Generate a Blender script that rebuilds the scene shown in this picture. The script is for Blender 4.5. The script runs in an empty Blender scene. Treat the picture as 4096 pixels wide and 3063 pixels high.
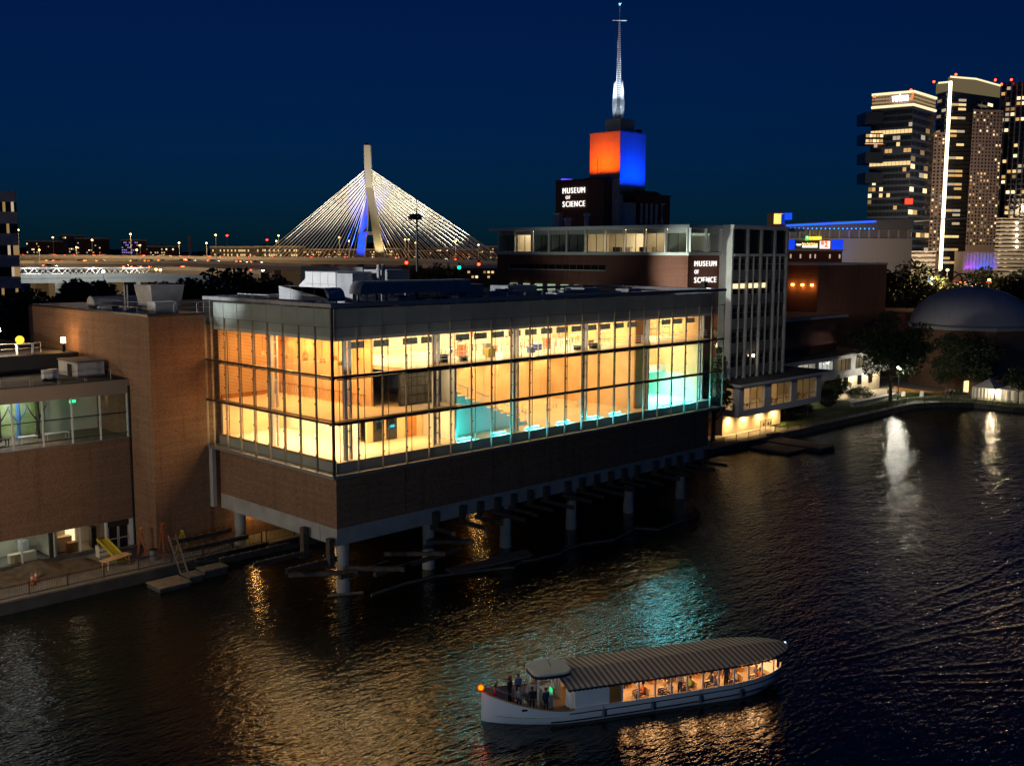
import bpy, math, random
from mathutils import Vector, Matrix
R = math.radians
scn = bpy.context.scene
# ------------------------------------------------------------------ camera
# world frame: +X runs along the long glass facade, +Y inland, z = 0 is the river
YAW, PITCH, ROLL = R(44.659), R(7.130), R(0.2085)
CAM = Vector((-51.199, -71.904, 30.0))
_f = Vector((math.cos(YAW)*math.cos(PITCH), math.sin(YAW)*math.cos(PITCH), -math.sin(PITCH)))
_r = Vector((math.sin(YAW), -math.cos(YAW), 0))
_u = _r.cross(_f)
_r2 = _r*math.cos(ROLL) + _u*math.sin(ROLL)
_u2 = -_r*math.sin(ROLL) + _u*math.cos(ROLL)
cam = bpy.data.cameras.new('camera'); camo = bpy.data.objects.new('camera', cam)
scn.collection.objects.link(camo)
m = Matrix((( _r2.x, _u2.x, -_f.x, CAM.x), (_r2.y, _u2.y, -_f.y, CAM.y), (_r2.z, _u2.z, -_f.z, CAM.z), (0, 0, 0, 1)))
camo.matrix_world = m
cam.sensor_width = 36; cam.lens = 4152.26/4096*36
cam.clip_start = 0.5; cam.clip_end = 12000
scn.camera = camo
# ------------------------------------------------------------------ twilight sky and the last of the sun
wd = bpy.data.worlds.new('World'); scn.world = wd; wd.use_nodes = True
nt = wd.node_tree; nt.nodes.clear()
sky = nt.nodes.new('ShaderNodeTexSky'); sky.sky_type = 'NISHITA'; sky.sun_disc = False
SUN_EL, SUN_AZ = R(5), R(215)
sky.sun_elevation = SUN_EL; sky.sun_rotation = SUN_AZ
sky.ozone_density = 6.0; sky.air_density = 1.0; sky.dust_density = 0.3
hs = nt.nodes.new('ShaderNodeMixRGB'); hs.blend_type = 'MULTIPLY'; hs.inputs['Fac'].default_value = 1.0; hs.inputs['Color2'].default_value = (0.06, 0.52, 1.12, 1)
bg = nt.nodes.new('ShaderNodeBackground'); bg.inputs['Strength'].default_value = 0.0162
wo = nt.nodes.new('ShaderNodeOutputWorld')
nt.links.new(sky.outputs[0], hs.inputs['Color1']); nt.links.new(hs.outputs[0], bg.inputs['Color'])
nt.links.new(bg.outputs[0], wo.inputs['Surface'])
sl = bpy.data.lights.new('sun', 'SUN'); sl.energy = 0.008; sl.angle = R(30); sl.color = (0.55, 0.7, 1.0)
so = bpy.data.objects.new('sun', sl); scn.collection.objects.link(so)
so.rotation_euler = (R(55), 0, R(-70))
# ------------------------------------------------------------------ exposure and renderer
vs = scn.view_settings
vs.view_transform = 'Standard'; vs.look = 'None'; vs.exposure = 0.0; vs.gamma = 1.0; vs.use_curve_mapping = False
scn.render.engine = 'CYCLES'
cy = scn.cycles
cy.use_denoising = True
try: cy.denoiser = 'OPENIMAGEDENOISE'
except Exception: pass
cy.max_bounces = 7; cy.diffuse_bounces = 3; cy.glossy_bounces = 4; cy.transmission_bounces = 4
cy.transparent_max_bounces = 32; cy.sample_clamp_indirect = 3.0; cy.caustics_reflective = False; cy.caustics_refractive = False
cy.use_light_tree = True
# ------------------------------------------------------------------ helpers
COL = scn.collection
rnd = random.Random(7)
def wloc(o):
    v = Vector((0, 0, 0))
    while o is not None: v += o.location; o = o.parent
    return v
class MB:
    """collects geometry, build() links it as ONE mesh object"""
    def __init__(s): s.v = []; s.f = []; s.mi = []; s.k = 0; s.sm = []; s.smooth = False
    def add(s, vs, fs):
        o = len(s.v); s.v += [tuple(p) for p in vs]
        for f in fs: s.f.append([i+o for i in f]); s.mi.append(s.k); s.sm.append(s.smooth)
        return s
    def box(s, x0, x1, y0, y1, z0, z1):
        return s.add([(x0,y0,z0),(x1,y0,z0),(x1,y1,z0),(x0,y1,z0),(x0,y0,z1),(x1,y0,z1),(x1,y1,z1),(x0,y1,z1)],
              [(3,2,1,0),(4,5,6,7),(0,1,5,4),(1,2,6,5),(2,3,7,6),(3,0,4,7)])
    def prism(s, pts, z0, z1):                     # polygon (counter-clockwise) raised from z0 to z1
        n = len(pts)
        vs = [(p[0],p[1],z0) for p in pts] + [(p[0],p[1],z1) for p in pts]
        return s.add(vs, [tuple(range(n-1,-1,-1)), tuple(range(n,2*n))] + [(i,(i+1)%n,n+(i+1)%n,n+i) for i in range(n)])
    def extr(s, pts, a, b):                        # polygon of 3D points swept by vector b-a
        n = len(pts); d = Vector(b)-Vector(a)
        vs = [tuple(p) for p in pts] + [tuple(Vector(p)+d) for p in pts]
        return s.add(vs, [tuple(range(n-1,-1,-1)), tuple(range(n,2*n))] + [(i,(i+1)%n,n+(i+1)%n,n+i) for i in range(n)])
    def tube(s, path, rad, n=6, caps=True):        # round bar through points, rad number or list
        P = [Vector(p) for p in path]; m = len(P)
        if not hasattr(rad, '__len__'): rad = [rad]*m
        vs = []
        for i in range(m):
            t = (P[min(i+1,m-1)]-P[max(i-1,0)]).normalized()
            a = t.cross(Vector((0,0,1)))
            if a.length < 1e-3: a = t.cross(Vector((1,0,0)))
            a.normalize(); b = t.cross(a)
            for k in range(n):
                w = 2*math.pi*k/n; vs.append(P[i]+(a*math.cos(w)+b*math.sin(w))*rad[i])
        fs = [(i*n+k, i*n+(k+1)%n, (i+1)*n+(k+1)%n, (i+1)*n+k) for i in range(m-1) for k in range(n)]
        if caps: fs += [tuple(range(n-1,-1,-1)), tuple(range((m-1)*n, m*n))]
        return s.add(vs, fs)
    def beam(s, a, b, w, h):                       # rectangular bar from a to b
        a = Vector(a); b = Vector(b); t = (b-a).normalized()
        x = t.cross(Vector((0,0,1)))
        if x.length < 1e-3: x = Vector((1,0,0))
        x.normalize(); y = x.cross(t)
        q = [x*sx*w/2+y*sy*h/2 for sx, sy in ((-1,-1),(1,-1),(1,1),(-1,1))]
        return s.add([a+p for p in q]+[b+p for p in q], [(3,2,1,0),(4,5,6,7),(0,1,5,4),(1,2,6,5),(2,3,7,6),(3,0,4,7)])
    def lathe(s, prof, n=16, c=(0,0)):             # (radius, z) profile
        vs = []; m = len(prof)
        for r_, z in prof:
            for k in range(n):
                w = 2*math.pi*k/n; vs.append((c[0]+r_*math.cos(w), c[1]+r_*math.sin(w), z))
        fs = [(i*n+k, i*n+(k+1)%n, (i+1)*n+(k+1)%n, (i+1)*n+k) for i in range(m-1) for k in range(n)]
        fs += [tuple(range(n-1,-1,-1)), tuple(range((m-1)*n, m*n))]
        return s.add(vs, fs)
    def ball(s, c, r_, n=10, m=6, sz=1):
        return s.lathe([(r_*math.sin(math.pi*(i+.02)/(m+.04)), c[2]-r_*sz*math.cos(math.pi*(i+.02)/(m+.04))) for i in range(m+1)], n, c)
    def mesh(s, name, mat):
        me = bpy.data.meshes.new(name); me.from_pydata(s.v, [], s.f)
        for q in (mat if isinstance(mat, (list, tuple)) else [mat]): me.materials.append(q)
        if any(s.mi): me.polygons.foreach_set('material_index', s.mi)
        if any(s.sm): me.polygons.foreach_set('use_smooth', s.sm)
        me.update(); return me
    def build(s, name, mat, parent=None, local=False):
        me = s.mesh(name, mat)
        o = bpy.data.objects.new(name, me); COL.objects.link(o)
        if parent is not None:
            if not local: me.transform(Matrix.Translation(-wloc(parent)))
            o.parent = parent
        return o
def link(name, me, loc=(0,0,0), parent=None, rz=0.0, local=False):
    o = bpy.data.objects.new(name, me); COL.objects.link(o)
    loc = Vector(loc)
    if parent is not None:
        o.parent = parent
        if not local: loc = loc-wloc(parent)
    o.location = loc
    if rz: o.rotation_euler = (0, 0, rz)
    return o
_BC = {}
def bx(name, parent, x0, x1, y0, y1, z0, z1, mat, local=False):   # a box; equal boxes share one mesh
    k = (round(x1-x0, 3), round(y1-y0, 3), round(z1-z0, 3), mat.name)
    if k not in _BC: _BC[k] = MB().box(0, x1-x0, 0, y1-y0, 0, z1-z0).mesh('block', mat)
    return link(name, _BC[k], (x0, y0, z0), parent, 0, local)
def tag(o, label, cat=None, group=None, kind=None):
    if label: o['label'] = label
    if cat: o['category'] = cat
    if group: o['group'] = group
    if kind: o['kind'] = kind
    return o
def thing(name, label, cat, loc=(0,0,0), rz=0.0, group=None):
    o = bpy.data.objects.new(name, None); COL.objects.link(o)
    o.location = loc; o.rotation_euler = (0, 0, rz); o.empty_display_size = 0.2
    return tag(o, label, cat, group)
def struct(o): o['kind'] = 'structure'; return o
def copy_tree(o, parent=None):
    c = o.copy(); COL.objects.link(c); c.parent = parent
    for ch in o.children: copy_tree(ch, c)
    return c
def dup(o, loc, rz=0.0, label=None, group=None, sc=None):
    c = copy_tree(o); c.location = loc; c.rotation_euler = (0, 0, rz)
    if sc: c.scale = sc if hasattr(sc, '__len__') else (sc, sc, sc)
    if label: c['label'] = label
    if group: c['group'] = group
    return c
def lamp(kind, loc, power, color, size=0.3, aim=None, spot=60, blend=0.5, size_y=None):
    l = bpy.data.lights.new('light', kind); l.energy = power; l.color = color
    if kind == 'AREA':
        l.shape = 'RECTANGLE'; l.size = size; l.size_y = size_y or size
    else: l.shadow_soft_size = size
    if kind == 'SPOT': l.spot_size = R(spot); l.spot_blend = blend
    o = bpy.data.objects.new('light', l); COL.objects.link(o); o.location = loc
    if aim is not None:
        o.rotation_euler = (Vector(aim)-Vector(loc)).to_track_quat('-Z', 'Y').to_euler()
    return o
FWD = Vector((math.cos(YAW), math.sin(YAW), 0)); RGT = Vector((math.sin(YAW), -math.cos(YAW), 0))
def far(s, d, z=0.0):                              # s metres to the right, d metres ahead of the viewpoint
    p = Vector((CAM.x, CAM.y, 0))+RGT*s+FWD*d; return Vector((p.x, p.y, z))
def at(px, py, d):                                 # the place seen at (px, py) of the 4096-wide picture, d metres away over ground
    v = _f*4152.26 + _r2*(px-2048) - _u2*(py-1531.5)
    return CAM + v*(d/math.hypot(v.x, v.y))
FROT = YAW-math.pi/2                               # rotation that turns local +X to the right, +Y away
# ------------------------------------------------------------------ materials
_M = {}
def nodes(name):
    m = bpy.data.materials.new(name); m.use_nodes = True
    t = m.node_tree; t.nodes.clear()
    return m, t
def N(t, typ, **kw):
    n = t.nodes.new(typ)
    for k, v in kw.items():
        if k in n.inputs.keys(): n.inputs[k].default_value = v
        else: setattr(n, k, v)
    return n
def uvw(t):                                        # brickwork coordinates: along the wall, up the wall
    g = N(t, 'ShaderNodeNewGeometry'); s = N(t, 'ShaderNodeSeparateXYZ'); t.links.new(g.outputs['Position'], s.inputs[0])
    a = N(t, 'ShaderNodeMath', operation='ADD'); t.links.new(s.outputs[0], a.inputs[0]); t.links.new(s.outputs[1], a.inputs[1])
    c = N(t, 'ShaderNodeCombineXYZ'); t.links.new(a.outputs[0], c.inputs[0]); t.links.new(s.outputs[2], c.inputs[1])
    return c.outputs[0], g.outputs['Position']
def mix(t, a, b, fac):
    x = N(t, 'ShaderNodeMix', data_type='RGBA')
    for s_, v in ((6, a), (7, b)):
        if isinstance(v, tuple): x.inputs[s_].default_value = (*v, 1)
        else: t.links.new(v, x.inputs[s_])
    if isinstance(fac, float): x.inputs[0].default_value = fac
    else: t.links.new(fac, x.inputs[0])
    return x.outputs[2]
def noise(t, vec, scale, detail=4, lo=0.4, hi=0.6, out=0):
    n = N(t, 'ShaderNodeTexNoise', Scale=scale, Detail=detail)
    if vec is not None: t.links.new(vec, n.inputs['Vector'])
    r_ = N(t, 'ShaderNodeMapRange'); r_.inputs[1].default_value = lo; r_.inputs[2].default_value = hi
    t.links.new(n.outputs['Fac'], r_.inputs[0]); return r_.outputs[0]
def finish(m, t, col, rough=0.7, metal=0.0, bump=None, bs=0.3, spec=0.5):
    p = N(t, 'ShaderNodeBsdfPrincipled'); o = N(t, 'ShaderNodeOutputMaterial')
    if isinstance(col, tuple): p.inputs['Base Color'].default_value = (*col, 1)
    else: t.links.new(col, p.inputs['Base Color'])
    if isinstance(rough, float): p.inputs['Roughness'].default_value = rough
    else: t.links.new(rough, p.inputs['Roughness'])
    p.inputs['Metallic'].default_value = metal; p.inputs['Specular IOR Level'].default_value = spec
    if bump is not None:
        b = N(t, 'ShaderNodeBump', Strength=bs, Distance=0.05); t.links.new(bump, b.inputs['Height']); t.links.new(b.outputs[0], p.inputs['Normal'])
    t.links.new(p.outputs[0], o.inputs[0]); return m
def mat(name, col, rough=0.7, metal=0.0, var=0.25, scale=0.8, col2=None, bs=0.0, spec=0.4):
    if name in _M: return _M[name]
    m, t = nodes(name)
    g = N(t, 'ShaderNodeNewGeometry')
    f = noise(t, g.outputs['Position'], scale, 5, 0.3, 0.7)
    c2 = col2 or tuple(c*(1-var) for c in col)
    _M[name] = finish(m, t, mix(t, col, c2, f), rough, metal, f if bs else None, bs, spec); return m
def brickmat(name, a, b, mortar, fleck=0.5, sc=1.0):
    m, t = nodes(name); v, pos = uvw(t)
    br = N(t, 'ShaderNodeTexBrick', Scale=1.0, **{'Mortar Size': 0.006*sc, 'Brick Width': 0.24*sc, 'Row Height': 0.085*sc, 'Bias': -0.2})
    br.inputs['Color1'].default_value = (*a, 1); br.inputs['Color2'].default_value = (*b, 1); br.inputs['Mortar'].default_value = (*mortar, 1)
    t.links.new(v, br.inputs['Vector'])
    f1 = noise(t, pos, 7.5, 3, 0.50, 0.68); f2 = noise(t, pos, 0.12, 4, 0.3, 0.7)
    c = mix(t, br.outputs['Color'], tuple(x*0.35 for x in b), f1)
    mx = N(t, 'ShaderNodeMath', operation='MULTIPLY'); t.links.new(f1, mx.inputs[0]); mx.inputs[1].default_value = fleck
    c = mix(t, br.outputs['Color'], tuple(x*0.3 for x in b), mx.outputs[0])
    mx2 = N(t, 'ShaderNodeMath', operation='MULTIPLY'); t.links.new(f2, mx2.inputs[0]); mx2.inputs[1].default_value = 0.35
    c = mix(t, c, tuple(x*0.5 for x in a), mx2.outputs[0])
    mp = N(t, 'ShaderNodeMapping'); mp.inputs['Scale'].default_value = (1.1, 0.09, 1); t.links.new(v, mp.inputs['Vector'])   # rain streaks
    f3 = noise(t, mp.outputs[0], 1.0, 5, 0.52, 0.72)
    mx3 = N(t, 'ShaderNodeMath', operation='MULTIPLY'); t.links.new(f3, mx3.inputs[0]); mx3.inputs[1].default_value = 0.45
    c = mix(t, c, tuple(x*0.42 for x in b), mx3.outputs[0])
    mp2 = N(t, 'ShaderNodeMapping'); mp2.inputs['Scale'].default_value = (0.12, 2.4, 1); t.links.new(v, mp2.inputs['Vector'])  # uneven courses
    f4 = noise(t, mp2.outputs[0], 1.0, 3, 0.45, 0.7)
    mx4 = N(t, 'ShaderNodeMath', operation='MULTIPLY'); t.links.new(f4, mx4.inputs[0]); mx4.inputs[1].default_value = 0.3
    c = mix(t, c, tuple(x*1.25 for x in a), mx4.outputs[0])
    _M[name] = finish(m, t, c, 0.85, 0, br.outputs['Fac'], -0.25, 0.2); return m
def emit(name, col, s):
    if name in _M: return _M[name]
    m, t = nodes(name); e = N(t, 'ShaderNodeEmission', Strength=s); e.inputs[0].default_value = (*col, 1)
    o = N(t, 'ShaderNodeOutputMaterial'); t.links.new(e.outputs[0], o.inputs[0]); _M[name] = m; return m
def glassmat(name, tint=(0.93, 0.97, 0.96), base=0.05, rough=0.02, k=0.85, dust=0.0):
    m, t = nodes(name)
    lw = N(t, 'ShaderNodeLayerWeight', Blend=0.5)
    p = N(t, 'ShaderNodeMath', operation='POWER'); t.links.new(lw.outputs['Facing'], p.inputs[0]); p.inputs[1].default_value = 5
    q = N(t, 'ShaderNodeMath', operation='MULTIPLY_ADD'); t.links.new(p.outputs[0], q.inputs[0]); q.inputs[1].default_value = k; q.inputs[2].default_value = base
    tr = N(t, 'ShaderNodeBsdfTransparent'); tr.inputs[0].default_value = (*tint, 1)
    gl = N(t, 'ShaderNodeBsdfGlossy', Roughness=rough)
    mx = N(t, 'ShaderNodeMixShader'); o = N(t, 'ShaderNodeOutputMaterial')
    t.links.new(q.outputs[0], mx.inputs[0]); t.links.new(tr.outputs[0], mx.inputs[1]); t.links.new(gl.outputs[0], mx.inputs[2])
    sh = mx.outputs[0]
    if dust:
        df = N(t, 'ShaderNodeBsdfDiffuse'); df.inputs[0].default_value = (.6, .6, .58, 1)
        m2 = N(t, 'ShaderNodeMixShader'); m2.inputs[0].default_value = dust
        t.links.new(sh, m2.inputs[1]); t.links.new(df.outputs[0], m2.inputs[2]); sh = m2.outputs[0]
    t.links.new(sh, o.inputs[0]); _M[name] = m; return m
brick = brickmat('museum_brick', (0.31, 0.175, 0.105), (0.215, 0.115, 0.068), (0.28, 0.22, 0.17), 0.9)
brickd = brickmat('dark_red_brick', (0.20, 0.075, 0.05), (0.14, 0.05, 0.035), (0.16, 0.12, 0.10), 0.4)
conc = mat('concrete', (0.42, 0.42, 0.40), 0.85, 0, 0.3, 0.7, bs=0.1)
concl = mat('pale_concrete', (0.62, 0.61, 0.58), 0.8, 0, 0.18, 0.5)
concd = mat('wet_dark_concrete', (0.11, 0.105, 0.10), 0.8, 0, 0.45, 0.8)
white = mat('white_paint', (0.78, 0.78, 0.76), 0.5, 0, 0.08, 1.5)
cream = mat('cream_stucco', (0.66, 0.58, 0.44), 0.85, 0, 0.12, 0.6)
bronze = mat('dark_bronze_metal', (0.06, 0.052, 0.045), 0.45, 0.3, 0.3, 2)
steelg = mat('grey_steel', (0.33, 0.34, 0.35), 0.45, 0.5, 0.2, 1.2)
galv = mat('galvanised_sheet', (0.52, 0.53, 0.54), 0.5, 0.15, 0.3, 0.9)
blackm = mat('black_metal', (0.02, 0.02, 0.022), 0.5, 0.1, 0.3, 2)
spand = mat('grey_spandrel', (0.46, 0.45, 0.44), 0.6, 0.0, 0.2, 0.4)
woodp = mat('light_wood', (0.78, 0.57, 0.33), 0.55, 0, 0.14, 0.7, col2=(0.68, 0.46, 0.24))
woodd = mat('orange_wood', (0.50, 0.22, 0.06), 0.5, 0, 0.3, 0.6)
floorw = mat('pale_floor', (0.78, 0.68, 0.52), 0.45, 0, 0.12, 0.6)
plaster = mat('warm_plaster', (0.80, 0.72, 0.58), 0.8, 0, 0.08, 0.7)
ceilm = mat('white_ceiling', (0.75, 0.72, 0.66), 0.8, 0, 0.1, 0.7)
roofm = mat('dark_roof_membrane', (0.055, 0.055, 0.058), 0.9, 0, 0.35, 0.35)
roofg = mat('gravel_roof', (0.16, 0.15, 0.145), 0.95, 0, 0.4, 0.6)
rust = mat('rusted_steel', (0.13, 0.10, 0.08), 0.8, 0.1, 0.6, 2.2)
timber = mat('weathered_timber', (0.30, 0.245, 0.18), 0.85, 0, 0.4, 1.6)
asph = mat('asphalt', (0.06, 0.06, 0.06), 0.9, 0, 0.3, 0.3)
paving = mat('concrete_paving', (0.30, 0.285, 0.26), 0.9, 0, 0.35, 0.5)
grassm = mat('lawn_soil', (0.045, 0.075, 0.02), 0.95, 0, 0.5, 0.8)
soil = mat('excavated_soil', (0.20, 0.16, 0.11), 0.95, 0, 0.5, 1.3, bs=0.5)
leafm = mat('leaf', (0.055, 0.085, 0.028), 0.6, 0, 0.5, 0.9)
leafd = mat('dark_leaf', (0.035, 0.055, 0.022), 0.6, 0, 0.5, 0.9)
bark = mat('bark', (0.12, 0.085, 0.06), 0.9, 0, 0.4, 3)
orangep = mat('orange_fibreglass', (0.62, 0.14, 0.03), 0.5, 0, 0.2, 2)
yellowp = mat('yellow_fibreglass', (0.62, 0.52, 0.05), 0.5, 0, 0.2, 2)
darkglass = mat('dark_window_glass', (0.012, 0.014, 0.018), 0.06, 0, 0.3, 0.2, spec=0.6)
glass = glassmat('curtain_wall_glass', (0.93, 0.97, 0.95), 0.045, 0.015, 0.8, 0.012)
glass2 = glassmat('window_glass', (0.90, 0.93, 0.93), 0.06, 0.02, 0.8)
# ------------------------------------------------------------------ river, land, seawall, lawns
def watermat():
    m, t = nodes('river_water')
    g = N(t, 'ShaderNodeNewGeometry')
    def lay(scale, stretch, rot, detail, rough=0.55):
        mp = N(t, 'ShaderNodeMapping'); mp.inputs['Rotation'].default_value = (0, 0, rot); mp.inputs['Scale'].default_value = (scale*stretch, scale, scale)
        t.links.new(g.outputs['Position'], mp.inputs['Vector'])
        n = N(t, 'ShaderNodeTexNoise', Scale=1.0, Detail=detail, Roughness=rough); t.links.new(mp.outputs[0], n.inputs['Vector']); return n.outputs['Fac']
    base = -(YAW-math.pi/2)
    a = lay(2.6, 0.42, base+0.15, 2.5); b = lay(0.55, 0.5, base-0.3, 2.0); c = lay(6.5, 0.7, base+0.1, 1.0)
    calm = lay(0.035, 1.0, 0.4, 2.0)
    def mul(x, k, y=None):
        q = N(t, 'ShaderNodeMath', operation='MULTIPLY_ADD'); t.links.new(x, q.inputs[0]); q.inputs[1].default_value = k
        if y is None: q.inputs[2].default_value = 0
        else: t.links.new(y, q.inputs[2])
        return q.outputs[0]
    h = mul(a, 0.115, mul(b, 0.17, mul(c, 0.022)))
    cr = N(t, 'ShaderNodeMapRange'); cr.inputs[1].default_value = 0.3; cr.inputs[2].default_value = 0.7; cr.inputs[3].default_value = 0.55; cr.inputs[4].default_value = 1.0
    t.links.new(calm, cr.inputs[0])
    bp = N(t, 'ShaderNodeBump', Distance=1.0); t.links.new(h, bp.inputs['Height']); t.links.new(cr.outputs[0], bp.inputs['Strength'])
    p = N(t, 'ShaderNodeBsdfPrincipled'); p.inputs['Base Color'].default_value = (0.004, 0.0065, 0.004, 1)
    p.inputs['Roughness'].default_value = 0.06; p.inputs['IOR'].default_value = 1.46
    t.links.new(bp.outputs[0], p.inputs['Normal'])
    o = N(t, 'ShaderNodeOutputMaterial'); t.links.new(p.outputs[0], o.inputs[0]); return m
water = watermat()
struct(MB().add([(-900,-900,0),(1500,-900,0),(1500,300,0),(-900,300,0)], [(0,1,2,3)]).build('river_water', water))
shore = [(-46,-800),(-46,16.9),(66,16.9),(66,14.6),(148,13.8),(155,10.3),(157.5,6),(157.5,-1.5),(163,-30),(230,-160),(700,-700),(6000,-3500),(6500,6500),(-3500,6500),(-3500,-800)]
wk = MB(); wk.smooth = True
def ridge(pts, w, h):                              # long low wave crest of the boat's wake
    n_ = len(pts); o_ = len(wk.v); prof = [(-1,0),(-.6,.25),(-.2,.85),(.1,1),(.45,.5),(1,0)]
    for i, p in enumerate(pts):
        q = (Vector(pts[min(i+1,n_-1)])-Vector(pts[max(i-1,0)])).normalized(); nn = Vector((-q.y,q.x)); f = math.sin(math.pi*min(1,(i+.3)/(n_*.3))*.5)*(1-i/n_)**.6
        for a_, b_ in prof: wk.v.append((p[0]+nn.x*a_*w, p[1]+nn.y*a_*w, .004+b_*h*f*(.75+.25*math.sin(i*1.7))))
    for i in range(n_-1):
        for k in range(5): a_ = o_+i*6+k; wk.f.append([a_,a_+1,a_+7,a_+6]); wk.mi.append(0); wk.sm.append(True)
_bd = Vector((math.cos(R(-27.2)), math.sin(R(-27.2)))); _bn = Vector((-_bd.y, _bd.x)); _st = Vector((-7.02,-25.59))+_bd*20.5
for sgn, offs in ((1,((.1,0),(.22,1.5),(.33,4),(.42,7))),(-1,((.08,0),(.18,1.2),(.28,3.5),(.4,6)))):
    for sp_, o0 in offs: ridge([_st+_bd*(o0+k*1.3)+_bn*sgn*(.8+sp_*(o0+k*1.3)+.25*math.sin(k*.55+o0)) for k in range(58)], .45, .075)
for k0 in range(0): ridge([Vector((-7.02,-25.59))+_bd*(1.0+k0*.8+k*.9)+_bn*(-(2.3+.33*(k*.9)+k0*1.0)) for k in range(22)], .3, .06)
tag(wk.build('boat_wake', water), 'wave crests of the wake trailing behind the tour boat', 'wake', kind='stuff')
struct(MB().prism(shore, -3, 0.9).build('ground', paving))
struct(MB().box(-46,66,16.55,17.0,-1.5,1.0).build('seawall', concd))
sw = MB()
rs = [(66,14.6),(148,13.8),(155,10.3),(157.5,6),(157.5,-1.5),(163,-30),(230,-160)]
for a, b in zip(rs, rs[1:]):
    d = (Vector(b)-Vector(a)).normalized(); n_ = Vector((d.y,-d.x))*0.22
    sw.prism([(a[0]+n_.x,a[1]+n_.y),(b[0]+n_.x,b[1]+n_.y),(b[0]-n_.x,b[1]-n_.y),(a[0]-n_.x,a[1]-n_.y)], -1.5, 0.99)
struct(sw.build('seawall', concd))
# lawns: slightly raised turf with real grass blades
struct(MB().prism([(104,16.4),(152,15.6),(155.5,12.5),(158.6,8),(158.6,-1),(163,-28),(172,-28),(166,-2.5),(162,9.0),(160,14),(153,18.6),(104,19.6)], 0.85, 0.96).build('lawn', grassm))
struct(MB().prism([(108,19.62),(150,18.8),(150.5,21.0),(141,24.4),(141,29),(108,29)], 0.85, 0.95).build('lawn', grassm))
struct(MB().prism([(150,20.2),(164,16.5),(170,12),(172,15),(163,21.5)], 0.85, 1.02).build('lawn', grassm))
g_ = MB(); rg = random.Random(3)
def inpoly(x, y, pl):
    c = False; j = len(pl)-1
    for i in range(len(pl)):
        if (pl[i][1] > y) != (pl[j][1] > y) and x < (pl[j][0]-pl[i][0])*(y-pl[i][1])/(pl[j][1]-pl[i][1])+pl[i][0]: c = not c
        j = i
    return c
for pl, zz in (([(104,16.4),(152,15.6),(155.5,12.5),(158.6,8),(158.6,-1),(163,-10),(166,-10),(166,-2.5),(162,9.0),(160,14),(153,18.6),(104,19.6)],0.96), ([(150,20.2),(164,16.5),(170,12),(172,15),(163,21.5)],1.02)):
    k = 0
    while k < 9000:
        x = rg.uniform(104, 172); y = rg.uniform(-10, 22)
        if inpoly(x, y, pl):
            k += 1; a = rg.uniform(0, 6.28); h = rg.uniform(.05, .13); w = .07; dx = math.cos(a)*w; dy = math.sin(a)*w
            g_.add([(x-dx,y-dy,zz-.01),(x+dx,y+dy,zz-.01),(x+rg.uniform(-.06,.06),y+rg.uniform(-.06,.06),zz+h)], [(0,1,2)])
grassb = mat('grass_blade', (0.08, 0.16, 0.025), 0.7, 0, 0.4, 1.0)
tag(g_.build('grass', grassb), 'short green grass on the waterfront lawns', 'grass', kind='stuff')
# walkway kerb strip and stone terrace wall on the right bank
struct(MB().prism([(142,24.6),(152,21.6),(163,21.6),(172,16),(176,20),(166,29),(142,29)], 0.88, 0.94).build('pavement', mat('light_paving', (0.42,0.38,0.32), 0.9, 0, 0.2, 0.8)))

# ------------------------------------------------------------------ riverside railings
bal_bay = None
def railing(x0, x1, y, n, label, z=0.9, loc=None):
    t = thing('railing', label, 'railing', (x0, y, z), 0, 'railings along the river walk')
    w = (x1-x0)/n
    for i in range(n+1):
        bx('post', t, x0+i*w-.05, x0+i*w+.05, y-.05, y+.05, z, z+1.16, rust)
    for i in range(n):
        bx('top_rail', t, x0+i*w+.052, x0+(i+1)*w-.052, y-.035, y+.035, z+1.04, z+1.10, rust)
        bx('bottom_rail', t, x0+i*w+.052, x0+(i+1)*w-.052, y-.02, y+.02, z+.10, z+.14, rust)
        b = MB(); k = 0.2
        while k < w-.1:
            b.box(k-.011, k+.011, -.011, .011, .142, 1.038); k += .15
        key = ('bal', round(w, 3))
        if key not in _BC: _BC[key] = b.mesh('baluster', rust)
        o = link('baluster', _BC[key], (x0+i*w, y, z), t); o['kind'] = 'stuff'
    return t
railing(-25.6, 3.65, 17.75, 9, 'rusty brown steel railing on the near left walkway with the ladders')
railing(4.2, 64.0, 17.75, 18, 'steel railing in the dark under the glass hall')
railing(66.6, 94.2, 15.6, 8, 'railing beside the amber lit wall below the cafeteria')
railing(97.8, 147.0, 15.0, 12, 'long railing between the river and the right hand lawn')
def railpath(pts, label):
    t = thing('railing', label, 'railing', (*pts[0], .95), 0, 'railings along the river walk')
    for i, p in enumerate(pts):
        bx('post', t, p[0]-.06, p[0]+.06, p[1]-.06, p[1]+.06, .95, 2.1, rust)
        if i+1 < len(pts):
            q = pts[i+1]
            MB().beam((*p, 2.02), (*q, 2.02), .06, .06).build('top_rail', rust, t)
            MB().beam((*p, 1.1), (*q, 1.1), .04, .04).build('bottom_rail', rust, t)
            b = MB(); L_ = (Vector(q)-Vector(p)).length; k = .2
            while k < L_-.1:
                c = Vector(p).lerp(Vector(q), k/L_); b.box(c.x-.012, c.x+.012, c.y-.012, c.y+.012, 1.12, 2.0); k += .18
            o = b.build('baluster', rust, t); o['kind'] = 'stuff'
railpath([(147.6,14.7),(151,13.0),(154.3,11.3),(156.2,8.6),(157.6,5.6),(157.7,2.4),(157.8,-1.0),(159.4,-7),(161,-14),(162.6,-21),(164,-28)], 'dark railing curving round the basin in front of the tent')
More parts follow.
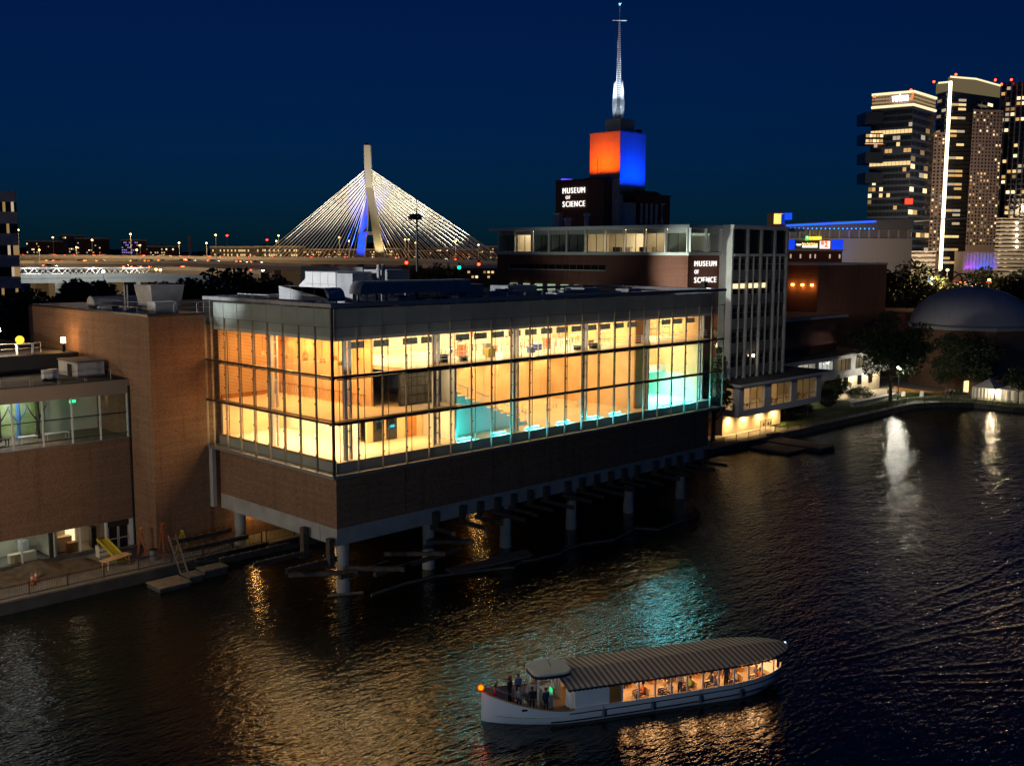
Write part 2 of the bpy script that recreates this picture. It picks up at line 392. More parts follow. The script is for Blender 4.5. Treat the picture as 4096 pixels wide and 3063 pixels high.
# ------------------------------------------------------------------ the glass hall over the river
L_, W_ = 59.1, 21.2
G0, G1, G2, GT, G3 = 11.0, 15.55, 19.55, 23.70, 25.40
BW = L_/22; LW = 2.5
hall = thing('glass_hall', 'big glowing glass walled hall raised over the river on concrete piers', 'building', (0, 0, 0))
MB().box(.7,57.2,.7,20.2,6.12,10.74).build('brick_base', brick, hall)
MB().box(.68,57.22,.68,20.22,4.64,6.12).build('concrete_band', conc, hall)
for x in (8.4, 19.6, 30.2, 40.8, 51.0): bx('joint', hall, x-.03, x+.03, .685, .7, 6.13, 10.73, bronze)
bx('joint', hall, .665, .68, 3.2, 3.24, 4.66, 6.1, bronze)
for x in (2.0, 12.0, 22.4, 32.6, 42.7, 53.0):
    for y in (2.0, 19.0):
        if y > 3 and x > 20: continue
        o = link('pier', _BC.setdefault('pier', MB().lathe([(.62,-3),(.62,1.1),(.57,1.12),(.57,4.64)], 20).mesh('pier', conc)), (x, y-.3 if y < 3 else y, 0), hall)
MB().box(-.08,59.18,-.08,21.1,10.74,10.98).build('walkway_slab', steelg, hall)
# inner curb and floors
cb = MB(); cb.box(1.05,58.0,1.05,1.25,10.98,11.84); cb.box(1.05,1.25,1.25,20.8,10.98,11.84); cb.build('inner_curb', spand, hall)
MB().box(1.25,58,1.25,21.0,11.5,11.84).build('floor', floorw, hall)
MB().box(1.1,1.24,1.3,20.8,11.845,12.0).build('floor_edge', woodd, hall)
MB().box(1.15,8.6,1.15,20.9,15.2,15.5).build('upper_floor', floorw, hall)
MB().box(8.6,16.0,1.15,20.9,15.2,15.5).build('upper_floor', floorw, hall)
MB().box(8.9,58,1.15,20.9,19.1,19.5).build('upper_floor', floorw, hall)
MB().box(48.4,58,8.0,20.9,15.2,15.5).build('balcony', white, hall)
MB().box(.9,58.2,.9,21.0,22.45,22.75).build('ceiling', ceilm, hall)
u = MB(); u.box(.9,58.2,.9,1.05,22.76,25.2); u.box(.9,1.05,1.05,21.0,22.76,25.2); u.box(58.05,58.2,1.05,21,22.76,25.2); u.box(1.05,58.05,20.85,21.0,22.76,25.2); u.build('spandrel_wall', spand, hall)
MB().box(1.05,58.05,1.05,20.85,24.6,24.85).build('roof', roofm, hall)
u = MB(); u.box(-.12,59.22,-.12,1.1,25.41,25.72); u.box(-.12,1.1,1.1,21.2,25.41,25.72); u.box(58,59.22,1.1,21.2,25.41,25.72); u.box(1.1,58,20.3,21.2,25.41,25.72); u.build('coping', steelg, hall)
for i in range(9): bx('coping_joint', hall, -.13, 1.11, 2.5+i*2.2, 2.53+i*2.2, 25.42, 25.73, bronze)
# outer skin: panes, mullions, transoms, spider fittings
rows = [(G0+.02, G1-.07), (G1+.07, G2-.07), (G2+.07, GT-.02), (GT+.02, G3-.02)]
ymul = [i*LW for i in range(9)]+[W_]
for i in range(22):
    for a, b in rows: bx('pane', hall, i*BW+.03, (i+1)*BW-.03, -.015, .015, a, b, glass)
for i in range(9):
    for a, b in rows: bx('pane', hall, -.015, .015, ymul[i]+.03, ymul[i+1]-.03, a, b, glass)
for a, b in rows:
    for k in range(3): bx('pane', hall, L_-.015, L_+.015, .05+k*2.6, 2.6+k*2.6, a, b, glass)
mulm = mat('mullion_metal', (0.34, 0.31, 0.27), 0.45, 0.3, 0.2, 2)
for i in range(23):
    if i == 0: continue
    bx('mullion', hall, i*BW-.03, i*BW+.03, .02, .16, G0, GT, mulm)
    bx('mullion_cap', hall, i*BW-.02, i*BW+.02, -.05, -.016, G0, G3, mulm)
for i, y in enumerate(ymul[1:]):
    bx('mullion', hall, .02, .16, y-.03, y+.03, G0, GT, mulm)
    bx('mullion_cap', hall, -.05, -.016, y-.02, y+.02, G0, G3, mulm)
bx('corner_post', hall, -.07, .13, -.07, .13, G0, G3, bronze)
for zc in (G1, G2):
    bx('transom', hall, .14, L_, -.06, .22, zc-.11, zc+.05, bronze)
    bx('transom', hall, -.06, .22, .14, W_, zc-.11, zc+.05, bronze)
    bx('service_walkway', hall, .23, 58.4, .23, 1.0, zc-.16, zc-.10, bronze)
    bx('service_walkway', hall, .23, 1.0, 1.01, 21.0, zc-.16, zc-.10, bronze)
    bx('walkway_rail', hall, .3, 58.4, .98, 1.03, zc-.36, zc-.26, bronze)
    bx('walkway_rail', hall, .98, 1.03, 1.04, 21.0, zc-.36, zc-.26, bronze)
bx('transom', hall, .06, L_, -.03, .03, GT-.018, GT+.018, bronze)
bx('transom', hall, -.03, .03, .06, W_, GT-.018, GT+.018, bronze)
bx('bottom_sill', hall, -.09, 59.2, -.12, -.081, 10.72, 11.02, steelg)
bx('bottom_sill', hall, -.12, -.081, -.08, 21.1, 10.72, 11.02, steelg)
for i in range(1, 22):
    for z in (12.5, 14.0, 17.0, 18.3, 20.9, 22.2): bx('spider_fitting', hall, i*BW-.05, i*BW+.09, -.09, -.052, z-.06, z+.06, blackm)
for y in ymul[1:9]:
    for z in (12.5, 14.0, 17.0, 18.3, 20.9, 22.2): bx('spider_fitting', hall, -.09, -.052, y-.05, y+.09, z-.06, z+.06, blackm)
# inner frames of the second skin
for i in range(22): bx('inner_mullion', hall, (i+.55)*BW-.022, (i+.55)*BW+.022, 1.06, 1.12, 11.85, 22.44, bronze)
for i in range(8): bx('inner_mullion', hall, 1.06, 1.12, (i+.55)*LW-.022, (i+.55)*LW+.022, 11.85, 22.44, bronze)
for z in (15.15, 19.1):
    bx('inner_rail', hall, 1.21, 58, 1.0, 1.1, z-.05, z+.05, bronze); bx('inner_rail', hall, 1.0, 1.1, 1.21, 20.8, z-.05, z+.05, bronze)
# white twin columns
for (x, y) in ((2.95,1.95),(13.3,1.95),(24.0,1.95),(34.8,1.95),(45.9,1.95),(57.0,1.95),(1.95,12.0)):
    c = MB(); c.box(x-.42,x-.10,y-.16,y+.16,11.85,22.44).build('column', white, hall)
    c = MB(); c.box(x+.20,x+.38,y-.16,y+.16,11.85,22.44).build('column', white, hall)
    for z in (12.9, 14.3, 16.6, 18.0, 20.3, 21.6): bx('column_tie', hall, x-.10, x+.20, y-.1, y+.1, z, z+.12, white)
# ---- interior walls
MB().box(1.3,8.7,20.5,20.8,11.85,15.19).build('back_wall', woodp, hall)
MB().box(1.3,8.7,20.5,20.8,15.5,22.44).build('back_wall', woodd, hall)
k = 0
for z in [16.0+.145*i for i in range(44)]:
    bx('slat', hall, 1.0, 7.4, 20.32, 20.40, z, z+.075, woodd if False else woodp)
for x in (1.0, 2.2, 3.6, 5.2, 7.3): bx('slat_post', hall, x, x+.12, 20.4, 20.5, 15.6, 22.4, woodd)
MB().box(8.6,8.85,5.9,20.5,15.5,22.44).build('hall_wall', woodp, hall)
MB().box(8.6,8.85,8.0,20.5,11.85,15.19).build('hall_wall', plaster, hall)
for y in (8.6, 11.2, 13.8, 16.4, 19.0): bx('panel_joint', hall, 8.585, 8.6, y-.015, y+.015, 15.6, 22.4, woodd)
for i in range(34): bx('baluster', hall, 7.9, 7.98, 6.2+i*.42, 6.34+i*.42, 15.52, 16.6, woodp)
bx('balustrade_rail', hall, 7.86, 8.02, 6.0, 20.4, 16.61, 16.7, woodd)
MB().box(8.86,15.9,7.0,7.2,11.85,15.19).build('lobby_wall', woodp, hall)
MB().box(10.7,15.9,4.2,4.4,15.55,19.05).build('dark_acoustic_panel', mat('black_acoustic_panel', (0.07,0.07,0.07), 0.7, 0, 0.6, 1.6, bs=0.6), hall)
for i in range(5):
    for j in range(4): bx('acoustic_tile', hall, 10.8+i*1.02, 11.7+i*1.02, 4.15, 4.2, 15.7+j*.84, 16.42+j*.84, mat('acoustic_tile', (0.12,0.12,0.115), 0.6, 0, 0.5, 2.0))
for x in (9.6, 11.2): bx('glass_door', hall, x, x+1.3, 6.9, 6.96, 11.9, 14.3, darkglass)
bx('door', hall, 13.6, 15.0, 6.9, 6.98, 11.9, 14.4, woodd)
tealp = mat('pale_partition', (0.72, 0.74, 0.72), 0.8, 0, 0.1, 0.6)
MB().box(15.95,16.15,2.2,16.6,11.85,19.05).build('partition', tealp, hall)
# wood panelled auditorium wall: each panel a piece
MB().box(16.2,46.0,16.62,16.9,11.85,19.08).build('auditorium_wall', woodd, hall)
for i in range(12):
    for j in range(6):
        bx('wood_panel', hall, 16.3+i*2.47, 18.74+i*2.47, 16.56, 16.62, 11.9+j*1.19, 13.07+j*1.19, woodp)
MB().box(45.2,47.8,3.0,3.2,11.85,22.44).build('wood_pier', woodd, hall)
MB().box(45.2,45.4,3.2,16.6,11.85,22.44).build('wood_pier', woodp, hall)
MB().box(47.6,47.8,3.2,20,11.85,22.44).build('wood_pier', woodd, hall)
MB().box(48.0,58,20.3,20.6,11.85,22.44).build('lobby_wall', plaster, hall)
MB().box(57.8,58.0,2.4,20.3,11.85,22.44).build('end_wall', woodp, hall)
MB().box(9,45,15.0,15.2,19.5,22.44).build('workshop_wall', plaster, hall)
MB().box(48,57.8,14.0,14.2,19.5,22.44).build('workshop_wall', plaster, hall)
bx('balcony_edge', hall, 48.4, 57.8, 7.88, 7.99, 15.0, 15.9, white)
# raked seating
for i in range(11):
    bx('seating_step', hall, 17.0+i*1.0, 17.95+i*1.0, 4.2, 13.0, 11.85, 16.2-i*.40, floorw)
for i in range(0, 10):
    for y in (4.9, 6.3, 8.0):
        bx('seat_back', hall, 17.08+i*1.0, 17.2+i*1.0, y, y+1.0, 16.25-i*.40, 16.85-i*.40, plaster)
for y in (4.0, 10.2):
    MB().beam((17.0,y,17.4),(28.0,y,13.0),.08,.08).build('handrail', white, hall)
    for i in range(6): bx('handrail_post', hall, 17.1+i*2.1, 17.18+i*2.1, y-.04, y+.04, 11.9+(3.6-i*.72 if i < 5 else 0), 17.36-i*.84, white)
MB().extr([(17.0,4.15,11.86),(28.0,4.15,11.86),(28.0,4.15,12.25)]+[q_ for i in range(10,0,-1) for q_ in ((17.0+i,4.15,16.2-i*.4),(17.0+i,4.15,16.6-i*.4))]+[(17.0,4.15,16.2)], (0,4.15,0), (0,4.08,0)).build('seating_side', tealp, hall)
# workshop floor handrail just behind the glass
for z in (20.0, 20.3, 20.6): bx('guard_rail', hall, 9.2, 44.8, 1.5, 1.53, z, z+.03, white); bx('guard_rail', hall, 48.2, 57.6, 1.5, 1.53, z, z+.03, white)
for i in range(15): bx('guard_post', hall, 9.4+i*2.5, 9.46+i*2.5, 1.48, 1.54, 19.5, 20.65, white)
# ---- hanging baffles, pendants, LED bars, clutter
baf = mat('teal_grey_baffle', (0.16, 0.20, 0.20), 0.7, 0, 0.2, 1.5)
ordn = ['first','second','third','fourth','fifth','sixth','seventh','eighth','ninth','tenth','eleventh','twelfth','thirteenth','fourteenth','fifteenth','sixteenth','seventeenth','eighteenth','nineteenth','twentieth']
bxs = [3.6,6.4,9.8,12.0]+[16.4+i*2.42 for i in range(12)]+[49.6,52.0,54.6]
for i, x in enumerate(bxs):
    t = thing('ceiling_baffle', 'grey ceiling baffle in the top storey, %s from the hall corner' % ordn[i], 'baffle', (x, 2.6, 21.7), 0, 'baffles hanging under the top ceiling')
    bx('panel', t, x, x+1.7, 2.5, 2.62, 21.55, 22.15, baf); bx('hanger', t, x+.2, x+.23, 2.54, 2.57, 22.151, 22.449, blackm); bx('hanger', t, x+1.45, x+1.48, 2.54, 2.57, 22.151, 22.449, blackm)
shade = mat('pendant_shade', (0.45,0.30,0.15), 0.5)
pm = MB().lathe([(.16,.42),(.20,.40),(.32,0.0),(.30,0.0),(.17,.36)], 12).mesh('shade', shade)
pc = MB().tube([(0,0,.4),(0,0,2.5)], .012, 5).mesh('cord', blackm)
pb = MB().ball((0,0,.12), .12, 8, 5).mesh('bulb', emit('warm_bulb', (1,.75,.42), 12))
for i, (x, y) in enumerate(((4.2,4.6),(4.2,7.4),(4.2,10.2),(4.2,13.0),(4.0,17.2),(6.4,8.6),(6.4,13.4))):
    t = thing('pendant_lamp', 'bell shaped pendant lamp in the wood hall, %s from the glass corner' % ordn[i], 'lamp', (x, y, 19.9), 0, 'pendant lamps in the corner hall')
    for n_, me in (('shade', pm), ('cord', pc), ('bulb', pb)): link(n_, me, (0,0,0), t, 0, True)
ledm = emit('cyan_led', (0.04, 0.85, 1.0), 26)
lx = [16.7,21.4,26.3,31.1,36.1,39.9,49.8,54.0]
for i, x in enumerate(lx):
    t = thing('led_bar', 'glowing cyan light bar on the floor by the glass, %s from the left' % ordn[i], 'light bar', (x, 1.7, 11.84), 0, 'cyan light bars along the window')
    MB().box(-.95,.95,-.09,.09,.06,.13).build('housing', blackm, t, True)
    MB().tube([(-.93,0,.19),(.93,0,.19)], .065, 8).build('tube', ledm, t, True)
    for s in (-1,1): MB().box(s*.7-.06,s*.7+.06,-.14,.14,0,.06).build('foot', blackm, t, True)
    lamp('AREA', (x, 1.75, 12.15), 34 if x < 30 else 120, (0.05,0.85,1.0), 1.8, (x, 2.6, 17), size_y=.2)
    lamp('AREA', (x, 1.60, 12.15), 190, (0.05,0.85,1.0), 1.8, (x, -.6, 11.2), size_y=.2)
# workshop things on the top floor
def scaffold(x, y, label):
    t = thing('scaffold_tower', label, 'scaffold', (x, y, 19.5), 0, 'scaffold towers on the top floor')
    for a in (0, 1.5):
        for b in (0, .8): MB().tube([(a,b,0),(a,b,2.5)], .045, 6).build('pole', white, t, True)
    for z in (.7, 1.4, 2.1):
        for b in (0, .8): MB().tube([(0,b,z),(1.5,b,z)], .035, 6).build('ledger', white, t, True)
    MB().box(.05,1.45,.05,.75,1.45,1.5).build('deck', woodp, t, True)
for x, y, s in ((18.2,4.2,'the left end of the workshop'),(26.6,6.0,'the second white column'),(33.0,5.2,'the third white column'),(40.6,4.4,'the wood pier, on its left'),(49.6,4.4,'the wood pier, on its right'),(53.6,5.4,'the right end of the top floor')):
    scaffold(x, y, 'white tube scaffold beside '+s)
cl = {'blue': mat('blue_plastic',(0.05,0.10,0.45),.5), 'yellow': yellowp, 'orange': orangep, 'black': blackm, 'cardboard': mat('cardboard',(0.45,0.30,0.16),.8), 'grey': steelg}
for i, (x, y, w, h, c, l) in enumerate(((14.6,2.6,.9,.8,'black','black tool crate near the workshop left column'),(17.2,2.4,.7,.5,'black','low black case at the workshop window'),(21.6,3.4,1.0,.9,'yellow','yellow equipment case on the top floor'),(23.2,5.4,.8,1.2,'grey','tall grey cabinet on the top floor'),(28.4,4.0,.8,.6,'blue','blue bin left of the third column'),(30.6,5.2,.9,.7,'blue','blue crate further back on the top floor'),(32.6,5.6,.7,1.2,'orange','tall orange bin on the top floor'),(34.0,2.3,.7,.5,'black','black bag on the top floor edge'),(36.6,2.3,1.1,.6,'black','black bundle left of the wood pier'),(38.6,4.6,.9,.7,'cardboard','cardboard box on the top floor'),(25.6,7.2,1.1,.7,'cardboard','long cardboard box behind the scaffold'),(19.8,5.6,.8,1.5,'orange','orange panel leaning in the workshop'))):
    t = thing('equipment_case', l, 'case', (x, y, 19.5), 0)
    MB().prism([(.04,0),(w-.04,0),(w,.04),(w,.56),(w-.04,.6),(.04,.6),(0,.56),(0,.04)], .03, h*.8).build('body', cl[c], t, True)
    MB().prism([(-.02,-.02),(w+.02,-.02),(w+.02,.62),(-.02,.62)], h*.8+.002, h).build('lid', cl[c], t, True)
for i in range(16):
    x = 16.8+i*1.75+(i % 3)*.3; y = 2.4+(i*1.37 % 4.5)
    t = thing('light_stand', 'thin pole stand with a small head on the top floor, %s from left' % ordn[i], 'stand', (x, y, 19.5), 0, 'pole stands on the top floor')
    MB().tube([(0,0,0),(0,0,1.9+(i % 4)*.2)], .028, 5).build('pole', white, t, True); MB().box(-.14,.14,-.1,.1,1.9+(i % 4)*.2,2.1+(i % 4)*.2).build('head', (white, blackm, orangep, steelg)[i % 4], t, True)
    for k in range(3): MB().tube([(0,0,.35),(.32*math.cos(k*2.1),.32*math.sin(k*2.1),0)], .02, 4).build('leg', white, t, True)
for i in range(9):
    x = 18.5+i*2.9; t = thing('work_table', 'pale work table on the top floor, %s from left' % ordn[i], 'table', (x, 6.5+(i % 3)*1.6, 19.5), 0, 'tables on the top floor')
    MB().box(0,1.8,0,.8,.74,.80).build('top', woodp if i % 2 else white, t, True)
    for a in (.05,1.67):
        for b in (.05,.67): MB().box(a,a+.08,b,b+.08,0,.74).build('leg', steelg, t, True)
for i in range(5):
    x = 31+i*2.6; t = thing('stacking_chair', 'cream chair on the auditorium floor, %s from left' % ordn[i], 'chair', (x, 8.5+(i % 2)*1.4, 11.84), i*.7, 'chairs on the auditorium floor')
    MB().box(-.24,.24,-.24,.24,.42,.47).build('seat', plaster, t, True); MB().box(-.24,.24,.2,.25,.47,.95).build('backrest', plaster, t, True)
    for a in (-.22,.18):
        for b in (-.22,.18): MB().box(a,a+.04,b,b+.04,0,.42).build('leg', steelg, t, True)
# ---- the hall's own lighting
WARM = (1.0, .53, .19); WARM2 = (1.0, .62, .30)
fxm = emit('ceiling_light_panel', (1.0, .78, .48), 9)
def room(x0, x1, y0, y1, z, nx, ny, p, col, parent=None, fix=True):
    for i in range(nx):
        for j in range(ny):
            x = x0+(x1-x0)*(i+.5)/nx; y = y0+(y1-y0)*(j+.5)/ny
            lamp('AREA', (x, y, z-.12), p, col, (x1-x0)/nx*.6, (x, y, z-5), size_y=(y1-y0)/ny*.5)
            if parent is hall: lamp('POINT', (x, y, z-1.3), p*.5, col, .35)
            if fix and parent is not None: bx('ceiling_light', parent, x-.6, x+.6, y-.12, y+.12, z-.08, z-.02, fxm)
room(2, 8.2, 2, 19.5, 15.2, 2, 4, 212, WARM2, hall)
room(2, 8.2, 2, 19.5, 22.45, 2, 3, 296, (1.0,.43,.115), hall)
room(9, 15.6, 2, 6.6, 15.2, 2, 1, 175, WARM, hall)
room(9.5, 15.6, 5, 14, 22.45, 2, 2, 212, WARM2, hall)
room(9.2, 15.8, 1.5, 4.0, 19.1, 2, 1, 41, WARM2, hall)
room(17, 45, 2.5, 16, 19.1, 5, 2, 244, WARM, hall)
room(17, 45, 2.5, 14.5, 22.45, 5, 2, 333, (1.0,.66,.34), hall)
room(48.4, 57.6, 2.5, 18, 19.1, 2, 2, 304, WARM2, hall)
room(48.4, 57.6, 2.5, 13, 22.45, 2, 1, 388, (1.0,.66,.34), hall)
lamp('AREA', (16.5, 2.4, 12.2), 120, (0.03,.9,.80), .8, (17.6, 4.4, 14.6), size_y=.4)
lamp('AREA', (53, 6.5, 15.0), 3000, (0.04,.80,1.0), 7.0, (53, 6.6, 11), size_y=3.0)
for i in range(7): lamp('SPOT', (19.0+i*4.1, 15.2, 18.9), 1100, (1,.62,.28), .12, (19.0+i*4.1, 16.5, 13.5), 70, .6)
for i in range(5): lamp('SPOT', (7.4, 6.8+i*3.1, 22.2), 420, (1,.50,.17), .1, (8.5, 6.8+i*3.1, 17.5), 75, .6)
for x in (10, 30, 49): lamp('AREA', (x, .62, 19.7), 190, (1,.84,.68), 17, (x, .64, 26), size_y=.3)  # added uplights behind the glass, lifting the spandrel on both faces
lamp('AREA', (.62, 10.5, 19.7), 60, (1,.84,.68), .3, (.64, 10.5, 26), size_y=17)
# amber lamps under the soffit by the bank
ambm = emit('amber_lamp', (1.0,.50,.12), 9)
for i, x in enumerate((4.5, 14.5, 36.0)):
    t = thing('soffit_lamp', 'small amber lamp on the bank wall under the hall, %s from left' % ordn[i], 'lamp', (x, 21.1, 3.7), 0, 'amber lamps under the hall')
    MB().box(-.3,.3,-.16,0,-.1,.12).build('housing', blackm, t, True); MB().box(-.26,.26,-.2,-.165,-.08,.08).build('lens', ambm, t, True)
    lamp('POINT', (x, 20.4, 3.5), 90, (1.0,.52,.14), .15)
# cut steel frames of the old landing stage: posts and cantilever beams
xs = [11.5,14.95,17.3,19.7,22.0,24.45,26.85,30.2,32.6,35.05,37.5,39.9,42.3,45.8,48.2,50.5,53.1,56.2]
def ibeam(L):
    m = MB(); m.box(-.15,.15,-L,0,.30,.34); m.box(-.15,.15,-L,0,-.04,0); m.box(-.03,.03,-L,0,0,.30); m.box(-.05,.05,-L,-L+.02,.02,.28); return m
ibm = {}
for i, x in enumerate(xs):
    Ln = (4.6, 4.2, 3.9)[i % 3] if i else 3.6
    t = thing('steel_beam', 'rusty steel beam sticking out over the water under the brick base, %s from the near pier' % ordn[i], 'beam', (x+.3, .66, 4.02), 0, 'cut steel beams under the hall')
    if Ln not in ibm: ibm[Ln] = ibeam(Ln).mesh('beam', rust)
    link('beam', ibm[Ln], (0, .5, 0), t, 0, True)
    MB().box(-.26,.26,-.42,-.02,.345,1.75).build('post', rust, t, True)
for i, y in enumerate((1.2, 5.0, 8.6, 12.2, 15.8, 19.0)):
    t = thing('steel_beam', 'steel beam running out left from under the hall, %s from the corner' % ordn[i], 'beam', (1.0, y, 3.2-.12*i if i < 3 else 2.3), 0, 'beams left of the hall')
    m = MB(); Lb = (5.2,6.0,7.2,7.6,7.0,6.4)[i]
    m.box(-Lb,0,-.18,.18,.30,.36); m.box(-Lb,0,-.18,.18,-.05,.01); m.box(-Lb,0,-.04,.04,.01,.30); m.build('beam', rust, t, True)
    b = MB()
    for k in range(int(Lb/.9)): b.box(-Lb+.3+k*.9,-Lb+.45+k*.9,-.1,.1,.361,.42)
    b.build('stub', timber, t, True)
for i, (x, y) in enumerate(((0.2, 5.0), (0.1, .9))):
    t = thing('steel_post', ('rusty upright post against the concrete band, left of the corner','rusty upright post at the very corner of the hall')[i], 'post', (x, y, 2.9), 0)
    MB().box(-.28,.28,-.28,.28,0,2.7-.2*i).build('shaft', rust, t, True); MB().box(-.36,.36,-.36,.36,-.12,0).build('foot_plate', rust, t, True)
for i, (a, b) in enumerate((((2.2,-2.6,2.5),(12.6,-2.2,2.5)),((-.6,-1.4,2.6),(5.0,-.9,2.6)),((.8,-.4,2.9),(4.2,-4.2,2.9)),((-3.5,2.0,2.7),(1.2,-1.6,2.7)),((5.6,.4,3.0),(9.6,-3.4,3.0)),((10.6,.4,3.1),(13.9,-2.7,3.1)))):
    t = thing('timber_beam', 'loose heavy timber in the landing frame, %s from the near pier' % ordn[i], 'beam', a, 0, 'loose timbers by the near pier')
    MB().beam((0,0,0), Vector(b)-Vector(a), .34, .36).build('timber', rust, t, True)
# floating boom
bp = [(3.0,-1.0),(7,-.6),(10.7,-.95),(14.4,-2.4),(17.8,-4.1),(19.7,-3.3),(20.9,-3.8),(24.1,-4.1),(26.1,-3.5),(28.7,-3.5),(32.0,-4.7),(35.9,-4.0),(37.4,-3.4),(38.8,-5.6),(42.8,-5.2),(46.0,-5.2),(48.2,-4.4),(50.6,-1.8)]
t = thing('floating_boom', 'long pale floating boom snaking on the water in front of the piers', 'boom', (3, -1, 0.05))
for a, b in zip(bp, bp[1:]): 
    MB().tube([(*a,.07),(*Vector(a).lerp(Vector(b),.5),.10),(*b,.07)], .13, 7).build('float_segment', mat('boom_fabric',(0.17,0.15,0.12),.8), t)
t = thing('floating_timber', 'dark sunken timber raft beside the second pier', 'raft', (12.5, -1.2, 0))
for i in range(4): MB().beam((12.4+.1*i,-1.4+i*.42,.06),(22.0+.3*i,-2.4+i*.5,.06),.34,.2).build('log', timber, t)
t = thing('driftwood', 'pale plank floating against the foot of the corner pier', 'plank', (2.0, .6, .02))
MB().beam((.2,1.6,.08),(3.0,.15,.08),.28,.14).build('plank', timber, t)
# ------------------------------------------------------------------ roof plant of the glass hall
ZR = 24.86
def profile_yz(pts, x0, x1): return MB().extr([(x0, y, z) for y, z in pts], (x0,0,0), (x1,0,0))
def profile_xz(pts, y0, y1): return MB().extr([(x, y1, z) for x, z in pts], (0,y1,0), (0,y0,0))
def arcpts(cx_, cz, r_, a0, a1, n=8): return [(cx_+r_*math.cos(R(a0+(a1-a0)*i/n)), cz+r_*math.sin(R(a0+(a1-a0)*i/n))) for i in range(n+1)]
t = thing('air_duct', 'big grey duct with a rounded shoulder at the left corner of the hall roof', 'duct', (5.8, 11, ZR))
profile_yz([(15.6,25.5),(15.6,26.75)]+[(p[0],p[1]) for p in reversed(arcpts(8.3,25.75,1.0,90,180))]+[(7.3,25.5)], 5.0, 6.8).build('casing', galv, t)
for y in (8.4, 10.6, 12.8, 15.0):
    bx('leg', t, 5.1, 5.2, y, y+.1, ZR, 25.499, steelg); bx('leg', t, 6.6, 6.7, y, y+.1, ZR, 25.499, steelg)
for y in (9.6, 11.6, 13.6): bx('seam', t, 4.97, 5.0, y, y+.05, 25.52, 26.74, galv)
t = thing('air_handler', 'tall pale panelled air handling unit on the hall roof', 'air handler', (14, 18.6, ZR))
bx('casing', t, 12.0, 16.5, 15.8, 21.4, ZR+.3, 28.0, galv)
for i in range(4):
    bx('panel', t, 11.94, 12.0, 15.9+i*1.37, 17.2+i*1.37, 26.75, 27.95, white); bx('panel', t, 11.94, 12.0, 15.9+i*1.37, 17.2+i*1.37, ZR+.35, 26.7, white)
bx('skid', t, 12.0, 16.5, 15.8, 21.4, ZR, ZR+.298, blackm)
MB().extr([(12.2,21.41,27.4),(12.2,22.9,26.5),(12.2,22.9,26.2),(12.2,21.41,26.2)], (12.2,0,0), (14.2,0,0)).build('intake_hood', white, t)
t = thing('air_duct', 'long grey duct running along the middle of the hall roof', 'duct', (16, 9, ZR))
profile_xz([(24.0,26.0),(24.0,27.25)]+list(reversed(arcpts(10.6,26.0+.2,1.05,180,90)))[0:]+[(9.55,26.0)], 8.6, 10.4).build('casing', galv, t)
for x in (10.4, 13.4, 16.4, 19.4, 22.6): bx('leg', t, x, x+.12, 8.7, 8.82, ZR, 25.999, steelg); bx('leg', t, x, x+.12, 10.2, 10.32, ZR, 25.999, steelg)
for x in (12.0, 14.6, 17.2, 19.8, 22.2): bx('seam', t, x, x+.05, 8.56, 8.6, 26.02, 27.22, galv)
t = thing('air_handler', 'wide dark grey plant box behind the pale air handler', 'air handler', (24, 29, ZR))
bx('casing', t, 20.0, 25.5, 22.0, 34.0, 23.3, 28.2, spand); bx('lid', t, 19.9, 25.6, 21.9, 34.1, 28.202, 28.36, galv)
t = thing('plant_screen', 'dark louvred plant box on the hall roof by the exhaust pipes', 'plant', (19, 15, ZR))
bx('casing', t, 17.3, 20.4, 14.3, 18.2, ZR, 28.2, spand)
for i in range(8): bx('louvre', t, 17.35, 20.35, 14.22, 14.3, 25.4+i*.34, 25.55+i*.34, galv)
t = thing('air_duct', 'grey elbow duct behind the exhaust pipes', 'duct', (13, 13, ZR))
profile_xz([(11.6,ZR),(11.6,27.9),(12.4,27.9)]+[(p[0],p[1]) for p in reversed(arcpts(13.0,26.4,1.5,0,90))][0:]+[(14.5,ZR)], 12.6, 15.2).build('casing', galv, t)
for i, (x, y) in enumerate(((15.7,13.6),(16.3,13.6))):
    t = thing('exhaust_pipe', ('left of the two tall steel exhaust pipes on the roof','right of the two tall steel exhaust pipes on the roof')[i], 'pipe', (x, y, ZR), 0, 'exhaust pipes')
    MB().tube([(0,0,0),(0,0,3.9)], .2, 10).build('stack', galv, t, True); MB().lathe([(.28,3.4),(.28,3.5),(.2,3.55)], 10).build('collar', galv, t, True); MB().lathe([(.26,0),(.26,.3),(.2,.34)], 10).build('base', galv, t, True)
t = thing('camera_mast', 'slim dark mast with a cluster of lamps rising from the hall roof', 'mast', (21.2, 14, ZR))
MB().tube([(0,0,0),(0,0,9.6)], [.16,.09], 8).build('pole', blackm, t, True); MB().box(-.9,.5,-.15,.15,9.0,9.18).build('arm', blackm, t, True)
for x in (-.8,-.3,.3): MB().box(x-.2,x+.2,-.25,.2,8.6,8.98).build('lamp_head', blackm, t, True)
MB().tube([(0,0,9.6),(0,0,11.0)], .03, 5).build('aerial', blackm, t, True)
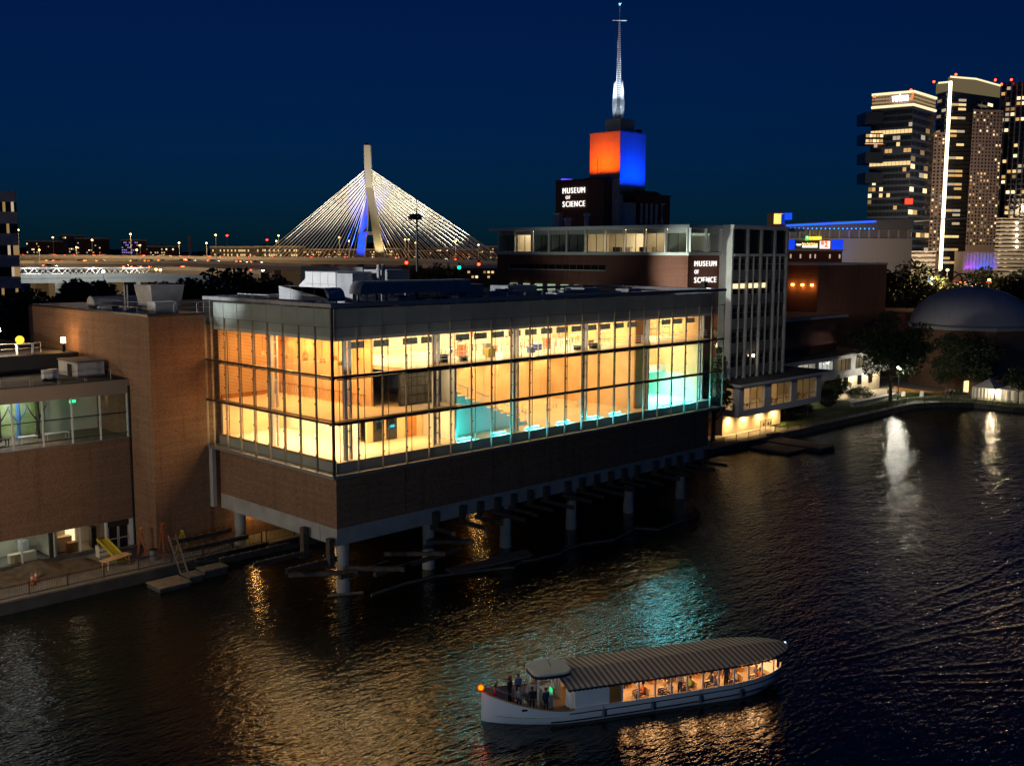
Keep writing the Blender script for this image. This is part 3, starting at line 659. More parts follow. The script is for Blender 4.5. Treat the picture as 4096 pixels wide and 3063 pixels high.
for i, (x, y, w, d, h) in enumerate(((10.5,4.0,2.2,1.6,.9),(14.5,3.6,1.8,1.4,.7),(18.4,4.4,2.6,1.6,.9),(26.5,6.5,3.0,2.0,1.1),(30.5,9.5,2.4,2.0,1.0),(33.5,5.0,1.6,1.6,.8),(38,8,4.0,2.4,.9),(44,10,3,3,1.0),(50,8,2.6,2,.8),(36,15,5,3,1.3),(28,15,4,3,1.6))):
    t = thing('roof_unit', 'low roof fan unit on the hall, %s from the left corner' % ordn[i], 'roof unit', (x, y, ZR), 0, 'low units on the hall roof')
    MB().prism([(0,0),(w,0),(w,d),(0,d)], .15, h).build('casing', galv if i % 2 else spand, t, True)
    MB().box(.05,w-.05,.05,d-.05,0,.148).build('curb', blackm, t, True); MB().lathe([(.42,h+.002),(.42,h+.18),(.36,h+.2)], 12, (w/2,d/2)).build('fan_ring', blackm, t, True)
def roofrail(pts, z, label, m=steelg, h=1.05, nm='roof_railing'):
    t = thing(nm, label, 'railing', (*pts[0], z), 0, 'roof railings')
    for i in range(len(pts)-1):
        a = Vector((*pts[i], z)); b = Vector((*pts[i+1], z)); n_ = max(1, round((b-a).length/2.6))
        for k in range(n_):
            p = a.lerp(b, k/n_+.04/n_); q = a.lerp(b, (k+1)/n_-.04/n_)
            MB().tube([p, p+Vector((0,0,h)), q+Vector((0,0,h)), q], .028, 5).build('hoop', m, t)
            MB().tube([p+Vector((0,0,h*.5)), q+Vector((0,0,h*.5))], .02, 5).build('mid_rail', m, t)
    return t
roofrail([(3.2,14.6),(3.2,20.4)], ZR, 'pale hoop railing at the left end of the hall roof', white)
roofrail([(25,4.2),(33,4.2)], ZR, 'dark hoop railing in the middle of the hall roof')
roofrail([(1.6,20.9),(-5.3,21.5),(-5.3,33)], 24.12, 'hoop railing round the corner of the brick wing roof')

# ------------------------------------------------------------------ museum blocks behind the hall
t = thing('museum_block', 'broad flat roofed museum block behind the glass hall', 'building', (40, 40, .9))
MB().box(.02,84.2,21.3,66,.9,22.9).build('wall', brick, t); MB().box(.02,84.2,21.3,66,22.901,23.2).build('roof', roofm, t)
rf = MB(); rf.box(58,83,24,30,23.2,24.0); rf.box(30,52,28,50,23.2,24.3); rf.build('raised_roof', roofg, t)
for i in range(6): bx('skylight', t, 62+i*3.2, 64.4+i*3.2, 36, 39, 23.21, 24.1, mat('skylight_frame', (.2,.2,.2), .5))
for i in range(7): bx('lit_window', t, 83.9-.0, 84.22, 42.0+i*3.1, 43.6+i*3.1, 23.3, 24.6, emit('green_white_window', (.55,.75,.45), .55))
# ------------------------------------------------------------------ brick wing and low wing on the left
t = thing('brick_wing', 'tall windowless brick wing with an orange lit face at the left of the hall', 'building', (-3, 30, .9))
MB().box(-5.75,0,21.2,49.4,.86,23.9).build('wall', brick, t); MB().box(-5.82,.05,21.14,49.46,23.901,24.12).build('coping', bronze, t)
bx('downpipe', t, -5.9, -5.752, 25.7, 25.95, 1.0, 17.0, blackm)
bx('movement_joint', t, .05, .45, 20.6, 21.28, 4.7, 10.7, spand)
roofc = thing('barrel_duct', 'half round metal duct on the brick wing roof', 'duct', (-1.5, 38, 24.12))
MB().extr([(-4.4,37+p[0],24.3+p[1]) for p in arcpts(0,0,1.0,0,180,10)], (0,0,0), (5.4,0,0)).build('casing', galv, roofc)
for x in (-4.2,-1.8,.7): bx('leg', roofc, x, x+.15, 36.2, 37.8, 24.12, 24.299, steelg)
t = thing('cooling_tower', 'flared grey cooling tower on the brick wing roof', 'cooling tower', (-1.3, 27.5, 24.12))
MB().add([(-2.9,26,24.6),(.1,26,24.6),(.1,29,24.6),(-2.9,29,24.6),(-3.2,25.7,26.7),(.4,25.7,26.7),(.4,29.3,26.7),(-3.2,29.3,26.7)], [(3,2,1,0),(4,5,6,7),(0,1,5,4),(1,2,6,5),(2,3,7,6),(3,0,4,7)]).build('casing', galv, t)
bx('basin', t, -2.7, -.1, 26.2, 28.8, 24.12, 24.599, spand)
t = thing('louvre_unit', 'small louvred unit near the corner of the brick wing roof', 'roof unit', (-3.2, 23.3, 24.12))
bx('casing', t, -4.3, -2.1, 22.6, 24.2, 24.12, 25.2, spand)
for i in range(7): bx('louvre', t, -4.34, -2.06, 22.54, 22.6, 24.42+i*.11, 24.47+i*.11, galv); bx('louvre', t, -4.36, -4.3, 22.6, 24.2, 24.42+i*.11, 24.47+i*.11, galv)
for i, x in enumerate((-5.0, -4.7)):
    t = thing('vent_pipe', ('left of two thin white vent pipes on the brick wing','right of two thin white vent pipes on the brick wing')[i], 'pipe', (x, 27.6, 24.12), 0, 'thin vent pipes')
    MB().tube([(0,0,0),(0,0,2.5)], .06, 7).build('stack', white, t, True); MB().lathe([(.12,0),(.12,.1),(.07,.15)], 8).build('flange', galv, t, True); MB().lathe([(.1,2.5),(.1,2.6),(.03,2.68)], 8).build('cap', galv, t, True)
# low wing
lw = thing('low_wing', 'low brick museum wing with ribbon windows on the far left', 'building', (-20, 40, .9))
MB().box(-46,-5.78,26.0,60,3.7,11.9).build('wall', brick, lw)
MB().box(-46,-5.78,25.9,60,16.25,17.6).build('fascia', mat('tan_metal_fascia', (.36,.29,.23), .6, .1, .1, .4), lw)
MB().box(-45.8,-5.9,26.2,36,17.601,17.66).build('roof', roofm, lw)
MB().box(-46,-6.3,36.0,60,17.61,19.6).build('upper_roof', roofm, lw)
MB().box(-46,-5.78,33.4,33.6,11.91,16.24).build('room_wall', plaster, lw)
MB().box(-46,-5.78,31.0,60,.9,3.69).build('room_wall', plaster, lw)
for k in range(9):
    x = -5.98-2.71*k
    bx('window_frame', lw, x-.07, x+.07, 25.93, 26.08, 11.9, 16.25, white)
    bx('window', lw, x-2.64, x-.07, 26.0, 26.03, 11.93, 16.22, glass2)
    bx('transom', lw, x-2.64, x-.07, 25.96, 26.06, 14.32, 14.42, bronze); bx('transom', lw, x-2.64, x-.07, 25.96, 26.06, 12.35, 12.42, bronze)
bx('sill', lw, -46, -5.8, 25.86, 25.99, 11.84, 11.93, steelg)
# nature display behind the ribbon window
mur = mat('forest_mural', (.30,.42,.10), .7, 0, .6, 1.1, col2=(.62,.68,.42))
bx('mural', lw, -27, -11.2, 33.3, 33.38, 12.1, 15.6, mur)
for i, x in enumerate((-20.6,-18.4,-16.2,-14.4,-12.6)):
    tr = MB(); tr.tube([(x,31.4,11.95),(x+.1,31.4,14),(x,31.3,15.9)], [.28,.22,.18], 8)
    for a in (-1,1): tr.tube([(x+.05,31.4,13.6),(x+a*.6,31.3,14.5),(x+a*1.0,31.2,15.3)], [.1,.06,.03], 6)
    tag(tr.build('display_tree', mat('blue_display_tree',(.10,.26,.55),.6) if i == 3 else bark), ('dark artificial tree trunk in the lit display room, %s from left' % ordn[i]) if i != 3 else 'pale blue artificial tree in the lit display room', 'display tree', 'artificial trees in the display room')
for i, (x, w, l) in enumerate(((-18.6,2.4,'black topped display table at the far left window'),(-15.2,1.6,'pale display table below the blue tree'),(-12.8,2.2,'long low table beside the orange ladder indoors'))):
    t = thing('display_table', l, 'table', (x, 28.6, 11.91))
    MB().box(0,w,0,.9,.62,.70).build('top', blackm if i == 0 else plaster, t, True)
    for a in (.06,w-.14):
        for b in (.06,.76): MB().box(a,a+.08,b,b+.08,0,.62).build('leg', blackm if i == 0 else plaster, t, True)
room(-27, -13, 27.5, 33, 16.2, 3, 1, 130, (.85,.95,1.0), lw)
lamp('AREA', (-19, 31.8, 16.0), 150, (.9,1,.85), 12, (-19, 33.3, 13), size_y=.4)
lamp('POINT', (-9.6, 30.5, 15.4), 14, (.1,1.0,.3), .15)
es = thing('exit_sign', 'green glowing exit sign in the dark end of the ribbon window room', 'sign', (-10.0, 30.0, 15.2))
MB().box(0,.7,0,.08,0,.32).build('case', blackm, es, True); MB().box(.04,.66,-.02,-.001,.04,.28).build('face', emit('exit_green', (.02,.9,.2), 5), es, True)
# ground floor of the low wing
for x0, x1 in ((-24.6,-21.9),(-21.9,-19.25),(-19.25,-16.6),(-16.6,-14.1),(-13.7,-11.2),(-11.2,-8.7)):
    bx('window', lw, x0+.06, x1-.06, 26.0, 26.03, 1.32, 3.66, glass2); bx('window_frame', lw, x0-.06, x0+.06, 25.93, 26.08, 1.3, 3.68, white)
bx('pier', lw, -14.1, -13.76, 25.92, 26.2, 1.0, 3.69, bronze); bx('pier', lw, -8.7, -8.5, 25.92, 26.2, 1.0, 3.69, white); bx('pier', lw, -6.3, -5.8, 25.92, 26.3, 1.0, 3.69, white)
bx('sill_wall', lw, -46, -8.71, 25.9, 26.2, .9, 1.3, concd)
for x in (-8.45,-7.4):
    d = bx('door', lw, x, x+1.0, 26.0, 26.06, .95, 3.1, darkglass)
    for a in (0, .92): bx('door_frame', d, x+a, x+a+.08, 25.95, 25.999, .95, 3.1, spand)
    bx('door_frame', d, x+.08, x+.92, 25.95, 25.999, 1.9, 2.0, spand)
bx('door_head', lw, -8.49, -6.31, 25.95, 26.06, 3.12, 3.68, bronze)
MB().box(-13.5,-13.3,26.2,31,1.0,3.69).build('room_wall', plaster, lw)
room(-24, -14.5, 26.8, 30.5, 3.66, 2, 1, 28, (.85,1,.9), lw); room(-12.8, -9, 26.8, 30.5, 3.66, 1, 1, 26, WARM2, lw)
bx('lit_doorway', lw, -10.6, -9.7, 30.9, 30.99, 1.0, 3.3, emit('lit_doorway', (1,.78,.45), 1.6))
for i, (x, y, w, h) in enumerate(((-17.2,27.4,2.4,.9),(-15.6,29.2,.8,1.6),(-12.9,28.2,1.8,1.5),(-11.9,27.0,.9,1.1),(-9.4,27.6,.5,2.1))):
    t = thing('cabinet', 'cabinet behind the ground floor glass of the low wing, %s from left' % ordn[i], 'cabinet', (x, y, .95), 0, 'cabinets in the ground floor room')
    MB().box(0,w,0,.7,.06,h).build('carcass', (plaster, white, woodp, woodd, blackm)[i], t, True); MB().box(.05,w-.05,.05,.65,0,.06).build('plinth', blackm, t, True)
    MB().box(.04,w/2-.02,-.03,-.001,.12,h-.06).build('door', (woodp, white, woodp, woodd, blackm)[i], t, True)
# roof of the low wing
roofrail([(-25,26.4),(-7.2,26.4)], 17.66, 'thin hoop railing along the edge of the low wing roof')
roofrail([(-24,38.2),(-9.2,38.2)], 19.6, 'hoop railing on the lit upper roof of the low wing', white)
t = thing('roof_shed', 'boxy dark roof shed with a lit side wall beside the brick wing', 'shed', (-7.6, 31, 17.66))
bx('wall', t, -9.0, -6.3, 30.0, 34.6, 17.662, 19.1, spand); bx('roof', t, -9.1, -6.2, 29.9, 34.7, 19.101, 19.25, roofg); bx('door', t, -9.06, -9.0, 31.4, 32.3, 17.7, 18.9, blackm)
for i, (x, y) in enumerate(((-12.4,29.6),(-11.6,30.1))):
    t = thing('condenser_unit', ('small pale condenser on the low roof, front one','small pale condenser on the low roof, rear one')[i], 'condenser', (x, y, 17.66), 0, 'condensers on the low roof')
    MB().box(0,.8,0,.7,.1,1.0).build('casing', white, t, True); MB().box(.06,.74,.06,.64,0,.1).build('feet', blackm, t, True); MB().lathe([(.28,.3),(.3,.3)],12).build('grille', blackm, t, True).rotation_euler = (R(90),0,0)
t = thing('roof_floodlight', 'dazzling floodlight on the low wing roof at the left edge', 'floodlight', (-13.45, 38.4, 19.6))
MB().tube([(0,0,0),(0,0,2.4)], .05, 6).build('pole', blackm, t, True); MB().box(-.3,.3,-.2,.1,2.3,2.75).build('head', blackm, t, True); MB().box(-.27,.27,-.25,-.201,2.33,2.72).build('lens', emit('flood_white', (1,.92,.8), 120), t, True)
lamp('POINT', (-13.4, 37.7, 22.1), 900, (1,.72,.42), .2)
t = thing('globe_lamp', 'orange dome lamp on a white stand on the low wing roof', 'lamp', (-11.3, 37.2, 19.6))
MB().box(-.8,.9,-.3,.3,1.0,1.1).build('stand_top', white, t, True)
for x in (-.75,.8): MB().box(x,x+.06,-.28,.28,0,1.0).build('stand_leg', white, t, True)
MB().ball((-.4,0,1.5), .42, 12, 8).build('globe', emit('orange_globe', (1,.42,.03), 2.6), t, True)
t = thing('roof_lamp', 'small warm lamp against the brick wing wall on the low roof', 'lamp', (-7.2, 37.6, 19.6))
MB().box(-.15,.15,-.15,.15,0,.9).build('post', blackm, t, True); MB().box(-.18,.18,-.2,.16,.902,1.5).build('lens', emit('warm_roof_lamp', (1,.6,.25), 14), t, True)
lamp('POINT', (-7.6, 38.0, 20.9), 260, (1,.5,.16), .15)
# ------------------------------------------------------------------ things on the left quay
def stepladder(label, x, y, h, m, rz=0.0, spread=.55, capm=None):
    t = thing('stepladder', label, 'ladder', (x, y, .9), rz, 'ladders on the left quay')
    for sx in (-1,1):
        MB().beam((sx*.28,-spread,0),(sx*.18,0,h),.07,.05).build('rail', m, t, True); MB().beam((sx*.28,spread,0),(sx*.18,.02,h),.06,.04).build('rear_rail', m, t, True)
    for i in range(1, int(h/.3)):
        f = i*.3/h; MB().box(-.26+.08*f,.26-.08*f,-spread*(1-f)-.05,-spread*(1-f)+.05,i*.3-.02,i*.3+.02).build('tread', steelg, t, True)
    MB().box(-.24,.24,-.1,.12,h-.02,h+.06).build('top_cap', capm or m, t, True)
    return t
stepladder('orange stepladder with a yellow cap against the brick corner', -7.0, 21.9, 2.7, orangep, .9, .4, yellowp)
stepladder('tall orange stepladder standing by the quay railing', -6.1, 19.2, 3.5, orangep, .2, .5)
stepladder('yellow green stepladder right of the tall orange one', -4.1, 19.3, 2.4, yellowp, 1.5, .75)
t = thing('wooden_ladder', 'bare wooden ladder leaning from the railing down to the raft', 'ladder', (-5.9, 15.2, .5))
for s in (-.36,.36): MB().beam((s-.3,-.1,0),(s+.25,3.2,2.9),.12,.09).build('rail', timber, t, True)
for i in range(9):
    f = (i+.6)/9.6; MB().beam((-.66+.55*f,-.1+3.3*f,2.9*f),(.06+.55*f,-.1+3.3*f,2.9*f),.06,.06).build('rung', timber, t, True)
t = thing('trash_can', 'grey round trash can on the quay by the ladders', 'bin', (-6.9, 19.7, .9))
MB().lathe([(.30,0),(.38,.95),(.41,.96),(.41,1.02)], 14).build('body', steelg, t, True); MB().lathe([(.43,1.021),(.43,1.08),(.2,1.16)], 14).build('lid', blackm, t, True)
for i, (x, y) in enumerate(((-17.9,20.3),(-17.35,20.9))):
    t = thing('traffic_cone', ('front one of two orange traffic cones by the soil heap','rear one of two orange traffic cones by the soil heap')[i], 'cone', (x, y, .9), 0, 'traffic cones')
    MB().box(-.24,.24,-.24,.24,0,.05).build('base', blackm, t, True); MB().lathe([(.19,.051),(.03,1.05)], 12).build('cone', orangep, t, True); MB().lathe([(.125,.52),(.085,.76)], 12).build('collar', white, t, True)
t = thing('loading_chute', 'yellow sloping conveyor chute beside the soil heap', 'chute', (-9.9, 22.4, .9))
MB().beam((-.1,1.6,1.75),(.35,-1.7,.25),.85,.12).build('bed', yellowp, t, True)
for s in (-.45,.45): MB().beam((s-.1,1.6,1.9),(s+.35,-1.7,.4),.06,.24).build('side', yellowp, t, True)
for s in (-.4,.4): MB().box(s-.05,s+.05,1.3,1.4,0,1.6).build('leg', blackm, t, True)
t = thing('work_table', 'rough timber work table by the railing under the chute', 'table', (-10.3, 20.3, .9), .33)
MB().box(-1.5,1.5,-.5,.5,.82,.92).build('top', woodp, t, True)
for x in (-1.3,1.2):
    for y in (-.4,.3): MB().box(x,x+.1,y,y+.1,0,.82).build('leg', woodp, t, True)
t = thing('crate', 'pale wooden crate in front of the double doors', 'crate', (-10.4, 23.6, .9))
MB().box(0,.9,0,.9,.08,1.2).build('box', plaster, t, True)
for z in (.15,.6,1.05): MB().box(-.03,.93,-.03,-.001,z,z+.12).build('slat', timber, t, True)
hp = MB(); hp.smooth = True; nx_, ny_ = 60, 20; rh = random.Random(5)
for j in range(ny_+1):
    for i in range(nx_+1):
        u = i/nx_; v = j/ny_; x = -27+u*16.2; y = 20.6+v*4.9
        h = 1.25*math.sin(math.pi*v)**.8*(.65+.35*math.sin(u*17)*math.sin(u*5+1))*min(1, (1-u)*6)*min(1, u*8)
        hp.v.append((x+rh.uniform(-.08,.08), y+rh.uniform(-.08,.08), .88+max(0,h)+rh.uniform(-.09,.09)*(h > .1)))
for j in range(ny_):
    for i in range(nx_): a = j*(nx_+1)+i; hp.f.append([a,a+1,a+nx_+2,a+nx_+1]); hp.mi.append(0); hp.sm.append(True)
tag(hp.build('soil_heap', soil), 'heap of dug up soil along the foot of the low wing', 'soil heap')
def raft(x0, x1, y0, y1, z, n, label, grp='floating work rafts'):
    t = thing('floating_raft', label, 'raft', (x0, y0, 0), 0, grp)
    w = (x1-x0)/n
    for i in range(n): bx('plank', t, x0+i*w+.015, x0+(i+1)*w-.015, y0, y1, z-.06, z, timber)
    bx('float', t, x0+.1, x1-.1, y0+.1, y1-.1, -.25, z-.14, concd); bx('joist', t, x0, x1, y0, y0+.08, z-.14, z-.062, timber); bx('joist', t, x0, x1, y1-.08, y1, z-.14, z-.062, timber)
    return t
raft(-9.9,-6.8,12.6,15.3,.45,10,'largest plank raft moored below the left quay')
raft(-6.7,-5.1,13.3,15.0,.62,6,'middle plank raft right of the ladder foot')
raft(-5.0,-2.5,13.6,15.2,.78,8,'dark cluttered raft furthest right below the left quay')
raft(87.0,92.4,6.4,13.0,.42,14,'low pale raft in front of the amber lit wall', 'docks by the cafeteria')
raft(92.7,97.2,4.0,13.9,.62,14,'higher weathered dock right of the low pale raft', 'docks by the cafeteria')
# dam embankment lamps outside the picture on the left light the brick faces; the last is an added bluish fill
lampm = emit('street_lamp_lens', (1,.86,.66), 60)
for i, (x, y, z, p, c) in enumerate(((-48.5,12,17,24000,(1,.82,.58)),(-48.5,34,40,7000,(1,.86,.68)),(-49,-45,14,15000,(.62,.80,1)))):
    t = thing('street_lamp', ('tall lamp on the dam road beside the hall','tall lamp on the dam road behind the low wing','added fill lamp on a pole out of view near the viewpoint')[i], 'street lamp', (x, y, .9), 0, 'lamps on the dam road')
    MB().tube([(0,0,0),(0,0,z-1)], [.14,.08], 8).build('pole', steelg, t, True); MB().tube([(0,0,z-1.05),(1.4,0,z-.8)], .05, 6).build('arm', steelg, t, True)
    MB().box(1.3,2.1,-.18,.18,z-.85,z-.7).build('head', steelg, t, True); MB().box(1.36,2.04,-.14,.14,z-.88,z-.852).build('lens', lampm, t, True)
    lamp('POINT', (x+1.7, y, z), p, c, .3)
lamp('SPOT', (-46.8, 34, 40.0), 190000, (.95,.97,1), .4, (13, 17, 26.6), 15, .5)
# ------------------------------------------------------------------ lettering
_LT = {}
def letter_mesh(ch, m, off=0.0, depth=.12):
    k = (ch, m.name, off)
    if k not in _LT:
        cu = bpy.data.curves.new('glyph', 'FONT'); cu.body = ch; cu.size = 1.0; cu.extrude = depth; cu.offset = off; cu.resolution_u = 3
        ob = bpy.data.objects.new('glyph', cu); COL.objects.link(ob)
        dg = bpy.context.evaluated_depsgraph_get(); dg.update()
        me = bpy.data.meshes.new_from_object(ob.evaluated_get(dg)); bpy.data.objects.remove(ob); bpy.data.curves.remove(cu)
        xs_ = [v.co.x for v in me.vertices]; ys_ = [v.co.y for v in me.vertices]
        x0, x1, y0, y1 = min(xs_), max(xs_), min(ys_), max(ys_)
        me.transform(Matrix.Translation((-x0, 0, 0))); me.materials.clear(); me.materials.append(m)
        _LT[k] = (me, x1-x0)
    return _LT[k]
def sign(text, origin, width, height, m, parent, face, gap=.16, nm='letter', off=-0.006):   # face '-Y' or '-X'; height = cap height
    s = height/.70; ws = [letter_mesh(c, m, off)[1] if c != ' ' else .3 for c in text]
    tot = sum(ws)*s; g = (width-tot)/(len(text)-1) if width else gap*s
    sx = s; x = 0
    if width: sx = width/(sum(ws)+.26*(len(text)-1)); g = .26*sx
    for c, w in zip(text, ws):
        if c != ' ':
            o = bpy.data.objects.new(nm, letter_mesh(c, m, off)[0]); COL.objects.link(o)
            p = Vector(origin) + (Vector((x,0,0)) if face == '-Y' else Vector((0,-x,0)))
            if parent is not None: o.parent = parent; p = p-wloc(parent)
            o.location = p; o.scale = (sx, s, s*.6)
            o.rotation_euler = (R(90), 0, 0) if face == '-Y' else (R(90), 0, R(-90))
        x += w*sx+g
# ------------------------------------------------------------------ museum slab with the glazed top storey
ms = thing('museum_slab', 'long brick museum block with a glazed top storey behind the hall', 'building', (90, 45, .9))
MB().box(84.26,93,23.4,65.9,.9,29.72).build('wall', brickd, ms)
MB().box(93.01,150,36,65.9,.9,33.6).build('rear_wall', brickd, ms) if False else None
MB().box(93.01,118,36.0,65.9,.9,33.9).build('rear_wall', brickd, ms)
MB().box(84.0,93.0,23.1,66.1,29.721,30.2).build('floor_slab', concl, ms)
MB().box(83.3,118.5,22.6,67.2,33.95,34.5).build('roof_slab', white, ms)
MB().box(84.5,92.9,23.7,65.6,30.2,30.28).build('office_floor', floorw, ms)
MB().box(90.5,90.7,23.7,65.6,30.29,33.94).build('office_wall', plaster, ms)
fy = [23.45+4.19*i for i in range(11)]
for i, y in enumerate(fy):
    bx('fin', ms, 83.9, 84.35, y-.09, y+.09, 30.2, 33.95, white)
for i in range(10):
    y0, y1 = fy[i]+.1, fy[i+1]-.1
    for k in range(2):
        a = y0+(y1-y0)*k/2; b = y0+(y1-y0)*(k+1)/2
        bx('window', ms, 84.5, 84.53, a+.04, b-.04, 30.22, 33.2, glass2); bx('window_frame', ms, 84.46, 84.56, b-.04, b+.04, 30.22, 33.2, bronze)
    bx('spandrel', ms, 84.46, 84.6, y0, y1, 33.21, 33.94, spand)
    if i not in (2,3): bx('partition', ms, 84.7, 90.4, fy[i+1]-.08, fy[i+1]+.08, 30.29, 33.93, plaster)
for x in (84.35, 88.7, 92.9): bx('fin', ms, x-.09, x+.09, 22.95, 23.35, 30.2, 33.95, white)
for x0, x1 in ((84.6,88.5),(88.9,92.7)): bx('window', ms, x0, x1, 23.5, 23.53, 30.22, 33.2, glass2); bx('spandrel', ms, x0-.1, x1+.1, 23.46, 23.6, 33.21, 33.94, spand)
for y, p in ((34.0,150),(37.6,190),(29.8,6),(59.5,60)):
    lamp('AREA', (87.4, y, 33.8), p, (1,.82,.55), 3.0, (87.4, y, 30), size_y=2.6)
    for k in range(2): bx('ceiling_light', ms, 86.0+k*2, 87.2+k*2, y-.5, y+.5, 33.86, 33.9, fxm)
for i in range(14): bx('ribbon_window', ms, 84.2, 84.262, 40.05+i*1.62, 41.5+i*1.62, 27.2, 28.02, darkglass)
bx('ribbon_sill', ms, 84.15, 84.262, 40.0, 62.8, 27.08, 27.19, concl)
for i, (y, z, m_) in enumerate(((33.0,30.3,blackm),(36.4,30.3,spand),(38.6,30.3,blackm),(31.6,30.3,spand))):
    t = thing('office_desk', 'desk in the lit top storey office, %s from the right' % ordn[i], 'desk', (86.2, y, z), 0, 'desks in the lit office')
    MB().box(0,.8,0,1.5,.7,.76).build('top', m_, t, True); MB().box(0,.06,0,1.5,0,.7).build('panel', m_, t, True); MB().box(.1,.75,.05,.4,0,.68).build('drawers', m_, t, True)
sgm = emit('lit_white_letters', (1,.97,.92), 1.35)
ls = thing('wall_sign', 'lit white MUSEUM OF SCIENCE lettering low on the brick block', 'sign', (86, 23.4, 25.4), 0, 'museum name signs')
sign('MUSEUM', (86.0,23.34,28.02), 6.05, .85, sgm, ls, '-Y'); sign('OF', (86.05,23.34,26.85), 1.1, .64, sgm, ls, '-Y'); sign('SCIENCE', (86.05,23.34,25.42), 6.05, .9, sgm, ls, '-Y')
lamp('AREA', (89, 22.6, 27), 14, (1,.97,.9), 6, (89, 23.4, 27), size_y=3)
# ------------------------------------------------------------------ white gridded tower
wt = thing('white_tower', 'white concrete museum tower with a tall window grid right of the hall', 'building', (101, 25, 9.6))
MB().box(93.0,93.4,21.0,36,9.6,34.0).build('side_wall', concl, wt)
MB().box(93.41,109.6,24.4,36,9.6,34.0).build('core', spand, wt)
MB().box(92.85,109.9,20.75,36.2,34.001,34.6).build('roof_slab', concl, wt)
cxs = [93.2, 97.4, 101.5, 105.8, 109.75]
for x in cxs[1:]: bx('column', wt, x-.18, x+.18, 20.7, 21.25, 9.6, 34.0, conc)
for i in range(4):
    xm = (cxs[i]+cxs[i+1])/2
    bx('fin', wt, xm-.05, xm+.05, 20.85, 21.2, 9.7, 29.6, conc)
    bx('beam', wt, cxs[i]+.25, cxs[i+1]-.25, 20.8, 21.3, 29.6, 30.0, concl)
    bx('window', wt, cxs[i]+.26, cxs[i+1]-.26, 21.1, 21.14, 30.02, 33.9, darkglass)
    z = 11.2; k = 0
    for k in range(5):
        z0 = 10.0+k*3.95
        for a, b in ((cxs[i]+.26, xm-.1), (xm+.1, cxs[i+1]-.26)):
            bx('spandrel', wt, a, b, 21.05, 21.2, z0, z0+1.55, mat('tower_spandrel', (.17,.17,.17), .5, .1, .2, .4))
            lit = (k == 3 and i < 3)
            bx('window', wt, a, b, 21.12, 21.15, z0+1.6, z0+2.5, darkglass)
            bx('window', wt, a, b, 21.12, 21.15, z0+2.54, z0+3.35, emit('lit_office_window', (1,.80,.45), 1.2) if lit and not (i == 2 and a > xm) else darkglass)
            bx('window_bar', wt, a, b, 21.08, 21.11, z0+3.36, z0+3.9, mat('dark_panel', (.05,.05,.055), .5))
bx('wall_lamp_lens', wt, 99.6, 99.95, 20.6, 20.8, 13.0, 13.35, emit('tower_wall_lamp', (1,.8,.5), 25))
# ------------------------------------------------------------------ sign tower, colour lit tower and spire
tb = thing('sign_tower', 'brick tower base with orange and blue floodlit shaft above the museum', 'tower', (102, 55, 34.5))
MB().box(98,106,51.97,63.96,34.51,43.55).build('sign_block', brickd, tb); MB().box(97.9,106.1,51.87,64.06,43.551,43.75).build('sign_coping', bronze, tb)
MB().box(106.01,116.5,50.6,60,34.51,41.0).build('annex', brickd, tb); MB().box(106.0,116.7,50.4,60.2,41.001,41.2).build('annex_coping', bronze, tb)
MB().box(100.33,101.5,50.24,51.96,34.51,43.7).build('concrete_shaft', conc, tb)
shaftw = mat('white_shaft_panel', (.30,.30,.30), .6, 0, .06, .3)
MB().box(100.33,107.95,50.24,57.5,43.76,52.1).build('shaft', shaftw, tb)
MB().box(101.52,107.95,50.24,51.8,41.21,43.75).build('shaft_foot', shaftw, tb)
for i in range(5):
    for j in range(6):
        bx('facade_panel', tb, 100.30, 100.329, 50.26+i*1.445, 51.68+i*1.445, 43.8+j*1.38, 45.15+j*1.38, shaftw); bx('facade_panel', tb, 100.36+i*1.516, 101.85+i*1.516, 50.21, 50.239, 43.8+j*1.38, 45.15+j*1.38, shaftw)
MB().box(100.28,108.0,50.19,57.55,52.101,52.25).build('shaft_coping', steelg, tb)
bx('louvre_panel', tb, 101.6, 105.4, 50.35, 50.58, 34.6, 39.4, galv)
for i in range(4): bx('slit_window', tb, 107.0+i*1.55, 107.75+i*1.55, 50.5, 50.6, 35.6, 39.4, galv)
bx('plant_room', tb, 102.2, 106.4, 51.8, 55.4, 52.26, 54.8, spand); bx('plant_box', tb, 106.8, 107.7, 51, 52, 52.26, 53.0, blackm)
bx('roof_lamp', tb, 99.2, 101.8, 63.0, 63.7, 43.76, 44.15, emit('violet_strip', (.12,.06,1.0), 1.6))
bx('aerial', tb, 99.6, 99.68, 55.0, 55.08, 43.76, 47.4, bronze)
for y in (51.6, 53.9, 56.2): lamp('AREA', (97.6, y, 43.95), 560, (1,.085,.0), 2.0, (100.4, y, 51.0), size_y=.5).data.spread = R(110)
for x in (101.4, 103.9, 106.4): lamp('AREA', (x, 47.2, 41.5), 640, (.0,.045,1), 2.0, (x, 50.3, 50.5), size_y=.5).data.spread = R(110)
for x, y in ((98.3,53.9),): bx('floodlight', tb, 98.35, 98.8, 51.0, 56.8, 43.76, 43.9, blackm)
bx('floodlight', tb, 100.6, 107.4, 46.9, 47.4, 41.2, 41.38, blackm); bx('ledge', tb, 100.4, 108.2, 46.8, 50.5, 40.9, 41.19, bronze)
w1 = thing('wall_sign', 'lit white MUSEUM OF SCIENCE lettering high on the tower base', 'sign', (98, 62, 38.6), 0, 'museum name signs')
sign('MUSEUM', (97.92,62.06,41.2), 5.5, 1.05, sgm, w1, '-X'); sign('OF', (97.92,61.3,40.15), 1.1, .62, sgm, w1, '-X'); sign('SCIENCE', (97.92,62.02,38.7), 5.5, 1.05, sgm, w1, '-X')
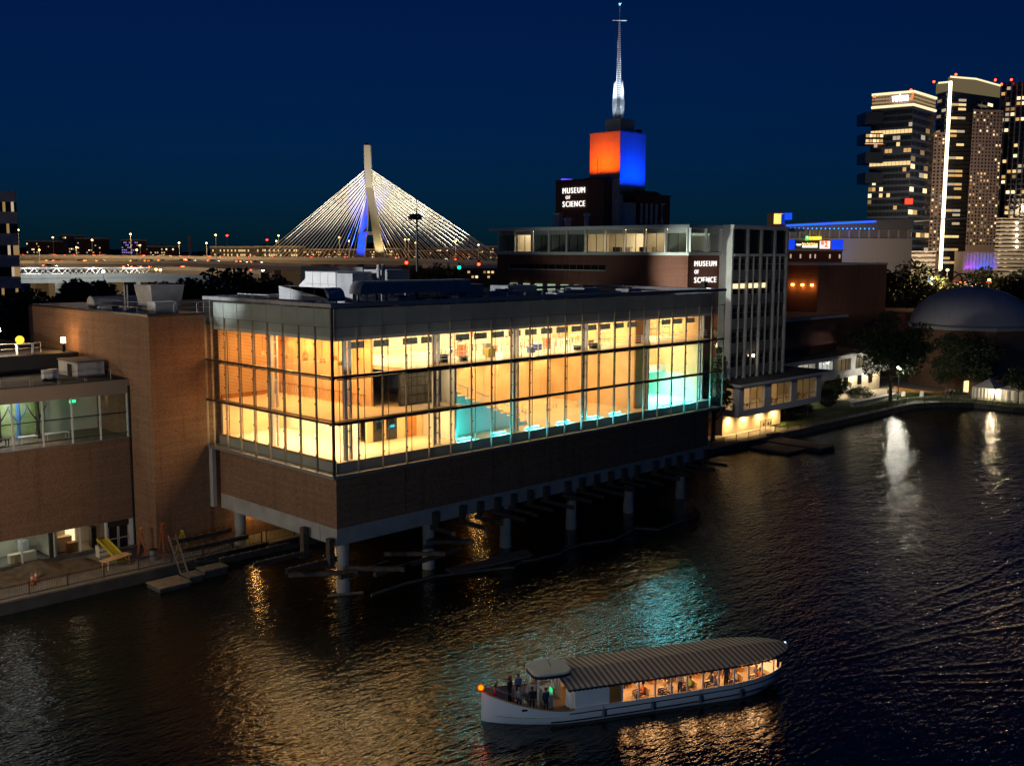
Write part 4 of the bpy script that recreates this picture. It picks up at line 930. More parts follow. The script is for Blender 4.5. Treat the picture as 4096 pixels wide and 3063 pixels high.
sp = thing('spire', 'slender lit metal spire with fins on the museum tower', 'spire', (104.1, 53.9, 54.81))
spm = mat('spire_metal', (.72,.75,.78), .35, .6, .1, 1)
MB().tube([(0,0,0),(0,0,7),(0,0,17.8)], [.42,.40,.13], 10).build('mast', mat('spire_core', (.25,.27,.3), .5, .5), sp, True)
for i in range(40):
    z = 4.2+i*.335; r_ = .46-.31*max(0,(z-7)/10.8) if z > 7 else .48
    MB().lathe([(r_,z),(r_,z+.14)], 12).build('ring', spm, sp, True)
for k in range(4):
    a = math.pi/4*0+YAW+math.pi/4+k*math.pi/2; c, s = math.cos(a), math.sin(a); pr = (-s, c)
    def q(r_, z, o): return (c*r_+pr[0]*o, s*r_+pr[1]*o, z)
    for o1, nm in ((.04,'fin'),):
        pl = [(1.25,0.0),(1.45,3.0),(1.05,6.9),(.98,6.9),(.42,3.6),(.95,.1)]
        MB().add([q(r_,z,-.05) for r_,z in pl]+[q(r_,z,.05) for r_,z in pl], [(5,4,3,2,1,0),(6,7,8,9,10,11)]+[(i,(i+1)%6,6+(i+1)%6,6+i) for i in range(6)]).build('fin', spm, sp, True)
    for j in range(7): MB().beam(q(.42,2.2+j*.42,0), q(1.15-.03*j,3.4+j*.42,0), .08,.08).build('strut', spm, sp, True)
MB().beam(Vector((0,0,17.9))-RGT*1.35, Vector((0,0,17.9))+RGT*1.35, .14,.14).build('cross_bar', spm, sp, True)
MB().tube([(0,0,17.8),(0,0,20.9)], .04, 6).build('lightning_rod', spm, sp, True); MB().lathe([(.08,20.6),(.3,20.9),(.3,21.0),(.1,21.2)], 10).build('finial', mat('verdigris',(.15,.45,.40),.5), sp, True)
for k in range(4):
    a = k*math.pi/2+YAW; lamp('SPOT', (104.1+3.4*math.cos(a), 53.9+3.4*math.sin(a), 54.9), 700, (.75,.87,1.0), .3, (104.1, 53.9, 58.4), 70, .8); lamp('SPOT', (104.1+2.0*math.cos(a), 53.9+2.0*math.sin(a), 54.9), 40000, (.75,.87,1.0), .3, (104.1, 53.9, 69), 30, .8)
for i, (x, y, h, r_) in enumerate(((86.6,50.6,1.2,.55),(87.2,46.8,1.9,.4))):
    t = thing('roof_vent', ('short round steel vent on the museum roof','taller round steel vent on the museum roof')[i], 'vent', (x, y, 34.5), 0, 'round vents on the museum roof')
    MB().tube([(0,0,0),(0,0,h)], r_, 12).build('stack', galv, t, True); MB().lathe([(r_*1.4,h),(r_*1.4,h+.3),(r_*.8,h+.5)], 12).build('cap', galv, t, True)
t = thing('roof_hatch', 'grey roof hatch box in front of the tower base', 'hatch', (86.3, 52.4, 34.5)); MB().box(0,.9,0,1.3,0,2.4).build('box', spand, t, True); MB().box(-.1,1,-.1,1.4,2.4,2.5).build('lid', galv, t, True)
t = thing('antenna_tripod', 'tripod mast with dishes on the museum roof', 'antenna', (111.5, 48.8, 34.5))
MB().tube([(0,0,0),(0,0,5)], .1, 7).build('pole', galv, t, True)
for k in range(3): MB().tube([(0,0,2.4),(1.0*math.cos(k*2.1),1.0*math.sin(k*2.1),0)], .05, 6).build('leg', galv, t, True)
MB().lathe([(.05,0),(.35,.12),(.5,.3),(.48,.3)], 12).build('dish', white, t, True).location = (0,-.2,4.6)
# ------------------------------------------------------------------ cafeteria box over the river walk
cf = thing('cafeteria', 'concrete cafeteria box with big warm windows jutting over the river walk', 'building', (103, 20, .9))
MB().box(89.8,116.2,16.9,30,4.2,4.95).build('floor_slab', concl, cf); MB().box(89.3,119.7,16.3,30,9.1,9.5).build('roof_slab', concl, cf); MB().box(89.5,119.5,16.5,30,9.501,9.58).build('roof', roofm, cf)
MB().box(89.8,116.2,16.9,17.3,4.951,5.25).build('sill', concl, cf); MB().box(89.8,116.2,16.9,17.3,8.72,9.09).build('lintel', concl, cf)
for x0, x1 in ((89.8,91.2),(97.4,99.5),(105.9,107.9),(114.5,116.2)): bx('pier', cf, x0, x1, 16.88, 17.4, 5.251, 8.719, concl)
MB().box(89.8,90.2,17.31,30,4.951,5.25).build('sill', concl, cf); MB().box(89.8,90.2,17.31,30,8.72,9.09).build('lintel', concl, cf)
for y0, y1 in ((17.41,18.1),(21.0,22.0),(25.0,30)): bx('pier', cf, 89.8, 90.2, y0, y1, 5.251, 8.719, concl)
for y0 in (18.1, 22.0):
    for k in range(2): bx('window', cf, 89.95, 89.98, y0+.05+k*1.45, y0+1.4+k*1.45, 5.27, 8.7, glass2); bx('window_frame', cf, 89.92, 90.0, y0+1.42+k*1.45, y0+1.48+k*1.45, 5.26, 8.71, woodd)
MB().box(115.9,116.2,17.41,30,4.951,9.09).build('side_wall', concl, cf)
for x0, x1 in ((91.2,97.4),(99.5,105.9),(107.9,114.5)):
    w = (x1-x0)/3
    for k in range(3):
        bx('window', cf, x0+k*w+.05, x0+(k+1)*w-.05, 17.05, 17.08, 5.28, 8.7, glass2)
        bx('window_frame', cf, x0+k*w-.05, x0+k*w+.05, 17.0, 17.14, 5.26, 8.71, woodd)
    bx('window_rail', cf, x0, x1, 17.15, 17.2, 6.05, 6.12, woodd)
MB().box(90.3,115.8,24.0,24.3,4.96,9.08).build('back_wall', plaster, cf)
for x in (98.4, 106.8): MB().box(x,x+.15,20,24,4.96,9.08).build('partition', plaster, cf)
room(91, 98, 18, 23.5, 9.08, 1, 1, 170, WARM2, cf); room(99, 106.5, 18, 23.5, 9.08, 1, 1, 120, (1,.58,.2), cf); room(107.2, 115, 18, 23.5, 9.08, 1, 1, 75, (1,.55,.18), cf)
for i, (x, y) in enumerate(((92.0,18.6),(94.6,19.4),(101.0,18.8),(103.6,19.4),(109.4,18.8),(112.4,19.2),(91.4,21.2))):
    t = thing('cafe_table', 'round cafe table with chairs inside the cafeteria, %s from left' % ordn[i], 'table', (x, y, 4.96), 0, 'cafeteria tables')
    MB().lathe([(.5,.72),(.5,.76)], 14).build('top', blackm if i % 2 else woodp, t, True); MB().tube([(0,0,0),(0,0,.72)], .05, 6).build('stem', blackm, t, True); MB().lathe([(.3,0),(.3,.03),(.05,.06)], 10).build('foot', blackm, t, True)
    for k in range(3):
        a = k*2.1+.5; cx_, cy_ = math.cos(a)*.85, math.sin(a)*.85
        t2 = thing('cafe_chair', 'slim cafeteria chair at the %s table from left, %s side' % (ordn[i], ('right','left','near')[k]), 'chair', (x+cx_, y+cy_, 4.96), a, 'cafeteria chairs')
        MB().box(-.22,.22,-.22,.22,.43,.47).build('seat', woodd, t2, True); MB().box(.18,.22,-.22,.22,.47,.9).build('backrest', woodd, t2, True)
        for sx in (-.2,.17):
            for sy in (-.2,.17): MB().box(sx,sx+.03,sy,sy+.03,0,.43).build('leg', blackm, t2, True)
MB().box(90.0,108.0,20.0,30,.9,4.19).build('lower_wall', cream, cf)
bx('service_door', cf, 87.6, 89.99, 21.2, 21.4, .95, 3.9, woodd)
MB().box(84.3,89.99,21.41,23.3,.9,4.6).build('link_wall', cream, cf)
for x in (91.6, 96.2, 101.0, 105.6):
    o = thing('downlight', 'round downlight under the cafeteria slab, %s from the left' % ordn[int((x-91)/4.6)], 'lamp', (x, 19.3, 4.1), 0, 'downlights under the cafeteria')
    MB().lathe([(.16,-.02),(.16,.1)], 10).build('can', blackm, o, True); MB().lathe([(.12,-.03),(.13,-.021)], 10).build('lens', ambm, o, True)
    lamp('SPOT', (x, 19.15, 4.0), 2300, (1,.60,.22), .3, (x, 19.6, .9), 150, 1.0)
t = thing('security_gate', 'steel mesh gate with notices on the river walk below the cafeteria', 'gate', (94.3, 15.6, .9))
for x in (0, 1.6, 3.3): MB().box(x,x+.07,0,.07,0,2.5).build('post', steelg, t, True)
MB().box(.07,3.3,.01,.06,2.4,2.47).build('top_rail', steelg, t, True); MB().box(.07,3.3,.01,.06,.1,.16).build('bottom_rail', steelg, t, True)
ms_ = MB()
for i in range(21): ms_.box(.14+i*.15,.15+i*.15,.02,.04,.17,2.39)
o = ms_.build('mesh_bars', steelg, t, True); o['kind'] = 'stuff'
for x in (.8, 2.2, 3.0): MB().box(x,x+.36,-.03,.01,1.5,2.0).build('notice', blackm, t, True)
t = thing('quay_steps', 'dark landing block with steps at the gate above the docks', 'steps', (95, 13.6, .2))
MB().box(95,97.6,13.95,14.9,.2,1.3).build('block', concd, t); MB().box(97.61,98.4,13.95,14.9,.2,.9).build('step', timber, t); MB().box(98.41,99.1,13.95,14.9,.2,.6).build('step', timber, t)
# ------------------------------------------------------------------ podium, brick blocks behind
pd = thing('podium_wing', 'long pale podium with square windows right of the white tower', 'building', (138, 35, .9))
MB().box(109.9,166,26.2,27.0,5.4,6.85).build('spandrel', concl, pd); MB().box(109.9,166,26.2,27.0,9.2,10.0).build('lintel', concl, pd); MB().box(109.7,166.3,25.9,50,10.001,10.3).build('roof', roofm, pd)
pw = [(117.5,123),(124.7,131),(132.5,138),(140.2,145.7),(147.7,153.4),(155.4,161)]
px = [(109.9,117.5)]+[(a[1],b[0]) for a, b in zip(pw, pw[1:])]+[(161,166)]
for a, b in px: bx('pier', pd, a, b, 26.2, 26.9, 6.851, 9.199, concl)
for i, (a, b) in enumerate(pw):
    w = (b-a)/3
    for k in range(3): bx('window', pd, a+k*w+.05, a+(k+1)*w-.05, 26.4, 26.43, 6.87, 9.18, glass2); bx('window_frame', pd, a+k*w-.05, a+k*w+.05, 26.36, 26.47, 6.86, 9.19, bronze)
MB().box(110,166,27.01,50,5.4,5.8).build('floor_slab', concl, pd); MB().box(110,166,31.0,31.3,5.81,9.99).build('room_wall', white, pd)
for x in (131.7, 139.2, 146.8): MB().box(x,x+.15,27.02,31,5.81,9.99).build('room_wall', white, pd)
for x, p, c in ((120.5,150,(1,.92,.8)),(128,170,(1,.9,.75)),(135.3,260,(1,.96,.9)),(143,50,(1,.66,.28)),(150.4,60,(1,.7,.25)),(158,50,(1,.7,.3))): lamp('AREA', (x, 29, 9.8), p, c, 4, (x, 29.4, 6), size_y=2)
MB().box(118,166,29.5,50,.9,5.39).build('ground_wall', cream, pd)
for a in (126.5, 141.5, 149.5, 155.5, 160.5): bx('ground_window', pd, a, a+1.8, 29.42, 29.499, 2.6, 4.6, darkglass)
for a in (124, 132, 146.6, 152.8, 158.6, 163): lamp('AREA', (a, 28.6, 5.3), 260, (1,.83,.55), 3, (a, 29.1, 2), size_y=.4); bx('soffit_light', pd, a-.8, a+.8, 28.5, 28.7, 5.33, 5.39, fxm)
mb_ = thing('theatre_block', 'dark windowless brick block with a pale roof edge above the podium', 'building', (132, 38, 10))
MB().box(112,146.5,30,50,10.31,17.2).build('wall', brickd, mb_); MB().box(111.8,150.4,29.6,50.3,17.201,17.65).build('roof_slab', concl, mb_); MB().box(112.3,150,30,50,17.651,17.75).build('roof', roofg, mb_)
lb = thing('rear_block', 'dark low block with a lit edge between the theatre and the tall brick block', 'building', (135, 60, .9))
MB().box(112,156.3,50.4,75,.9,20.5).build('wall', brickd, lb); MB().box(112,156.3,50.35,75,20.501,20.8).build('roof', roofm, lb)
bb = thing('tall_brick_block', 'tall dark brick block with three orange wall lamps on its left side', 'building', (172, 55, .9))
MB().box(156.4,189.5,40,70,.9,27.6).build('wall', brickd, bb); MB().box(156.2,189.7,39.8,70.2,27.601,28.0).build('coping', concl, bb)
MB().box(118,156.39,56,70,20.81,27.4).build('wing_wall', brickd, bb)
for i, y in enumerate((41.3, 43.6, 46.0)):
    bx('wall_lamp', bb, 156.1, 156.39, y-.25, y+.25, 23.1, 23.5, emit('sodium_lamp', (1,.42,.06), 22)); lamp('POINT', (155.6, y, 23.0), 110, (1,.42,.08), .15)
MB().box(189.6,206,30,62,.9,16.5).build('lower_wing', brickd, bb)
# ------------------------------------------------------------------ domed theatre
dm = thing('domed_theatre', 'brick drum theatre with a huge grey dome at the right', 'building', (190, 20, .9))
oc = [(190.8+13.6*math.cos(R(22.5+k*45)+.35), 20+13.6*math.sin(R(22.5+k*45)+.35)) for k in range(8)]
MB().prism(oc, .9, 13.6).build('drum', brick, dm)
oc2 = [(190.8+(p[0]-190.8)*1.035, 20+(p[1]-20)*1.035) for p in oc]; MB().prism(oc2, 13.601, 14.2).build('cornice', concl, dm)
d_ = MB(); d_.smooth = True
d_.lathe([(13.2*math.cos(R(a)), 14.2+8.6*math.sin(R(a))) for a in (0,6,12,18,24,30,37,44,52,60,68,76,84,89.9)], 48, (190.8,20)); d_.build('dome', mat('dome_membrane', (.50,.48,.50), .95, .0, .12, .3, spec=.05), dm)
for k in range(16):
    a = k*math.pi/8; MB().tube([(190.8+13.23*math.cos(R(e))*math.cos(a), 20+13.23*math.cos(R(e))*math.sin(a), 14.21+8.62*math.sin(R(e))) for e in (1,15,30,45,60,75,86)], .05, 4).build('seam', mat('dome_seam', (.38,.38,.44), .6), dm)
MB().lathe([(13.9,14.19),(14.0,14.3),(13.3,14.6)], 48, (190.8,20)).build('ring', concl, dm)
bx('entrance_canopy', dm, 172, 176, 8, 14, 4.2, 4.6, concl); bx('foyer', dm, 173, 180, 6, 16, .92, 4.19, brick)
bx('lit_doorway', dm, 172.9, 172.99, 13.0, 14.0, 1.0, 3.4, emit('lit_doorway2', (1,.7,.3), 1.8))
# ------------------------------------------------------------------ white tent
tt = thing('marquee_tent', 'white frame tent glowing under a lamp on the right bank', 'tent', (165, 3, .95))
canv = mat('white_canvas', (.72,.70,.64), .8, 0, .12, .7)
for y0, y1 in ((4.2,8.6),(-4.0,4.0),(-12,-4.2)):
    xm, ym = 166.2, (y0+y1)/2
    MB().add([(163.2,y0,3.4),(169.2,y0,3.4),(169.2,y1,3.4),(163.2,y1,3.4),(xm,ym,5.0),(163.2,y0,3.25),(169.2,y0,3.25),(169.2,y1,3.25),(163.2,y1,3.25)], [(0,1,4),(1,2,4),(2,3,4),(3,0,4),(5,8,7,6),(0,5,6,1),(1,6,7,2),(2,7,8,3),(3,8,5,0)]).build('canopy', canv, tt)
    w_ = MB(); n_ = 22; pts = []
    for i in range(n_+1): pts.append((163.3+.12*math.sin(i*1.9), y0+.05+(y1-y0-.1)*i/n_))
    for i in range(n_): w_.add([(*pts[i],1.0),(*pts[i+1],1.0),(pts[i+1][0]*1+.0,pts[i+1][1],3.24),(pts[i][0],pts[i][1],3.24)], [(3,2,1,0)])
    w_.build('side_wall', canv, tt)
    for y in (y0+.05, y1-.05): bx('pole', tt, 163.15, 163.24, y-.04, y+.04, .95, 3.24, white)
MB().add([(163.3,8.55,1.0),(169.1,8.55,1.0),(169.1,8.55,3.24),(163.3,8.55,3.24)], [(0,1,2,3)]).build('side_wall', canv, tt)
t = thing('tent_lamp', 'small glowing lamp at the eaves of the white tent', 'lamp', (162.8, 4.1, 3.2)); MB().box(0,.3,-.2,.2,0,.12).build('housing', blackm, t, True); MB().ball((.1,0,-.12), .14, 8, 6).build('bulb', emit('tent_bulb', (1,.72,.38), 60), t, True)
lamp('POINT', (162.2, 4.1, 2.9), 420, (1,.78,.48), .12); lamp('POINT', (161.9, -5.5, 2.9), 300, (1,.78,.48), .12)
# ------------------------------------------------------------------ river walk lamp and small things
t = thing('river_lamp', 'brilliant white lamp post beside the big lawn tree', 'street lamp', (151.2, 18.6, .96))
MB().tube([(0,0,0),(0,0,6.0)], [.11,.07], 8).build('pole', blackm, t, True); MB().lathe([(.12,0),(.2,.02),(.14,.5)], 10).build('base', blackm, t, True); MB().ball((0,0,6.35), .34, 12, 8).build('globe', emit('white_globe', (1,.93,.8), 420), t, True); MB().lathe([(.16,6.0),(.3,6.08),(.12,6.12)], 10).build('collar', blackm, t, True)
lamp('POINT', (150.7, 18.1, 7.0), 1700, (1,.92,.76), .3)
for i, (x, y) in enumerate(((118.5,20.6),(66.9,18.6))):
    t = thing('bollard_lamp', ('small path lamp post below the cafeteria corner','small path lamp post hidden by the hall end')[i], 'lamp', (x, y, .94)); MB().tube([(0,0,0),(0,0,3.2)], .06, 6).build('pole', steelg, t, True); MB().lathe([(.2,3.2),(.24,3.3),(.05,3.45)], 10).build('head', steelg, t, True)
tw = thing('stone_terrace_wall', 'low dry stone terrace wall with pale coping slabs on the lawn', 'wall', (144, 20.1, .96))
rr = random.Random(9)
for i in range(9): bx('coping_slab', tw, 134.6+i*2.1, 136.6+i*2.1, 19.7, 20.6, 1.75, 1.88, concl)
for j in range(3):
    x = 134.6+.3*(j % 2)
    while x < 153.4:
        w = rr.uniform(.5, 1.0); bx('stone', tw, x, min(x+w-.04, 153.4), 19.78+rr.uniform(0,.06), 20.45, .96+j*.26, .96+j*.26+.24, conc); x += w
bw = thing('bench_wall', 'curved brown timber bench wall in front of the lit entrance', 'wall', (164, 20, .96))
pts = [(165.3,25.6),(164.2,23),(163.7,20.4),(163.8,18.4),(164.3,16.7),(165.6,15.6),(167.5,15.1)]
for a, b in zip(pts, pts[1:]): MB().beam((*a,1.3),(*b,1.3),.5,.7).build('segment', woodd, bw)
for i, (x, y) in enumerate(((156.0,19.6),(158.9,17.0))):
    t = thing('sign_board', ('pale folding sign board on the bright lawn','white notice board further right on the lawn')[i], 'sign', (x, y, 1.0))
    MB().beam((-.3,0,0),(0,0,1.1),.7,.04).build('panel', white if i else plaster, t, True); MB().beam((.3,0,0),(0.02,0,1.1),.7,.04).build('panel', white if i else plaster, t, True)
t = thing('boulder', 'smooth pale boulder beside the lawn tree', 'boulder', (156.5, 22.0, 1.0)); MB().ball((0,0,.6), .9, 12, 8, .75).build('rock', mat('pale_rock', (.4,.32,.24), .9), t, True)

# floodlights on the roofs that wash the museum name and the top storey; the tower one is an added fill
for i, (x, y, z, ax, ay, az, pw, ang) in enumerate(((70,25.5,24.0,93,23,29,13000,60),(70,46,24.3,84.3,45,33.5,1100,100),(57.4,2.0,25.73,103,20,14,13000,64))):
    t = thing('floodlight', ('roof floodlight aimed at the museum name','roof floodlight aimed at the glazed top storey','added fill floodlight on the hall roof for the white tower')[i], 'floodlight', (x, y, z), 0, 'roof floodlights')
    MB().box(-.25,.25,-.25,.25,0,.5).build('stand', blackm, t, True); MB().box(-.3,.3,-.3,.3,.501,.85).build('head', blackm, t, True); MB().box(.301,.33,-.26,.26,.53,.82).build('lens', emit('flood_lens', (.9,1,.9), 30), t, True)
    lamp('SPOT', (x+.6, y, z+.75), pw, (.86,1,.84) if i < 2 else (1,.95,.85), .2, (ax, ay, az), ang, .8)
# ------------------------------------------------------------------ trees and shrubs
def tree_parts(seed, H, W, base, nleaf, leaf, lm=leafm, nb=26, trunk=True, squash=1.0):
    r_ = random.Random(seed); t = MB(); cz = (H+base)/2; ch = (H-base)/2
    lean = (r_.uniform(-.3,.3), r_.uniform(-.3,.3))
    tr = MB(); tr.tube([(0,0,-.1),(lean[0]*.3,lean[1]*.3,base*.6),(lean[0],lean[1],base+ch*.7),(lean[0],lean[1],H*.86)], [H*.024,H*.018,H*.011,H*.003], 8)
    blobs = []
    for i in range(nb):
        a = r_.uniform(0, 6.283); e = r_.uniform(-.85, .95); q = r_.uniform(.35, .95); s = math.sqrt(max(0, 1-e*e))
        c = Vector((math.cos(a)*s*q*W, math.sin(a)*s*q*W, cz+e*q*ch)); blobs.append((c, r_.uniform(.20, .38)*W))
        if i < 11:
            st = Vector((lean[0]*.7, lean[1]*.7, base*.7+(c.z-base*.7)*.35)); tr.tube([st, st.lerp(c,.5)+Vector((0,0,-.04*H)), c], [H*.010,H*.006,H*.002], 5)
    for i in range(nleaf):
        c, rad = blobs[r_.randrange(nb)]
        d = Vector((r_.gauss(0,1), r_.gauss(0,1), r_.gauss(0,1))).normalized()*rad*(r_.random()**.4)*1.12; d.z *= .8*squash
        p = c+d; u = Vector((r_.gauss(0,1), r_.gauss(0,1), r_.gauss(0,.6))).normalized(); v = u.cross(Vector((r_.gauss(0,1), r_.gauss(0,1), r_.gauss(0,1)))).normalized()
        l = leaf*r_.uniform(.6,1.3)
        t.add([p-u*l*.5, p+v*l*.28, p+u*l*.5, p-v*l*.28], [(0,1,2,3)])
    return tr.mesh('trunk', bark), t.mesh('crown', lm)
TP = {'broad': tree_parts(1, 18, 7.4, 4.6, 14000, .55, leafm, 34), 'round': tree_parts(2, 12, 7.2, 2.0, 13000, .55, leafd, 34), 'small': tree_parts(3, 7, 2.9, 2.2, 3000, .38),
      'tall': tree_parts(4, 20, 6.4, 3.0, 6000, .95, leafd, 30), 'wide': tree_parts(5, 18, 8.6, 2.0, 6500, 1.0, leafd, 30), 'col': tree_parts(6, 16, 2.6, 1.5, 4500, .5, leafd, 30),
      'bush': tree_parts(7, 4.6, 2.0, .1, 4200, .26, leafm, 26), 'hedge': tree_parts(8, 1.9, 2.6, .0, 4200, .20, leafm, 30, True, .5)}
def tree(kind, x, y, z, label, sc=1.0, rz=0.0, name='tree', cat='tree', group='trees', crown='crown'):
    t = thing(name, label, cat, (x, y, z), rz, group); t.scale = sc if hasattr(sc, '__len__') else (sc,)*3
    link('trunk', TP[kind][0], (0,0,0), t, 0, True); link(crown, TP[kind][1], (0,0,0), t, 0, True); return t
tree('broad', 146.3, 17.9, .95, 'big broad tree on the lawn left of the white lamp')
tree('round', 170.5, 13.5, .95, 'wide round tree in front of the domed theatre')
tree('small', 161.5, -1.0, .95, 'small tree at the right edge before the white tent', 1.05)
tree('col', 85.4, 18.6, .9, 'dark narrow tree between the hall end and the white tower', .98)
tree('bush', 141.6, 27.0, .94, 'tall round shrub by the lit podium wall', (1.35,1.35,1.25), 0, 'shrub', 'shrub', 'shrubs on the right bank', 'foliage')
tree('bush', 132.5, 24.6, .94, 'dark shrub beside the cafeteria corner', (1.2,1.2,1.0), 1, 'shrub', 'shrub', 'shrubs on the right bank', 'foliage')
tree('hedge', 146.6, 24.4, .94, 'low rounded hedge right of the tall shrub', (1.6,1.2,1.35), 0, 'shrub', 'shrub', 'shrubs on the right bank', 'foliage')
tree('bush', 111.5, 20.8, .94, 'dark bush under the right end of the cafeteria', (1.5,1.3,.75), 2, 'shrub', 'shrub', 'shrubs on the right bank', 'foliage')
tree('bush', 115.6, 21.6, .94, 'second dark bush under the cafeteria end, further right', (1.4,1.3,.8), 3, 'shrub', 'shrub', 'shrubs on the right bank', 'foliage')
for i, (x, y, sx, sz) in enumerate(((118.5,25.2,1.3,.8),(122.5,24.4,1.1,.6),(126.0,25.6,1.4,.75),(129.6,22.6,.9,.5),(136.4,26.4,1.2,.8),(120.0,21.8,.9,.45))):
    tree('bush', x, y, .94, 'dark garden bush on the bank between cafeteria and terrace wall, %s from the left' % ordn[i], (sx,sx,sz), i*1.1, 'shrub', 'shrub', 'shrubs on the right bank', 'foliage')
def btree(kind, px, py, d, label, wd=1.0, rz=0.0):
    p = at(px, py, d); h = {'tall':20,'wide':18,'round':12,'broad':18}[kind]; s = (p.z-.9)/h
    return tree(kind, p.x, p.y, .9, label, (s*wd, s*wd, s), rz)
for i, (k, px, py, d, wd, l) in enumerate((('tall',30,1165,230,.9,'dark tree at the left edge below the highway'),('wide',225,1120,245,.9,'dark tree left of the blue street lamp'),('tall',330,1105,240,1,'dark tree below the white truss'),
    ('wide',470,1128,235,1,'wide dark tree behind the half round duct'),('tall',600,1112,250,1,'tall dark tree in the middle of the left grove'),('wide',720,1120,230,1,'wide dark tree behind the cooling tower'),
    ('tall',830,1095,240,1.1,'tall dark tree left of the bright street lamp'),('wide',930,1078,235,1.1,'highest dark tree behind the hall roof railing'),('tall',1030,1085,245,1,'dark tree right of the highest one'),
    ('wide',1110,1112,240,.9,'dark tree just left of the pale air handler'),('tall',130,1150,225,.9,'low dark tree second from the left edge'))):
    btree(k, px, py, d, l, wd, i*1.3)
for i, (k, px, py, d, l) in enumerate((('round',3590,1075,310,'dark tree left of the steel hoops'),('wide',3680,1130,300,'dark tree in front of the steel hoops'),('round',4010,1100,320,'dark tree right of the dome'),('wide',4080,1110,290,'dark tree at the right edge behind the dome'),('round',1715,1075,420,'small tree lit green under the bridge'),('round',1800,1085,430,'second small tree under the bridge, right one'))):
    btree(k, px, py, d, l, 1, i*1.7)
# ------------------------------------------------------------------ people
def person_mesh(pose):
    V = []; E = []; Rr = []; T = []
    def v(p, r_, tag_, par=None):
        V.append(p); Rr.append(r_ if hasattr(r_, '__len__') else (r_, r_)); T.append(tag_)
        if par is not None: E.append((par, len(V)-1))
        return len(V)-1
    z0 = {'stand': .95, 'walk': .93, 'sit': .52}[pose]
    pel = v((0,0,z0), (.13,.15), 2); sp_ = v((.0,0,z0+.22), (.11,.14), 1, pel); ch = v((.0,0,z0+.42), (.12,.17), 1, sp_); nk = v((.01,0,z0+.56), .058, 0, ch)
    hd = v((.03,0,z0+.66), (.095,.08), 0, nk); h2 = v((.03,0,z0+.76), (.095,.08), 3, hd); v((.015,0,z0+.82), (.06,.055), 3, h2)
    nose = v((.125,0,z0+.675), .014, 0, hd)
    for s in (-1, 1):
        sh = v((0,s*.19,z0+.46), .062, 1, ch)
        if pose == 'sit': el = v((.06,s*.25,z0+.2), .046, 1, sh); wr = v((.28,s*.17,z0+.17), .034, 0, el); f = Vector((.09,0,.0)); pm_ = v((.34,s*.15,z0+.17), (.036,.022), 0, wr)
        else:
            sw_ = s*.18 if pose == 'walk' else .03
            el = v((-.02+sw_*.5,s*.25,z0+.18), .046, 1, sh); wr = v((.04+sw_,s*.26,z0-.06), .034, 0, el); f = Vector((.01,0,-.08)); pm_ = v((.05+sw_,s*.26,z0-.12), (.022,.036), 0, wr)
        side = Vector((1,0,0)) if pose != 'sit' else Vector((0,1,0))
        for k, (o, l) in enumerate(((-.032,.85),(-.011,1.0),(.011,.95),(.030,.72))):
            q = v(tuple(Vector(V[pm_])+side*o+f*.55*l), .0095, 0, pm_); v(tuple(Vector(V[pm_])+side*o*.9+f*l+Vector((.012,0,-.01))), .008, 0, q)
        q = v(tuple(Vector(V[pm_])+side*(-.045)+f*.15), .0105, 0, pm_); v(tuple(Vector(V[pm_])+side*(-.06)+f*.5), .009, 0, q)
        hp_ = v((0,s*.1,z0-.04), .098, 2, pel)
        if pose == 'sit': kn = v((.44,s*.13,z0-.02), .07, 2, hp_); an = v((.42,s*.13,.1), .047, 2, kn); v((.57,s*.14,.045), .042, 4, an)
        else:
            st = s*.24 if pose == 'walk' else 0
            kn = v((.04+st*.55+(.05 if pose == 'walk' else 0),s*.11,.5), .068, 2, hp_); an = v((-.02+st,s*.11,.1+(.05 if st < 0 else 0)), .046, 2, kn); v((.15+st,s*.12,.045), .042, 4, an)
    me = bpy.data.meshes.new('body'); me.from_pydata(V, E, [])
    ob = bpy.data.objects.new('body_src', me); COL.objects.link(ob)
    sk = ob.modifiers.new('skin', 'SKIN'); sk.use_smooth_shade = True
    for i, d in enumerate(me.skin_vertices[0].data): d.radius = Rr[i]; d.use_root = (i == 0)
    ss = ob.modifiers.new('sub', 'SUBSURF'); ss.levels = 1; ss.render_levels = 1
    dg = bpy.context.evaluated_depsgraph_get(); dg.update()
    out = bpy.data.meshes.new_from_object(ob.evaluated_get(dg)); bpy.data.objects.remove(ob)
    P_ = [Vector(p) for p in V]
    idx = []
    for f in out.polygons:
        c = f.center; j = min(range(len(P_)), key=lambda k: (P_[k]-c).length_squared/(max(Rr[k])**.6)); idx.append(T[j])
    out.materials.clear()
    for k in range(5): out.materials.append(None)
    out.polygons.foreach_set('material_index', idx); out.update()
    return out
PM = {k: person_mesh(k) for k in ('stand', 'walk', 'sit')}
skinm = mat('skin', (.46,.29,.20), .6, 0, .1, 3); skin2 = mat('skin_deep', (.20,.11,.07), .6, 0, .1, 3); shoe = mat('shoe', (.03,.03,.03), .6)
def cloth(n_, c): return mat('cloth_'+n_, c, .85, 0, .2, 6)
CLO = {'white': (.65,.65,.63), 'orange': (.70,.20,.04), 'green': (.35,.55,.10), 'navy': (.03,.05,.14), 'pink': (.62,.30,.34), 'black': (.02,.02,.022), 'grey': (.25,.25,.27), 'tan': (.45,.33,.20), 'red': (.35,.05,.05), 'blue': (.08,.14,.35)}
HAIR = {'dark': (.02,.015,.012), 'brown': (.09,.05,.025), 'fair': (.35,.24,.12), 'grey': (.3,.3,.3)}
